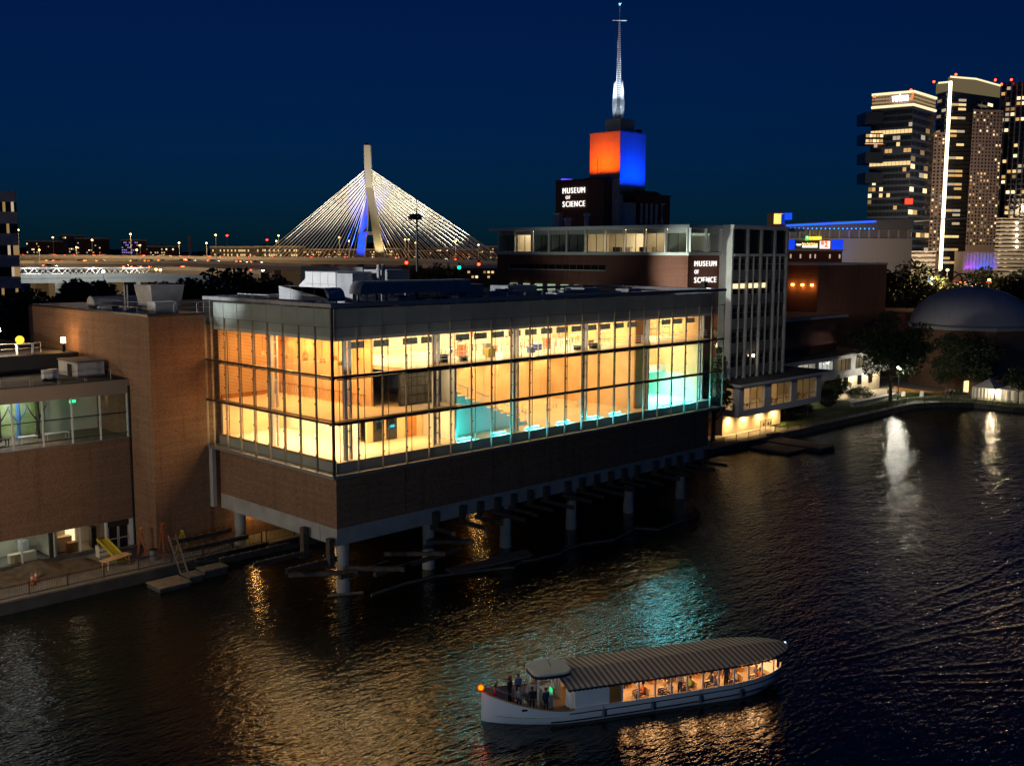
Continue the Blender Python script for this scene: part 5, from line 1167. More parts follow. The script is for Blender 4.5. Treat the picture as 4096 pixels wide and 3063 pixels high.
def person(pose, top, trou, hair, loc, rz, label, group, dark=False, sc=1.0):
    t = thing('person', label, 'person', loc, rz, group); t.scale = (sc, sc, sc)
    me = PM[pose].copy(); mm = [skin2 if dark else skinm, cloth(top, CLO[top]), cloth(trou, CLO[trou]), mat('hair_'+hair, HAIR[hair], .7, 0, .2, 8), shoe]
    for k in range(5): me.materials[k] = mm[k]
    link('body', me, (0,0,0), t, 0, True)
    z0 = {'stand': .95, 'walk': .93, 'sit': .52}[pose]
    h = MB(); h.smooth = True
    h.lathe([(.098,-.06),(.108,.0),(.104,.05),(.075,.10),(.01,.125)], 12); o = h.build('hair', mm[3], t, True); o.location = (.012,0,z0+.735); o.scale = (1.05,.92,1); o.rotation_euler = (0,R(-14),0)
    return t
person('walk', 'white', 'black', 'dark', (157.6,23.6,.945), 2.6, 'person in a white top striding past the lit entrance', 'people on the right bank')
for i, (x, y, po, a, c, l) in enumerate(((160.3,12.6,'stand',2.4,'black','person in black standing near the seated group, left one'),(161.2,12.0,'stand',-2.2,'black','person in black standing near the seated group, right one'),(163.0,12.9,'stand',3.0,'pink','person in a pink top by the railing bend'),(163.7,12.3,'stand',2.0,'white','person in white right of the pink top'),(163.4,13.8,'stand',1.0,'tan','person in tan behind the pink top'))):
    person(po, c, 'black', ('dark','brown','fair','dark','grey')[i], (x, y, .97), a, l, 'people on the right bank', i == 3)
# ------------------------------------------------------------------ river tour boat
bt = thing('tour_boat', 'white river tour boat with a long striped canopy', 'boat', (-7.02, -25.59, 0), R(-27.2))
def hb(x):                                       # half breadth of the sheer
    if x < 5.5: return 2.32*math.sin(min(1, x/5.5)*math.pi/2)**.72 if x > 0 else .03
    if x < 16.5: return 2.32
    return 2.32*math.sqrt(max(0.0004, 1-((x-16.5)/5.55)**2))
def sheer(x):
    if x < 5.5: return .92+1.05*(1-x/5.5)**1.7
    return .98+.30*max(0,(x-9)/13)**1.5
hullm = mat('white_hull_paint', (.84,.85,.86), .35, 0, .08, .9)
h = MB(); h.smooth = True; sx_ = [0,.25,.6,1.1,1.8,2.7,3.8,5.0,6.5,9,12,15,16.5,17.8,19,20,20.8,21.4,21.8,22.02]
ring = []
for x in sx_:
    b = hb(x); zs = sheer(x); keel = -.55 if x < 17.5 else -.55+1.25*((x-17.5)/4.5)**1.3; keel = min(keel, zs-.25)
    wl = (.80+.17*min(1,x/6)) if x < 8 else .96
    if x > 18: wl = .96-.10*(x-18)/4
    ring.append([(x+.0,-b,zs),(x,-b*(wl*.5+.5),zs*.5+keel*.0+.05),(x,-b*wl,.05 if keel < 0 else keel+.12),(x,-b*wl*.55,keel*.75 if keel < 0 else keel+.04),(x,0,keel),(x,b*wl*.55,keel*.75 if keel < 0 else keel+.04),(x,b*wl,.05 if keel < 0 else keel+.12),(x,b*(wl*.5+.5),zs*.5+.05),(x,b,zs)])
vs_ = [p for r__ in ring for p in r__]; fs_ = []
for i in range(len(sx_)-1):
    for k in range(8): a = i*9+k; fs_.append((a, a+1, a+10, a+9))
h.add(vs_, fs_); h.build('hull', hullm, bt, True)
d = MB(); dp = [(x, -(hb(x)-.05), .50) for x in sx_[2:-1]]+[(x, hb(x)-.05, .50) for x in reversed(sx_[2:-1])]
d.add(dp, [tuple(range(len(dp)))]); d.build('deck', mat('boat_deck', (.30,.24,.17), .7), bt, True)
for zz, nm, x0, x1, r_ in ((-.28,'rub_rail',5.2,21.9,.035),(-.75,'lower_rub_rail',4.0,19.6,.045)):
    for s in (-1, 1):
        MB().tube([(x, s*(hb(x)*(1.0 if zz > -.5 else .985)+.02), sheer(max(x,5.6))+zz) for x in [x0+(x1-x0)*i/30 for i in range(31)]], r_, 6).build(nm, mat('navy_trim',(.012,.016,.03),.4), bt, True)
for s in (-1, 1): MB().tube([(x, s*hb(x), sheer(x)+.02) for x in [.05+i*.29 for i in range(20)]], .05, 6).build('cap_rail', woodd, bt, True)
for s in (-1, 1): MB().tube([(x, s*(hb(x)-.02), sheer(x)+.03) for x in [5.6+i*.41 for i in range(41)]], .05, 6).build('window_sill', white, bt, True)
# bow rail
for s in (-1, 1):
    MB().tube([(x, s*max(.02,hb(x)-.06), sheer(x)+.55) for x in [.3+i*.34 for i in range(10)]], .022, 5).build('bow_rail', steelg, bt, True)
    for x in (.5, 1.4, 2.3, 3.2): MB().tube([(x, s*(hb(x)-.06), sheer(x)), (x, s*(hb(x)-.06), sheer(x)+.55)], .02, 5).build('stanchion', steelg, bt, True)
# cabin front, posts, canopy
for s in (-1, 1): MB().box(5.6,8.0,s*2.16-.05,s*2.16+.05,.98,2.36).build('cabin_side', hullm, bt, True)
for s in (-1, 1): MB().box(8.02,8.85,s*2.16-.05,s*2.16+.05,.98,2.36).build('cabin_door', woodd, bt, True)
MB().box(5.6,5.7,-2.1,-.5,.5,2.36).build('cabin_front', hullm, bt, True); MB().box(5.6,5.7,.5,2.1,.5,2.36).build('cabin_front', hullm, bt, True)
MB().box(8.1,9.9,.6,1.9,.5,1.45).build('bar_counter', woodd, bt, True); MB().box(8.1,9.9,.55,1.95,1.451,1.5).build('counter_top', mat('amber_varnish', (.62,.28,.05), .3), bt, True)
def cw(x):
    if x < 17.2: return 2.40
    return 2.40*math.sqrt(max(.0006, 1-((x-17.2)/5.32)**2))
def cz(x): return 2.42+.16*max(0,(x-9)/13)
for x in [8.9+i*1.18 for i in range(11)]:
    for s in (-1, 1): MB().box(x-.05,x+.05,s*(min(hb(x),cw(x))-.1)-.045,s*(min(hb(x),cw(x))-.1)+.045,sheer(x)+.08,cz(x)).build('post', hullm, bt, True)
def stripem():
    m, t = nodes('striped_canvas'); tc = N(t, 'ShaderNodeTexCoord'); s = N(t, 'ShaderNodeSeparateXYZ'); t.links.new(tc.outputs['Object'], s.inputs[0])
    w = N(t, 'ShaderNodeMath', operation='MULTIPLY'); t.links.new(s.outputs[0], w.inputs[0]); w.inputs[1].default_value = 2*math.pi/.40
    q = N(t, 'ShaderNodeMath', operation='SINE'); t.links.new(w.outputs[0], q.inputs[0])
    r_ = N(t, 'ShaderNodeMapRange'); t.links.new(q.outputs[0], r_.inputs[0]); r_.inputs[1].default_value = -.25; r_.inputs[2].default_value = .25
    return finish(m, t, mix(t, (.33,.19,.12), (.88,.74,.54), r_.outputs[0]), .8)
strm = stripem()
c = MB(); xs2 = [5.0+i*.6 for i in range(21)]+[17.4,18.2,19,19.8,20.5,21.1,21.6,22.0,22.3,22.5]; ny2 = 8
for x in xs2:
    for k in range(ny2+1):
        f = -1+2*k/ny2; c.v.append((x, f*cw(x), cz(x)+.30*(1-abs(f))*min(1,cw(x)/2)))
for x in xs2:
    for k in range(ny2+1):
        f = -1+2*k/ny2; c.v.append((x, f*cw(x), cz(x)-.05+.28*(1-abs(f))*min(1,cw(x)/2)))
n2 = (ny2+1); o2 = len(xs2)*n2
for i in range(len(xs2)-1):
    for k in range(ny2):
        a = i*n2+k; c.f.append([a, a+n2, a+n2+1, a+1]); c.f.append([o2+a, o2+a+1, o2+a+n2+1, o2+a+n2]); c.mi += [0,1]; c.sm += [False,False]
for i in range(len(xs2)-1):
    for k in (0, ny2): a = i*n2+k; c.f.append([a, o2+a, o2+a+n2, a+n2] if k else [a, a+n2, o2+a+n2, o2+a]); c.mi.append(0); c.sm.append(False)
c.build('canopy', [strm, plaster], bt, True)
for s in (-1, 1):
    m_ = MB(); xx = [5.05+i*.3 for i in range(58)]
    for i, x in enumerate(xx[:-1]): m_.add([(x,s*(cw(x)+.012),cz(x)-.05),(xx[i+1],s*(cw(xx[i+1])+.012),cz(xx[i+1])-.05),(xx[i+1],s*(cw(xx[i+1])+.012),cz(xx[i+1])-.15),((x+xx[i+1])/2,s*(cw(x)+.012),cz(x)-.22),(x,s*(cw(x)+.012),cz(x)-.15)], [(0,1,2,3,4)])
    m_.build('valance', mat('navy_valance',(.02,.025,.05),.8), bt, True)
# wheelhouse
w_ = MB(); n3 = 20; pl = []
for k in range(n3):
    a = 2*math.pi*k/n3; ca, sa = math.cos(a), math.sin(a); pl.append((4.55+1.35*abs(ca)**.5*(1 if ca > 0 else -1), 1.2*abs(sa)**.5*(1 if sa > 0 else -1)))
w_.prism(pl, 2.92, 3.06); w_.build('wheelhouse_roof', mat('cream_roof', (.72,.66,.55), .5, 0, .1, 1.5), bt, True)
MB().prism([(x*.985+.06, y*.97) for x, y in pl], 2.70, 2.919).build('wheelhouse_fascia', mat('navy_trim2',(.02,.03,.06),.5), bt, True)
for x, y in ((3.55,-.95),(3.55,.95),(5.55,-1.0),(5.55,1.0)): MB().box(x-.05,x+.05,y-.05,y+.05,.52,2.70).build('wheelhouse_post', hullm, bt, True)
MB().box(4.2,4.7,-.8,.8,.52,1.45).build('helm_console', hullm, bt, True); MB().box(4.62,4.705,-.5,-.1,1.46,1.72).build('helm_screen', emit('green_screen', (.05,1,.35), .8), bt, True)
MB().lathe([(.30,0),(.33,.02),(.30,.04)], 16).build('steering_wheel', woodd, bt, True).location = (4.9, .2, 1.3)
o = MB().lathe([(.06,0),(.12,.05),(.06,.12)], 10).build('horn', galv, bt, True); o.location = (6.3,-.3,2.75)
MB().ball((-.05,0,2.22), .17, 12, 8).build('bow_lamp', emit('red_bow_lamp', (1,.06,.0), 7), bt, True); MB().tube([(.02,0,1.9),(-.03,0,2.1)], .04, 6).build('lamp_stalk', blackm, bt, True)
MB().ball((22.5,0,2.62), .07, 8, 6).build('stern_lamp', emit('stern_lamp', (.65,.8,1), 3), bt, True)
def bpt(x, y, z):
    a = R(-27.2); return Vector((-7.02+x*math.cos(a)-y*math.sin(a), -25.59+x*math.sin(a)+y*math.cos(a), z))
lamp('POINT', bpt(-.3,-.1,2.35), 5, (1,.15,.02), .15)
for x in (9.5, 12.2, 14.9, 17.6, 20.0):
    lamp('AREA', bpt(x,0,cz(x)+.10), 105, (1,.48,.17), 1.8, bpt(x,0,0), size_y=1.6)
    MB().box(x-.4,x+.4,-.1,.1,cz(x)+.12,cz(x)+.17).build('cabin_light', fxm, bt, True)
lamp('AREA', bpt(9.0,1.2,2.3), 12, (1,.45,.1), .8, bpt(9.0,1.2,0))
for x in (7.5, 11.0, 14.5, 17.6):
    MB().tube([(x,-hb(x)-.12,.75),(x,-hb(x)-.12,.25)], .10, 8).build('fender', mat('fender_grey',(.2,.2,.22),.7), bt, True); MB().tube([(x,-hb(x)-.03,sheer(x)+.02),(x,-hb(x)-.12,.75)], .015, 4).build('fender_rope', timber, bt, True)
MB().box(2.2,2.6,-hb(2.4)-.02,-hb(2.4)+.06,1.0,1.12).build('hawse_hole', blackm, bt, True)
MB().tube([(5.0+.0,0,2.44),(4.4,0,3.9)], .03, 5).build('signal_mast', steelg, bt, True)
# benches and passengers
for i in range(6):
    for s in (-1, 1):
        x = 10.6+i*1.75
        MB().box(x,x+.42,s*1.25-.6,s*1.25+.6,.86,.92).build('bench_seat', woodp, bt, True); MB().box(x+.38,x+.44,s*1.25-.6,s*1.25+.6,.92,1.42).build('bench_back', woodp, bt, True); MB().box(x+.1,x+.3,s*1.25-.55,s*1.25+.55,.5,.858).build('bench_foot', woodd, bt, True)
seat = [('orange','navy','dark'),('white','tan','fair'),('tan','navy','brown'),('white','grey','grey'),('green','navy','brown'),('grey','black','dark'),('navy','black','dark'),('pink','white','brown'),('white','navy','grey'),('tan','black','dark'),('blue','grey','fair'),('red','black','brown')]
for i in range(6):
    for j, s in enumerate((-1, 1)):
        a, b, c_ = seat[(2*i+j) % 12]; p = bpt(10.82+i*1.75, s*1.2+(.12 if i % 2 else -.15), .42)
        person('sit', a, b, c_, p, R(-27.2)+math.pi, 'seated passenger in %s, %s bench row from the bow, %s side' % (a, ordn[i], ('near','far')[j]), 'passengers under the canopy', (i+j) % 4 == 3)
for i in range(6):
    for j, s in enumerate((-1, 1)):
        a, b, c_ = seat[(7*i+5*j+1) % 12]; p = bpt(10.80+i*1.75, s*1.62 if i % 2 else s*.72, .42)
        if i == 0 and j == 0: continue
        person('sit', a, b, c_, p, R(-27.2)+math.pi+.2*(i % 3-1), 'second passenger in %s on the %s bench from the bow, %s side' % (a, ordn[i], ('near','far')[j]), 'passengers under the canopy', (i+2*j) % 5 == 2, .94+.03*(i % 3))
for i in range(5):
    a, b, c_ = seat[(5*i+3) % 12]; p = bpt(11.7+i*1.75, -1.55 if i % 2 else .2, .505)
    person('stand' if i % 2 else 'sit', a, b, c_, p if i % 2 else bpt(10.85+i*1.75, -.75, .42), R(-27.2)+math.pi*(.5 if i % 2 else 1), 'extra passenger in %s, %s along the cabin aisle' % (a, ordn[i]), 'passengers under the canopy', i == 2)
for i, (x, y, a, po, c_, l) in enumerate(((.95,.1,3.1,'stand','red','passenger in dark red standing at the very bow'),(2.2,.9,2.2,'stand','black','tall dark passenger at the far bow rail, left'),(2.9,1.2,1.8,'stand','blue','passenger in blue at the far bow rail, right'),(2.3,-.8,4.0,'stand','grey','passenger in grey at the near bow rail, left'),(3.1,-1.0,4.6,'stand','black','dark passenger at the near bow rail, middle'),(3.9,-1.4,5.0,'stand','navy','passenger in navy next to the wheelhouse post'),(5.0,.2,3.14,'stand','white','helmsman in white at the wheel'),(6.9,-2.6,0,'','','')) ):
    if po: person(po, c_, 'black', ('dark','dark','brown','grey','dark','brown','fair')[i], bpt(x,y,.505), R(-27.2)+a, l, 'people on the bow deck', i in (1,4))
for i in range(3):
    x = 1.5+i*.9; MB().box(x,x+.6,-.35,.35,.5,.92).build('bow_bench', hullm, bt, True) if i == 1 else None
# ------------------------------------------------------------------ the far side: highway, cable-stayed bridge, skyline
def fp(px, py, d):                               # lateral offset and height of the place seen at (px, py), d metres ahead
    v = _f*4152.26 + _r2*(px-2048) - _u2*(py-1531.5); k = d/v.dot(FWD); return v.dot(RGT)*k, CAM.z+v.z*k
def c9(x, y): return 3100+x*.54426, 250+y*.54426
def c10(x, y): return x*.49729, 550+y*.49729
def c11(x, y): return 950+x*.49729, 550+y*.49729
def fthing(name, label, cat, group=None, d0=0.0): # a thing whose local frame is x = right, y = ahead of the viewpoint
    return thing(name, label, cat, (CAM.x, CAM.y, 0), FROT, group)
def F(x, y, z=0.0): return far(x, y, z)
hl = MB(); hr = random.Random(4); n_ = 90
for j in range(2):
    for i in range(n_+1):
        s = -1500+i*3200/n_
        hl.v.append((s, 1900+j*500, -2 if j == 0 else 0)); 
hl = MB(); top = [(-1700+i*38, 36+9*math.sin(i*.21)+5*math.sin(i*.83+1)+3*hr.random()) for i in range(95)]
hl.v = [(s, 2000, .0) for s, z in top]+[(s, 2100, z) for s, z in top]+[(s, 2700, z*.8) for s, z in top]
for i in range(94):
    for k in (0, 1): a = k*95+i; hl.f.append([a, a+1, a+96, a+95]); hl.mi.append(0); hl.sm.append(True)
o = hl.build('hills', mat('dark_hill', (.02,.025,.02), .95)); o.location = (CAM.x, CAM.y, 0); o.rotation_euler = (0,0,FROT); struct(o)
# ---- bridge pylon and cables
zk = fthing('cable_stayed_bridge', 'floodlit cable-stayed bridge with an inverted Y pylon', 'bridge')
pyl = mat('pylon_concrete', (.125,.113,.09), .8, 0, .12, .1)
def quadcol(pts):                                # stack of (s, depth, z, halfwidth, halfdepth)
    m = MB()
    for i, (s, y, z, w, dd) in enumerate(pts):
        m.v += [(s-w,y-dd,z),(s+w,y-dd,z),(s+w,y+dd,z),(s-w,y+dd,z)]
    k = len(pts)
    fs = [(3,2,1,0), (4*k-4,4*k-3,4*k-2,4*k-1)]+[(4*i+j, 4*i+(j+1)%4, 4*i+4+(j+1)%4, 4*i+4+j) for i in range(k-1) for j in range(4)]
    m.f = [list(f) for f in fs]; m.mi = [0]*len(fs); m.sm = [False]*len(fs); return m
DB = 560
def pt11(x, y, d=DB): return fp(*c11(x, y), d)
a = pt11(1045,65); b = pt11(1051,245); c = pt11(1060,405); tp = pt11(1045,42)
quadcol([(c[0],DB,c[1],1.7,2.2),(b[0],DB,b[1],1.75,2.2),(a[0],DB,a[1],1.6,1.9),(tp[0],DB,tp[1],.35,.4)]).build('mast', pyl, zk, True)
e = pt11(1160,978,546); f_ = pt11(1061,404); g = pt11(1110,690,553)
quadcol([(e[0],546,e[1]-1.5,2.35,2.4),(g[0],553,g[1],2.0,2.2),(f_[0],560.0,f_[1],1.55,2.1)]).build('leg', pyl, zk, True)
e2 = pt11(985,978,574); f2 = pt11(1047,440,562); g2 = pt11(1020,690,568)
quadcol([(e2[0],574,e2[1]-1.5,2.3,2.4),(g2[0],568,g2[1],1.9,2.2),(f2[0],562.3,f2[1],1.2,2.0)]).build('leg', pyl, zk, True)
x1 = pt11(1000,772,571); x2 = pt11(1125,772,551)
MB().beam((x1[0],571,x1[1]),(x2[0],551,x2[1]),2.0,1.8).build('cross_beam', pyl, zk, True)
cabm = mat('cable_sheath', (.90,.87,.78), .6, 0, .02, .1)
dk = []
for x, y in ((-1950,960),(-1400,958),(-900,962),(-400,968),(0,972),(500,976),(1045,978),(1500,988),(1800,996),(2400,1014)): dk.append(pt11(x, y, 552))
def dz(s):
    for p, q in zip(dk, dk[1:]):
        if p[0] <= s <= q[0]: return p[1]+(q[1]-p[1])*(s-p[0])/(q[0]-p[0])
    return dk[-1][1]
for i in range(22):                               # left fan
    xa = 175+i*35.5; s, z = pt11(xa, 975, 548 if i % 2 else 572); dd = 548 if i % 2 else 572
    t_ = pt11(1038, 250+i*11.2)
    MB().tube([(t_[0],DB+(-1 if i % 2 else 1),t_[1]),(s,dd,dz(s))], .115, 5, False).build('cable', cabm, zk, True)
for i in range(34):                               # right fan, two cable planes
    xa = 1190+i*30.5; dd = 540 if i % 2 else 574; s, z = pt11(xa, 985, dd)
    t_ = pt11(1062, 560-i*9.4)
    MB().tube([(t_[0],DB+(-1 if i % 2 else 1),t_[1]),(s,dd,dz(s))], .115, 5, False).build('cable', cabm, zk, True)
dkm = mat('viaduct_concrete', (.40,.37,.31), .85, 0, .2, .05)
m = MB()
for p, q in zip(dk, dk[1:]):
    th = 2.6
    m.add([(p[0],534,p[1]),(q[0],534,q[1]),(q[0],590,q[1]),(p[0],590,p[1]),(p[0],534,p[1]-th),(q[0],534,q[1]-th),(q[0],590,q[1]-th),(p[0],590,p[1]-th)], [(0,1,2,3),(7,6,5,4),(4,5,1,0),(6,7,3,2)])
m.build('deck', dkm, zk, True)
m = MB()
for p, q in zip(dk, dk[1:]): m.add([(p[0],533.6,p[1]-.6),(q[0],533.6,q[1]-.6),(q[0],533.6,q[1]+1.0),(p[0],533.6,p[1]+1.0),(p[0],533.95,p[1]-.6),(q[0],533.95,q[1]-.6),(q[0],533.95,q[1]+1.0),(p[0],533.95,p[1]+1.0)], [(0,1,2,3),(7,6,5,4),(3,2,6,7)])
m.build('parapet', concl, zk, True)
s0, z0 = pt11(1900,1003,535)
for k in range(9): MB().box(s0-26+k*7,s0-20.5+k*7,533.0,533.5,dz(s0-23+k*7)-3.6-.35*(k>4),dz(s0-23+k*7)-1.0).build('girder_panel', concl, zk, True)
for x in (-1600,-1100,-600,-100,300,700,1400,1900): s, z = pt11(x, 985, 560); MB().box(s-1.4,s+1.4,552,568,.9,dz(s)-2.61).build('pier', dkm, zk, True)
# floodlights on the bridge
cs_, cz_ = pt11(1045, 400)
for (sx, dd, tz, pw, col, sp_) in ((cs_+26,520,18,150000,(1,.86,.58),75),(cs_-26,520,18,130000,(1,.86,.58),75),(cs_+55,524,10,160000,(1,.86,.58),85),(cs_-52,524,10,120000,(1,.86,.58),85)):
    lamp('SPOT', F(sx,dd,dz(sx)+2.5), pw*2.3, (1,.90,.68), .8, F(sx*.6+cs_*.4,DB,dz(cs_)+30+tz), 62, .7)
lamp('SPOT', F(e2[0]+1.0,552,dz(e2[0])+.8), 260000, (.0,.05,1), .5, F(g2[0],569,g2[1]-8), 62, .7)
lamp('SPOT', F(e2[0]-1.5,552,dz(e2[0])+.8), 300000, (.0,.05,1), .5, F(f2[0],566,f2[1]), 40, .7)
lamp('SPOT', F(e[0]+.5,537,dz(e[0])+.6), 60000, (1,.80,.42), .5, F(e[0]-2,549,e[1]+14), 60, .6)
# ---- viaducts on the left
def viaduct(pts, d, width, th, label, par=.9, m=dkm):
    t = fthing('viaduct', label, 'viaduct', 'highway viaducts'); P_ = [fp(*c10(x, y), d) for x, y in pts]; mm = MB(); pm_ = MB()
    for p, q in zip(P_, P_[1:]):
        mm.add([(p[0],d,p[1]),(q[0],d,q[1]),(q[0],d+width,q[1]),(p[0],d+width,p[1]),(p[0],d,p[1]-th),(q[0],d,q[1]-th),(q[0],d+width,q[1]-th),(p[0],d+width,p[1]-th)], [(0,1,2,3),(7,6,5,4),(4,5,1,0),(6,7,3,2)])
        pm_.add([(p[0],d-.35,p[1]-.4),(q[0],d-.35,q[1]-.4),(q[0],d-.35,q[1]+par),(p[0],d-.35,p[1]+par),(p[0],d-.02,p[1]-.4),(q[0],d-.02,q[1]-.4),(q[0],d-.02,q[1]+par),(p[0],d-.02,p[1]+par)], [(0,1,2,3),(7,6,5,4),(3,2,6,7)])
    mm.build('deck', m, t, True); pm_.build('parapet', concl, t, True)
    L0, L1 = P_[0][0], P_[-1][0]; s = L0+8
    while s < L1:
        for p, q in zip(P_, P_[1:]):
            if p[0] <= s <= q[0]:
                z = p[1]+(q[1]-p[1])*(s-p[0])/(q[0]-p[0])-th; MB().box(s-1.1,s+1.1,d+width*.25,d+width*.75,.9,z-1.3).build('pier', m, t, True); MB().box(s-1.4,s+1.4,d+.5,d+width-.5,z-1.29,z-.01).build('pier_cap', m, t, True)
        s += 27
    return P_
vA = viaduct([(-300,1010),(400,1008),(1000,1012),(1500,1004),(2000,1018),(2500,1035)], 440, 16, 2.2, 'beige elevated highway just below the bridge approach')
vB = viaduct([(-300,1052),(300,1050),(900,1062),(1500,1060),(2100,1090)], 375, 12, 2.0, 'second elevated highway level at the left')
vC = viaduct([(-300,1118),(300,1122),(700,1116),(1200,1112),(1700,1130)], 300, 11, 1.8, 'lowest floodlit white ramp at the left', .8, concl)
tr = fthing('truss_bridge', 'brightly lit white steel truss footbridge below the highway', 'bridge')
tp_ = [fp(*c10(x, 1050), 330) for x in range(140, 1220, 45)]; bt_ = [fp(*c10(x, 1098), 330) for x in range(140, 1220, 45)]
for yy in (330, 334):
    for i in range(len(tp_)-1):
        MB().beam((tp_[i][0],yy,tp_[i][1]),(tp_[i+1][0],yy,tp_[i+1][1]),.18,.18).build('top_chord', white, tr, True); MB().beam((bt_[i][0],yy,bt_[i][1]),(bt_[i+1][0],yy,bt_[i+1][1]),.18,.18).build('bottom_chord', white, tr, True)
        q = (tp_[i], bt_[i+1]) if i % 2 else (bt_[i], tp_[i+1]); MB().beam((q[0][0],yy,q[0][1]),(q[1][0],yy,q[1][1]),.12,.12).build('diagonal', white, tr, True)
MB().add([(bt_[0][0],330.2,bt_[0][1]+.1),(bt_[-1][0],330.2,bt_[-1][1]+.1),(bt_[-1][0],333.8,bt_[-1][1]+.1),(bt_[0][0],333.8,bt_[0][1]+.1)], [(0,1,2,3)]).build('walkway', conc, tr, True)
for i in range(4): s = bt_[0][0]+12+i*26; MB().box(s-.6,s+.6,330.5,333.5,.9,bt_[0][1]-.3).build('pier', conc, tr, True)
for x in (230, 460, 740, 1050): s, z = fp(*c10(x, 1060), 329); lamp('POINT', F(s,328,z+.5), 1500, (.95,1,.95), .3)
for x, d_, y, p_ in ((100,292,1090,2600),(330,290,1092,2200),(600,292,1095,1500),(850,294,1095,1200)): s, z = fp(*c10(x, y), d_); lamp('POINT', F(s,d_-6,z+3), p_, (.92,1,.95), .4)
# ---- lamp posts of the highway
hlm = {'w': emit('sodium_head', (1,.50,.13), 13), 'c': emit('white_head', (.8,.92,1), 20), 'r': emit('red_head', (1,.03,.01), 9)}
lp_pole = MB().tube([(0,0,0),(0,0,-1)], .11, 6).mesh('pole', steelg)
def hlamp(nat, d, zbase, label, k='w', r_=.42, pw=0):
    p = at(*nat, d); t = thing('street_lamp', label, 'street lamp', (p.x, p.y, p.z), 0, 'highway lamps')
    o = link('pole', lp_pole, (0,0,-.3), t, 0, True); o.scale = (1,1,max(.5,p.z-.3-zbase))
    link('head', _BC.setdefault(('head',k,r_), MB().lathe([(r_*.5,-r_*.6),(r_,-.1),(r_*.9,r_*.5),(r_*.3,r_*.8)], 10).mesh('head', hlm[k])), (0,0,0), t, 0, True)
    link('bracket', _BC.setdefault('brk', MB().box(-.2,.2,-.2,.2,-.55,-.3).mesh('bracket', steelg)), (0,0,0), t, 0, True)
    if pw: lamp('POINT', (p.x-FWD.x*7, p.y-FWD.y*7, p.z+5), pw*2.4, (1,.62,.26) if k == 'w' else (.85,.95,1), .4)
for i, (x, y, d, k, pw) in enumerate(((145,745,470,'w',9000),(315,905,520,'w',7000),(425,805,700,'w',0),(615,885,540,'w',9000),(740,825,640,'w',0),(1050,778,500,'w',14000),(1125,868,600,'w',0),(1440,848,600,'w',9000),(1660,850,520,'w',12000),(1735,785,505,'w',0),(1255,1062,360,'w',9000),(1290,1066,362,'w',0),(830,1080,290,'c',1500),(1100,905,560,'w',0))):
    hlamp(c10(x, y), d, 20 if d < 700 else 1, 'highway street lamp left of the bridge, %s from left in this list of poles' % ordn[i] if False else 'street lamp over the highway left of the bridge, %s in distance order' % ordn[i] if False else 'street lamp over the highway left of the bridge, %s of the row' % ordn[i], k, .42 if d < 560 else .5, pw)
for i, (x, y, d, pw) in enumerate(((330,790,600,9000),(312,833,610,0),(818,805,600,9000),(897,833,610,0),(1348,822,600,9000),(1377,822,605,0),(1432,848,590,0),(1755,835,600,9000),(1938,865,590,0))):
    hlamp(c11(x, y), d, 25, 'street lamp on the bridge deck among the cables, %s from left' % ordn[i], 'w', .45, pw)
for i, (nat, d) in enumerate(((c10(1827,790),900),(c10(2147,825),1000),(c11(238,825),1000))): hlamp(nat, d, 10, 'red beacon mast on the left horizon, %s from left' % ordn[i], 'r', 1.0)
for i, (nx, ny, l) in enumerate(((3957,1120,'amber lamp above the dome, right of its top'),(4038,1189,'left of two amber lamps right of the dome'),(4065,1200,'right of two amber lamps right of the dome'),(3702,1185,'amber lamp left of the dome'),(3790,1080,'amber lamp among the steel hoops'))): hlamp((nx, ny), 310, 1, l, 'w', .38, 2500 if i in (0,3) else 0)
# ---- traffic
carc = [mat('car_white',(.5,.5,.5),.3), mat('car_grey',(.12,.12,.13),.3), mat('car_red',(.25,.02,.02),.3), mat('car_blue',(.03,.06,.2),.3)]
taill = emit('tail_light', (1,.06,.01), 38); headl = emit('head_light', (.95,.97,1), 30)
cm = {}
for i, c_ in enumerate(carc):
    b = MB(); b.extr([(-2.2,-.9,.35),(2.2,-.9,.35),(2.25,-.9,.75),(1.3,-.9,.92),(.7,-.82,1.42),(-.9,-.82,1.45),(-1.7,-.9,.98),(-2.25,-.9,.9)], (0,-.9,0), (0,.9,0)); cm['body', i] = b.mesh('body', c_)
b = MB(); b.box(-.85,.62,-.92,-.905,.98,1.34); b.box(-.85,.62,.86,.93,.98,1.34); cm['win'] = b.mesh('window', darkglass)
cm['wh'] = MB().extr([(.33*math.cos(k*.628),-.93,.33+.33*math.sin(k*.628)) for k in range(10)], (0,0,0), (0,.22,0)).mesh('wheel', blackm)
cm['tl'] = MB().box(-2.36,-1.8,-.97,-.5,.55,.98).mesh('tail_light', taill); cm['hl'] = MB().box(1.95,2.3,-.95,-.5,.55,.80).mesh('headlight', headl)
def car(s, d, z, label, ci, flip):
    t = thing('car', label, 'car', F(s, d, z), FROT+(math.pi if flip else 0), 'cars on the highway')
    link('body', cm['body', ci % 4], (0,0,0), t, 0, True); link('window', cm['win'], (0,0,0), t, 0, True)
    for x in (-1.4, 1.35):
        for y in (0, 1.64): link('wheel', cm['wh'], (x,y,0), t, 0, True)
    for y in (0, 1.45): link('tail_light', cm['tl'], (0,y,0), t, 0, True); link('headlight', cm['hl'], (0,y,0), t, 0, True)
def onv(P_, d, x, lab, i, fl, off=3.0):
    s, _ = fp(*c10(x, 1000), d)
    for p, q in zip(P_, P_[1:]):
        if p[0] <= s <= q[0]: car(s, d+off, p[1]+(q[1]-p[1])*(s-p[0])/(q[0]-p[0])+.02, lab, i, fl)
k = 0
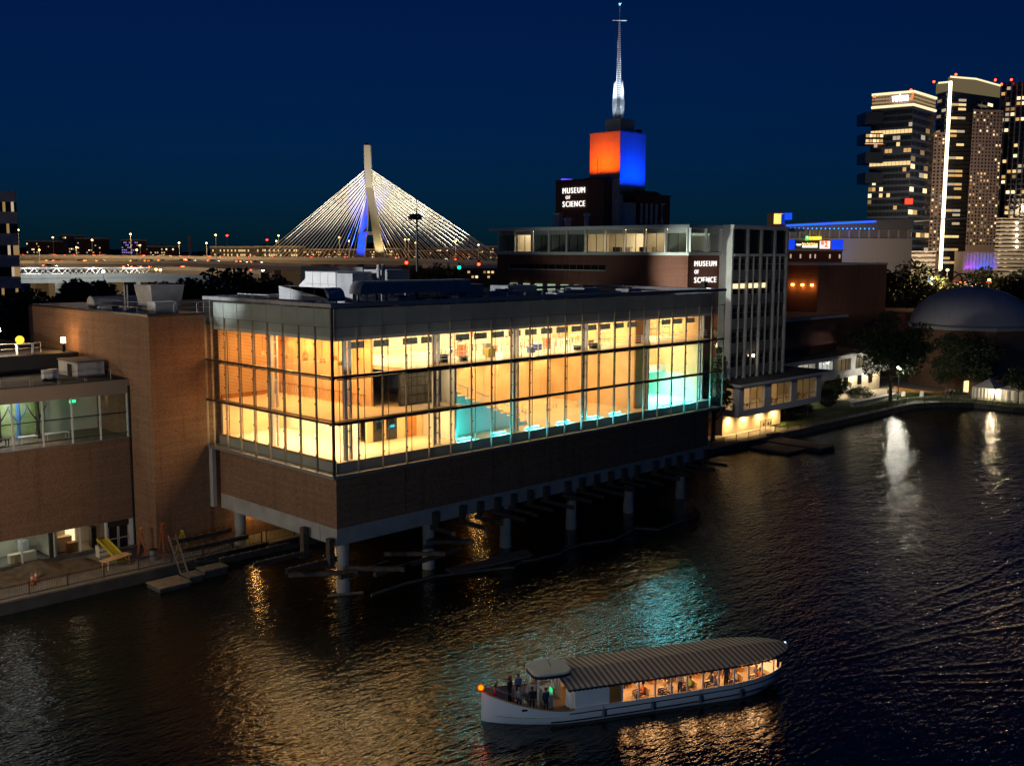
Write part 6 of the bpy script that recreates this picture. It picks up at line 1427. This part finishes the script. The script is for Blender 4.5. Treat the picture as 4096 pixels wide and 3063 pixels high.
for x in (190,255,330,480,650,700,810,900,955,1180,1290,1360,1412,1540,1625,1700,1785,1850,1940,2075): k += 1; onv(dk, 552, x, 'car with red tail lights on the bridge approach, %s from left' % ordn[k-1], k, k % 3 == 1, -14 if k % 2 else -10)
k = 0
for x in (395,450,620,800,1075,1140,1190,1300,1450,1510,1700,1885,1930,2050): k += 1; onv(vA, 440, x, 'car on the beige elevated highway, %s from left' % ordn[k-1], k, k % 3 == 0)
k = 0
for x in (1020,1085,1135,100,370,1400,1160,2050): k += 1; onv(vB, 375, x, 'car on the second highway level, listed %s' % ordn[k-1] if False else 'car on the second elevated highway level near the %s lamp' % ordn[k-1], k, k % 3 == 0)
for i, x in enumerate((280,320,560,750,830,1060,1240,1420,1720,1830)):
    s, z = pt11(x, 975, 540); car(s, 538 if i % 2 else 541, dz(s)+.02, 'car crossing the bridge under the cables, %s from left' % ordn[i], i, i % 2 == 0)
sg = [((1626,1051),300,'r','red traffic signal in front of the bridge, left one'),((1915,1057),300,'r','red traffic signal in front of the bridge, right one'),((1837,1070),302,'g','green traffic signal under the bridge')]
for nat, d, k, l in sg:
    p = at(*nat, d); t = thing('traffic_signal', l, 'traffic signal', (p.x, p.y, .9), FROT, 'traffic signals')
    MB().tube([(0,.3,0),(0,.3,p.z)], .1, 6).build('pole', blackm, t, True); MB().box(-.3,.3,-.1,.2,p.z-1.4,p.z+.5).build('housing', blackm, t, True); MB().ball((0,-.25,p.z-.9), .42, 10, 6).build('lens', emit('signal_red' if k == 'r' else 'signal_green', (1,.03,.01) if k == 'r' else (.0,1,.35), 14), t, True)
# ---- generic facade with separate windows
litm = [emit('lit_window_%d' % i, c_, s) for i, (c_, s) in enumerate((((1,.66,.28),1.1),((1,.58,.20),.7),((1,.74,.40),1.7),((1,.80,.55),.5),((1,.62,.26),.3)))]
_WM = {}
class Facade:
    def __init__(s, t): s.t = t; s.n = 0; s.rest = {}
    def face(s, A, B, z0, z1, nc, nr, pick, fw=.62, fh=.55, nm='window'):
        A = Vector(A); B = Vector(B); L = (B-A).length; u = (B-A)/L; nrm = Vector((u.y, -u.x)); ang = math.atan2(u.y, u.x)
        w = L/nc*fw; h = (z1-z0)/nr*fh
        for j in range(nr):
            for i in range(nc):
                m = pick(i, j)
                if m is None: continue
                c = A+u*(L*(i+.5)/nc)+nrm*.05; z = z0+(z1-z0)*(j+.5)/nr
                if s.n < 300:
                    k = (round(w,2), round(h,2), m.name)
                    if k not in _WM: _WM[k] = MB().box(-w/2,w/2,-.08,.1,-h/2,h/2).mesh('window', m)
                    o = link(nm, _WM[k], (c.x, c.y, z), s.t, ang, True); s.n += 1
                else:
                    b = s.rest.setdefault(m.name, (MB(), m))[0]; q = u*(w/2)
                    b.add([(c.x-q.x,c.y-q.y,z-h/2),(c.x+q.x,c.y+q.y,z-h/2),(c.x+q.x,c.y+q.y,z+h/2),(c.x-q.x,c.y-q.y,z+h/2)], [(0,1,2,3)])
    def done(s):
        for b, m in s.rest.values(): o = b.build('window', m, s.t, True); o['kind'] = 'stuff'
def rpick(p, seed, dark=darkglass):
    r_ = random.Random(seed); return lambda i, j: r_.choice(litm) if r_.random() < p else dark
def foot(nats, d_list): return [(fp(*n, d)[0], d) for n, d in zip(nats, d_list)]
skg = mat('blue_black_curtain_wall', (.035,.048,.075), .15, 0, .3, .05, spec=.6); skb = mat('brown_precast', (.30,.225,.19), .8, 0, .15, .05); skw = mat('pale_precast', (.46,.42,.36), .8, 0, .1, .05)
# office tower with the lit crown
def zat(x, y, d): return fp(*c9(x, y), d)[1]
ta = fthing('office_tower', 'dark glass office tower with a lit sign crown at the right', 'tower')
A, B, C_ = foot([c9(700,600), c9(1003,600), c9(1165,600)], [655, 640, 668]); zt = zat(995,322,640)
pl = [A, B, C_, (A[0]+(C_[0]-B[0]), 700)]; MB().prism(pl, .9, zt).build('shaft', skg, ta, True)
cr = emit('lit_crown', (1,.72,.36), .34); MB().prism([A, B, C_, pl[3]], zt+.01, zat(995,222,640)).build('crown', cr, ta, True)
for yy in (222, 318): zz = zat(995,yy,640); MB().prism([(p[0]*1.0+(-.6 if p is A else .6 if p is C_ else 0), p[1]-.6) for p in pl], zz, zz+1.3).build('crown_band', emit('crown_band', (1,.76,.42), 1.5), ta, True)
fa = Facade(ta)
lit_rows = {5: (1,11), 8: (2,9), 17: (4,11), 14: (4,9), 20: (3,11), 23: (1,2)}
rr_ = random.Random(2)
def pa(i, j):
    jj = j
    if jj in (3,): return litm[2] if 2 <= i <= 10 and rr_.random() < .85 else skg
    if jj == 5: return litm[3] if i < 4 else skg
    if jj in (15, 20): return litm[0] if rr_.random() < .85 else skg
    if jj == 17: return litm[1] if i > 3 and rr_.random() < .7 else skg
    return rr_.choice(litm) if rr_.random() < .07 else darkglass
fa.face(A, B, 26, zt-1, 11, 24, pa, .9, .62); fa.face(B, C_, 26, zt-1, 5, 20, rpick(.2, 3), .9, .6); fa.done()
for y0, y1, lit in ((372,455,0),(525,600,1),(665,745,0),(812,890,0)):
    x0, z1_ = fp(*c9(650,y0), 652); _, z0_ = fp(*c9(650,y1), 652); x1, _ = fp(*c9(780,y0), 652)
    MB().box(x0,x1,648,664,z0_,z1_).build('cantilever_bay', darkglass, ta, True)
    if lit:
        for kk in range(2):
            for ii in range(5): MB().box(x0+.3+ii*(x1-x0)/5,x0+(ii+.9)*(x1-x0)/5,647.6,647.95,z0_+.6+kk*(z1_-z0_)*.5,z0_+(.38+kk*.5)*(z1_-z0_)).build('bay_window', litm[(ii+kk) % 3], ta, True); MB().box(x0,x1,647.6,648,z0_-.5,z0_).build('lit_soffit', emit('amber_soffit', (1,.36,.12), 1.3), ta, True)
def sign2(text, A, B, f0, f1, z0, height, m, parent, off=.25, thick=.03):
    A = Vector(A); B = Vector(B); L = (B-A).length; u = (B-A)/L; nrm = Vector((u.y,-u.x)); ang = math.atan2(u.y, u.x)
    ws = [letter_mesh(ch, m, thick)[1] if ch != ' ' else .3 for ch in text]; s = height/.70; tot = sum(ws)+.09*(len(text)-1); sx = (f1-f0)*L/tot; x = f0*L
    for ch, w in zip(text, ws):
        if ch != ' ':
            o = bpy.data.objects.new('letter', letter_mesh(ch, m, thick)[0]); COL.objects.link(o); o.parent = parent; p = A+u*x+nrm*off; o.location = (p.x, p.y, z0); o.rotation_euler = (R(90),0,ang); o.scale = (sx, s, s*.5)
        x += (w+.09)*sx
vz = emit('bright_sign', (1,.97,.92), 7)
fa2 = Facade(ta); fa2.face(A, B, zt+1.4, zat(995,222,640)-.2, 14, 3, lambda i, j: skb, .88, .5, 'crown_louvre'); fa2.face(B, C_, zt+1.4, zat(995,222,640)-.2, 7, 3, lambda i, j: skb, .88, .5, 'crown_louvre')
tsn = fthing('roof_sign', 'bright white company name on the crown of the office tower', 'sign')
sign2('verizon', A, B, .50, .88, zat(930,285,645), 4.2, vz, tsn, 1.2)
q = Vector(A).lerp(Vector(B), .90); q2 = Vector(A).lerp(Vector(B), .96)
MB().beam((q.x,q.y-1.2,zat(970,270,645)),(q.x+.9,q.y-1.2,zat(970,280,645)),.5,.6).build('tick', emit('sign_tick', (1,.08,.02), 4), tsn, True); MB().beam((q.x+.9,q.y-1.2,zat(970,280,645)),(q2.x,q2.y-1.2,zat(985,232,645)),.5,.6).build('tick', emit('sign_tick', (1,.08,.02), 4), tsn, True)
bcn = MB().ball((0,0,0), .8, 10, 6).mesh('beacon', emit('aviation_red', (1,.05,.01), 9))
def beacon(t, x, y, d): s, z = fp(*c9(x, y), d); link('beacon', bcn, (s, d, z), t, 0, True); MB().box(s-.12,s+.12,d-.12,d+.12,z-3.0,z-1.15).build('beacon_stem', blackm, t, True)
for x in (731, 881, 1000): beacon(ta, x, {731:250,881:228,1000:205}[x], 650)
s_, z_ = fp(*c9(984,1020), 636); MB().box(s_-2.2,s_+2.2,635.5,636.5,z_-1.8,z_+1.6).build('red_sign_panel', emit('red_panel', (1,.05,.02), 2.2), ta, True)
# residential tower
tb_ = fthing('apartment_tower', 'tall apartment tower with a glowing vertical light line', 'tower')
A, B, C_ = foot([c9(1170,700), c9(1255,700), c9(1625,700)], [712, 700, 730]); zt = zat(1330,108,705)
pl = [A, B, C_, (C_[0]*748/C_[1], 748), (A[0]*748/A[1], 748)]; MB().prism(pl, .9, zat(1400,218,705)).build('shaft', skg, tb_, True)
cw_ = emit('lantern_crown', (1,.78,.40), .13); zc_ = zat(1400,218,705)+.01
mid = (B[0]+(C_[0]-B[0])*.48, B[1]+(C_[1]-B[1])*.48-1.5)
cp_ = [(A,zat(1175,152,712)),((B[0]-.6,B[1]+.2),zat(1255,146,701)),(B,zat(1262,106,700)),(mid,zat(1440,120,712)),(C_,zat(1668,172,730))]
for i in (0, 2, 3):
    (p,zp),(q,zq_) = cp_[i], cp_[i+1]
    MB().add([(p[0],p[1],zc_),(q[0],q[1],zc_),(q[0],q[1],zq_),(p[0],p[1],zp),(p[0],p[1]+3,zc_),(q[0],q[1]+3,zc_),(q[0],q[1]+3,zq_),(p[0],p[1]+3,zp)], [(0,1,2,3),(7,6,5,4),(3,2,6,7),(0,3,7,4),(2,1,5,6)]).build('crown', cw_, tb_, True)
    MB().add([(p[0],p[1]-.4,zp-.6),(q[0],q[1]-.4,zq_-.6),(q[0],q[1]-.4,zq_+.5),(p[0],p[1]-.4,zp+.5),(p[0],p[1]-.05,zp-.6),(q[0],q[1]-.05,zq_-.6),(q[0],q[1]-.05,zq_+.5),(p[0],p[1]-.05,zp+.5)], [(0,1,2,3),(7,6,5,4),(3,2,6,7)]).build('crown_band', emit('crown_line', (1,.80,.45), 1.3), tb_, True)
zb_ = zat(1185,1530,699); MB().box(B[0]-.8,B[0]+.8,698.2,699.6,zb_,zat(1250,140,699)).build('light_line', emit('light_line', (1,.80,.50), 7), tb_, True)
fb = Facade(tb_)
r5 = random.Random(12); fb.face((B[0]+1.4,700.4), (B[0]+18,703), zb_+4, zt-14, 3, 38, lambda i, j: litm[r5.choice((0,1,3))] if r5.random() < (.75 if j % 3 == 0 else .12) and i < 2 else darkglass, .95, .55)
fb.face((B[0]+18.5,703), C_, zb_+4, zt-14, 4, 30, rpick(.3, 6), .8, .55)
fb.face(A, (B[0]-1.2,700.4), zb_+30, zt-10, 2, 26, rpick(.3, 7), .8, .55)
wl = [(fp(*c9(1060,1000),694)[0], 694), (fp(*c9(1212,1000),694)[0], 690)]; zl = zat(1120,515,692)
MB().prism([wl[0], wl[1], (wl[1][0]*706/690,706), (wl[0][0]*706/694,706)], .9, zl).build('left_wing', skb, tb_, True)
wr = [(fp(*c9(1425,900),690)[0], 690), (fp(*c9(1668,900),690)[0], 694)]; zr = zat(1560,345,690)
MB().prism([wr[0], wr[1], (wr[1][0]*720/694,720), (wr[0][0]*720/690,720)], .9, zr).build('right_wing', skb, tb_, True)
wr2 = (wr[1][0]-9, 693.2)
fb.face(wr[0], wr[1], 36, zr-1, 9, 38, rpick(.17, 9), .45, .5); fb.face(wl[0], wl[1], 30, zl-1, 6, 34, rpick(.2, 8), .45, .5); fb.done()
for x, y in ((1168,143),(1330,90),(1665,162)): beacon(tb_, x, y, 705)
tc_ = fthing('dark_tower', 'dark glass tower at the right edge of the skyline', 'tower')
A, B = foot([c9(1640,500), c9(1990,500)], [760, 745]); zt = zat(1750,138,750); MB().prism([A, B, (B[0]*800/745,800), (A[0]*800/760,800)], .9, zt).build('shaft', skg, tc_, True)
fc = Facade(tc_); fc.face(A, B, 40, zt-2, 9, 30, rpick(.22, 21), .8, .6); fc.done()
for i in range(9): xx = A[0]+(B[0]-A[0])*i/9; MB().box(xx-.15,xx+.15,744+15*(1-i/9)-.4,745+15*(1-i/9)-.3,40,zt).build('fin', spand, tc_, True)
for x, y in ((1620,130),(1737,128)): beacon(tc_, x, y, 748)
# purple lit podium with scalloped panels
pp = fthing('lit_podium', 'podium of scalloped panels lit purple and blue below the apartment tower', 'building')
x0, zz1 = fp(*c9(1388,1400), 680); x1, _ = fp(*c9(1682,1400), 680); zz0 = fp(*c9(1500,1548), 680)[1]
MB().box(x0,x1,680.5,694,.9,zz1+1).build('block', skb, pp, True)
for i in range(12):
    w = (x1-x0)/12; a_ = x0+i*w; MB().extr([(a_,680.49,zz0),(a_+w*.5,679.2,zz0),(a_+w,680.49,zz0)], (0,0,zz0), (0,0,zz1)).build('panel', mat('podium_panel', (.32,.32,.34), .6), pp, True)
    lamp('SPOT', F(a_+w*.5,677.0,zz0+.2), 3200, ((.5,.04,1),(.55,.03,1),(.35,.05,1),(.2,.06,1),(.05,.06,1),(.03,.1,1),(.03,.12,1),(.03,.1,1),(.05,.05,1),(.12,.05,1),(.3,.05,1),(.1,.05,1))[i], .3, F(a_+w*.5,680.2,zz0+10), 80, .6)
# parking garages
def garage(x0, x1, y0, y1, d, nf, label, seed):
    t = fthing('parking_garage', label, 'garage', 'parking garages'); s0, zt = fp(*c9(x0, y0), d); s1, _ = fp(*c9(x1, y0), d); zb = fp(*c9(x0, y1), d)[1]; h = (zt-zb)/nf; r_ = random.Random(seed)
    MB().prism([(s0*(d+6)/d,d+6),(s1,d+6),(s1,d+30),(s0*(d+30)/d,d+30)],.9,zt).build('core', skw, t, True); MB().box(s0,s1,d,d+5.99,.9,zb).build('base', skw, t, True)
    for i in range(nf):
        MB().box(s0,s1,d,d+5.9,zb+i*h+.02,zb+i*h+h*.55).build('parapet', skw, t, True)
        for k_ in range(int((s1-s0)/4)): 
            if r_.random() < .5: MB().box(s0+k_*4+.8,s0+k_*4+2.6,d+3.0,d+3.2,zb+(i+1)*h-.2,zb+(i+1)*h-.02).build('tube_light', litm[2], t, True)
    MB().box(s0-.3,s1+.3,d-.2,d+5.9,zt,zt+.6).build('roof_edge', skw, t, True); return t
garage(860,1182,1392,1530,620,4,'pale parking garage at the foot of the apartment tower', 1)
g2 = garage(1660,1990,1150,1560,640,14,'tall pale parking garage at the right edge', 2)
for i, y in enumerate((1180,1225,1270,1315,1356)): s, z = fp(*c9(1775, y), 639); MB().ball((s,638.6,z), .8, 8, 6).build('stair_light', emit('stair_light', (1,.82,.55), 9), g2, True)
for s_, d_, z_, p_ in ((fp(*c9(1020,1480),560)[0],575,24,26000),(fp(*c9(1760,1480),560)[0],585,30,24000),(fp(*c9(1500,1300),600)[0],600,70,80000),(fp(*c9(1150,1000),600)[0],600,60,90000)): lamp('POINT', F(s_,d_,z_), p_, (1,.76,.5), 1.0)  # unseen fill lights in the air, added to lift garages and towers
# arena
ar = fthing('sports_arena', 'big pale arena with a blue lit roof edge and bright signs', 'arena')
s0, zw = fp(*c9(90,1290), 520); s1, _ = fp(*c9(1010,1290), 520); zb = .9; ztp = fp(*c9(500,1225), 520)[1]
MB().box(s0,s1,520,600,zb,zw).build('wall', skw, ar, True)
MB().box(s0+.5,s1-.3,521.5,598,zw+.01,ztp).build('upper_wall', mat('arena_grey', (.26,.24,.22), .8), ar, True)
for i in range(13): xx = s0+1+(s1-s0-3)*i/12; MB().box(xx,xx+.8,520.8,521.49,zw+.02,ztp-.3).build('buttress', skw, ar, True)
rf_ = [(s0-2, fp(*c9(100,1190),522)[1]), (s0+25, fp(*c9(380,1168),522)[1]), (s0+58, fp(*c9(700,1152),522)[1]), (s0+90, fp(*c9(930,1142),522)[1]), (s1, fp(*c9(1000,1165),522)[1])]
MB().extr([(x, 519, z) for x, z in rf_]+[(s1,519,ztp+.05),(s0-2,519,ztp+.05)], (0,519,0), (0,600,0)).build('roof', mat('arena_roof', (.20,.19,.19), .6), ar, True)
xb1 = fp(*c9(745,1185),518)[0]
MB().extr([(s0-1,518.6,ztp+1.2),(xb1,518.6,ztp+3.4),(xb1,518.6,ztp+4.2),(s0-1,518.6,ztp+2.0)], (0,0,0), (0,.35,0)).build('blue_light_strip', emit('blue_strip', (.01,.09,1), 2.4), ar, True)
for i in range(20): xx = s0+1+i*(xb1-s0)/20; MB().ball((xx,518.4,ztp+.2), .32, 6, 5).build('blue_lamp', emit('blue_lamp', (.02,.22,1), 4), ar, True)
for xq, w in ((98,52),(420,84)):
    a_, z1_ = fp(*c9(xq,1302), 519.4); b_, _ = fp(*c9(xq+w,1302), 519.4); z0_ = fp(*c9(xq,1380), 519.4)[1]
    for k_ in range(6): MB().box(a_,b_,519.3,519.9,z0_+(z1_-z0_)*k_/6,z0_+(z1_-z0_)*(k_+.85)/6).build('blue_panel', emit('blue_panel', (.005,.06,1), 1.0), ar, True)
sb, zq = fp(*c9(520,1345), 510); lamp('SPOT', F(sb-8,515,zq), 4000, (.01,.10,1), .5, F(sb+6,520,zq), 110, .9)
gs = fthing('arena_sign', 'yellow GARDEN sign with a green square on the arena', 'sign')
a_, z0_ = fp(*c9(248,1301), 518); b_, _ = fp(*c9(338,1301), 518); hg = fp(*c9(248,1280), 518)[1]-z0_
sign2('GARDEN', (a_,518), (b_,518), 0, 1, z0_, hg, emit('yellow_sign', (1,.62,.03), 3.2), gs, .3, .05)
c_, zc0 = fp(*c9(222,1308), 518); d_, zc1 = fp(*c9(245,1276), 518); MB().box(c_,d_,517.4,518,zc0,zc1).build('green_square', emit('green_square', (.05,.75,.15), 1.4), gs, True)
sign2('TD', (c_+.4,517.3), (d_-.4,517.3), 0, 1, zc0+.9, (zc1-zc0)*.5, emit('white_print', (1,1,1), 2), gs, .1, .04)
sc_ = fthing('video_screen', 'wide bright video board below the yellow arena sign', 'screen')
a_, z0_ = fp(*c9(150,1372), 517); b_, z1_ = fp(*c9(414,1310), 517); MB().box(a_,b_,517,518.5,z0_,z1_).build('board', blackm, sc_, True)
def scr(xa, ya, xb, yb, m, nm='screen_field', dd=516.9): p, q = fp(*c9(xa,yb), 517); r_, t_ = fp(*c9(xb,ya), 517); MB().box(p,r_,dd,516.99,q,t_).build(nm, m, sc_, True)
scr(155,1334,195,1341, emit('screen_white', (1,.95,.95), 1.6)); scr(160,1346,190,1350, emit('screen_pale', (.8,.8,1), .9)); scr(200,1346,312,1360, emit('screen_white2', (.85,.85,1), 2.0)); scr(328,1313,405,1368, emit('screen_rose', (1,.62,.58), 2.0))
p0 = fp(*c9(200,1341),516.6); p1 = fp(*c9(312,1341),516.6); sign2('Party Pack Package', (p0[0],516.6), (p1[0],516.6), 0, 1, p0[1], 1.1, emit('screen_amber', (1,.6,.15), 2.4), sc_, .1, .03)
p0 = fp(*c9(333,1360),516.6); p1 = fp(*c9(400,1360),516.6); sign2('92', (p0[0],516.6), (p1[0],516.6), .02, .8, p0[1]+.3, 2.7, emit('screen_red', (1,.10,.04), 2.6), sc_, .15, .06)
ob_ = fthing('glowing_lattice_block', 'small amber lit lattice block left of the arena', 'building'); a_, z0_ = fp(*c9(-10,1186), 560); b_, z1_ = fp(*c9(66,1112), 560)
MB().box(a_,b_,560,575,.9,z1_+.5).build('block', skb, ob_, True)
for i in range(9): xx = a_+(b_-a_)*(i+.15)/9; MB().box(xx,xx+(b_-a_)/9*.55,559.7,559.99,z0_,z1_).build('glowing_slot', emit('amber_slot', (1,.55,.12), 2.4), ob_, True)
bs_ = fthing('blue_sign_cube', 'glowing blue sign cube beside the amber lattice block', 'sign'); a_, z0_ = fp(*c9(72,1155), 548); b_, z1_ = fp(*c9(126,1106), 548); MB().box(a_,b_,548,552,z0_,z1_).build('cube', emit('blue_cube', (.01,.08,1), 1.1), bs_, True); MB().box(a_-1.2,a_+.3,548.5,551,fp(*c9(65,1205),548)[1]-22,z1_-.5).build('mast', emit('blue_mast', (.01,.05,.8), .5), bs_, True)
rb = fthing('row_house', 'dark red brick row with small lit windows below the video board', 'building'); a_, z0_ = fp(*c9(60,1460), 430); b_, z1_ = fp(*c9(494,1388), 430); MB().box(a_,b_,430,450,.9,z1_).build('wall', brickd, rb, True); frb = Facade(rb); frb.face((a_,430), (b_,430), z0_, z1_, 12, 1, lambda i, j: litm[3] if i in (1,3,5,6,9,11) else None, .28, .4); frb.done()
MB().box(a_-.4,b_+.4,429.6,450.2,z1_,z1_+.7).build('cornice', skw, rb, True)
# office block at the left edge
le = fthing('office_block', 'pale banded office block at the left edge', 'building'); s1, zt = fp(*c10(128,432), 225); s0, _ = fp(*c10(-420,400), 225)
MB().prism([(s0,225),(s1,225),(s1*245/225,245),(s0,245)],.9,zt).build('wall', mat('grey_precast', (.50,.46,.47), .8), le, True); MB().box(s0,s1-14,227,240,zt+.01,zt+2.4).build('penthouse', spand, le, True); fle = Facade(le)
r7 = random.Random(31)
for k_ in range(8): fle.face((s0,225), (s1,225), zt-4.3-k_*4.6, zt-2.3-k_*4.6, 24, 1, lambda i, j: (litm[4] if r7.random() < .6 else litm[3]) if r7.random() < (.45 if k_ < 4 else .2) else darkglass, .86, 1.0)
fle.done()
# low city along the horizon
def block(x0, x1, y0, y1, d, label, m, nc, nr, p, seed, cr=c10, lit=None, dep=18):
    t = fthing('city_building', label, 'building', 'distant city buildings'); a_, zt = fp(*cr(x0, y0), d); b_, _ = fp(*cr(x1, y0), d); zb = fp(*cr(x0, y1), d)[1]
    MB().box(a_,b_,d,d+dep,.9,zt).build('wall', m, t, True); MB().box(a_-.3,b_+.3,d-.3,d+dep+.3,zt,zt+.8).build('cornice', spand, t, True)
    f = Facade(t); r_ = random.Random(seed); f.face((a_,d), (b_,d), zb, zt-.5, nc, nr, lambda i, j: (lit or r_.choice(litm)) if r_.random() < p else (darkglass if r_.random() < .4 else None), .6, .45); f.done()
dkb = mat('dim_brick_city', (.09,.06,.05), .9); dkc = mat('dim_concrete_city', (.14,.135,.13), .9)
pur = emit('violet_window', (.45,.35,1), .7)
block(210,420,838,935,800,'low dark block with a row of lit windows, left horizon', dkb, 16, 4, .16, 1)
block(470,610,790,930,850,'pale stepped block with a lit attic, left horizon', dkc, 9, 6, .2, 2)
block(600,808,815,935,820,'wide block with amber windows, left horizon', dkb, 12, 6, .25, 3)
block(975,1110,830,935,780,'small block with violet windows on the left horizon', dkb, 9, 5, .5, 4, c10, pur)
block(1150,1400,880,940,800,'dark low warehouse on the left horizon', dkb, 14, 2, .12, 5)
block(1690,2080,885,962,640,'long white shed with bright windows left of the cables', dkc, 26, 2, .45, 6, c10, litm[0])
block(140,500,882,965,650,'long pale shed behind the left cables', dkc, 20, 2, .5, 7, c11, litm[0])
block(500,760,905,972,660,'brick mill with a pale cornice behind the left cables', dkb, 18, 3, .3, 8, c11)
block(760,965,905,972,665,'second brick mill left of the pylon', dkb, 14, 3, .35, 9, c11)
block(1015,1115,905,972,668,'third brick mill seen between the pylon legs', dkb, 8, 3, .3, 10, c11)
block(1180,1300,900,975,670,'fourth brick mill right of the pylon', dkb, 9, 3, .3, 11, c11)
block(1310,1560,915,985,760,'dark city block right of the pylon, first', dkb, 16, 4, .14, 12, c11)
block(1560,1720,895,985,800,'dark city block right of the pylon, second', dkc, 12, 5, .14, 13, c11)
block(1720,1960,905,990,780,'dark city block right of the pylon, third', dkb, 16, 4, .12, 14, c11)
block(1960,2200,880,1000,820,'dark city block beside the museum roof', dkc, 14, 5, .12, 15, c11)
block(1780,2100,1050,1140,330,'arched brick street building under the bridge end', dkb, 10, 2, .35, 16, c11)
block(1230,1290,865,930,1100,'slim white tank tower on the left horizon', dkc, 2, 3, .1, 17, c10)
hlf = [(1515,795,1523,862,1000,'pale lattice mast on the left horizon')]
block(1510,1530,798,862,1000,'pale slender chimney tower on the left horizon', skw, 1, 4, 0, 18, c10, None, 3)
# steel hoops over the far road and road lights
for i, (px, py, w) in enumerate(((3640,1072,36),(3697,1078,40),(3752,1078,44),(3806,1086,44),(3852,1095,44),(3900,1100,46),(3945,1106,46))):
    p = at(px, py, 330); t = thing('steel_hoop', 'tall steel hoop arch over the far road, %s from left' % ordn[i], 'arch', (p.x, p.y, .9), FROT, 'steel hoops over the road')
    r_ = w*330/4152; pts = [(-r_,0,0),(-r_,0,p.z-.9-r_)]+[(r_*math.cos(R(a_)),0,p.z-.9-r_+r_*math.sin(R(a_))) for a_ in range(165,14,-15)]+[(r_,0,p.z-.9-r_),(r_,0,0)]
    MB().tube(pts, .2, 6).build('arch', blackm, t, True); MB().box(-r_-.3,-r_+.3,-.3,.3,0,.3).build('foot', conc, t, True); MB().box(r_-.3,r_+.3,-.3,.3,0,.3).build('foot', conc, t, True)
rd = fthing('elevated_road', 'far road deck behind the steel hoops', 'road'); a_, z_ = fp(3560,1140,345); b_, _ = fp(4300,1140,345); MB().box(a_,b_,345,360,z_-1.5,z_).build('deck', dkm, rd, True); MB().box(a_,b_,344.5,344.9,z_-1.5,z_+.9).build('parapet', concl, rd, True)
for i in range(5): MB().box(a_+5+i*13,a_+7+i*13,348,356,.9,z_-1.51).build('pier', dkm, rd, True)
for i, px in enumerate((3735,3790,3805,3870,3910,3985)): s, z = fp(px, 1140, 350); car(s, 348.5, z_+.02, 'car with red lights on the road behind the steel hoops, %s from left' % ordn[i], i, i % 2 == 0)
p = at(3715, 1128, 335); t = thing('blue_screen', 'small bright blue screen among the trees left of the hoops', 'screen', (p.x, p.y, .9), FROT); MB().box(-1.4,1.4,0,.3,p.z-1.6,p.z+.6).build('panel', emit('cyan_screen', (.1,.5,1), 1.8), t, True); MB().box(-.15,.15,.05,.25,0,p.z-1.6).build('post', blackm, t, True)
for s_, d_, z_, p_ in ((fp(3800,1150,340)[0],338,26,9000),(fp(3950,1150,340)[0],338,26,9000)): lamp('POINT', F(s_,d_,z_), p_, (1,.7,.4), .5)

lamp('POINT', F(fp(*c9(700,1400),480)[0],478,30), 17000, (1,.80,.58), 1.0)  # unseen warm fill added in front of the arena wall
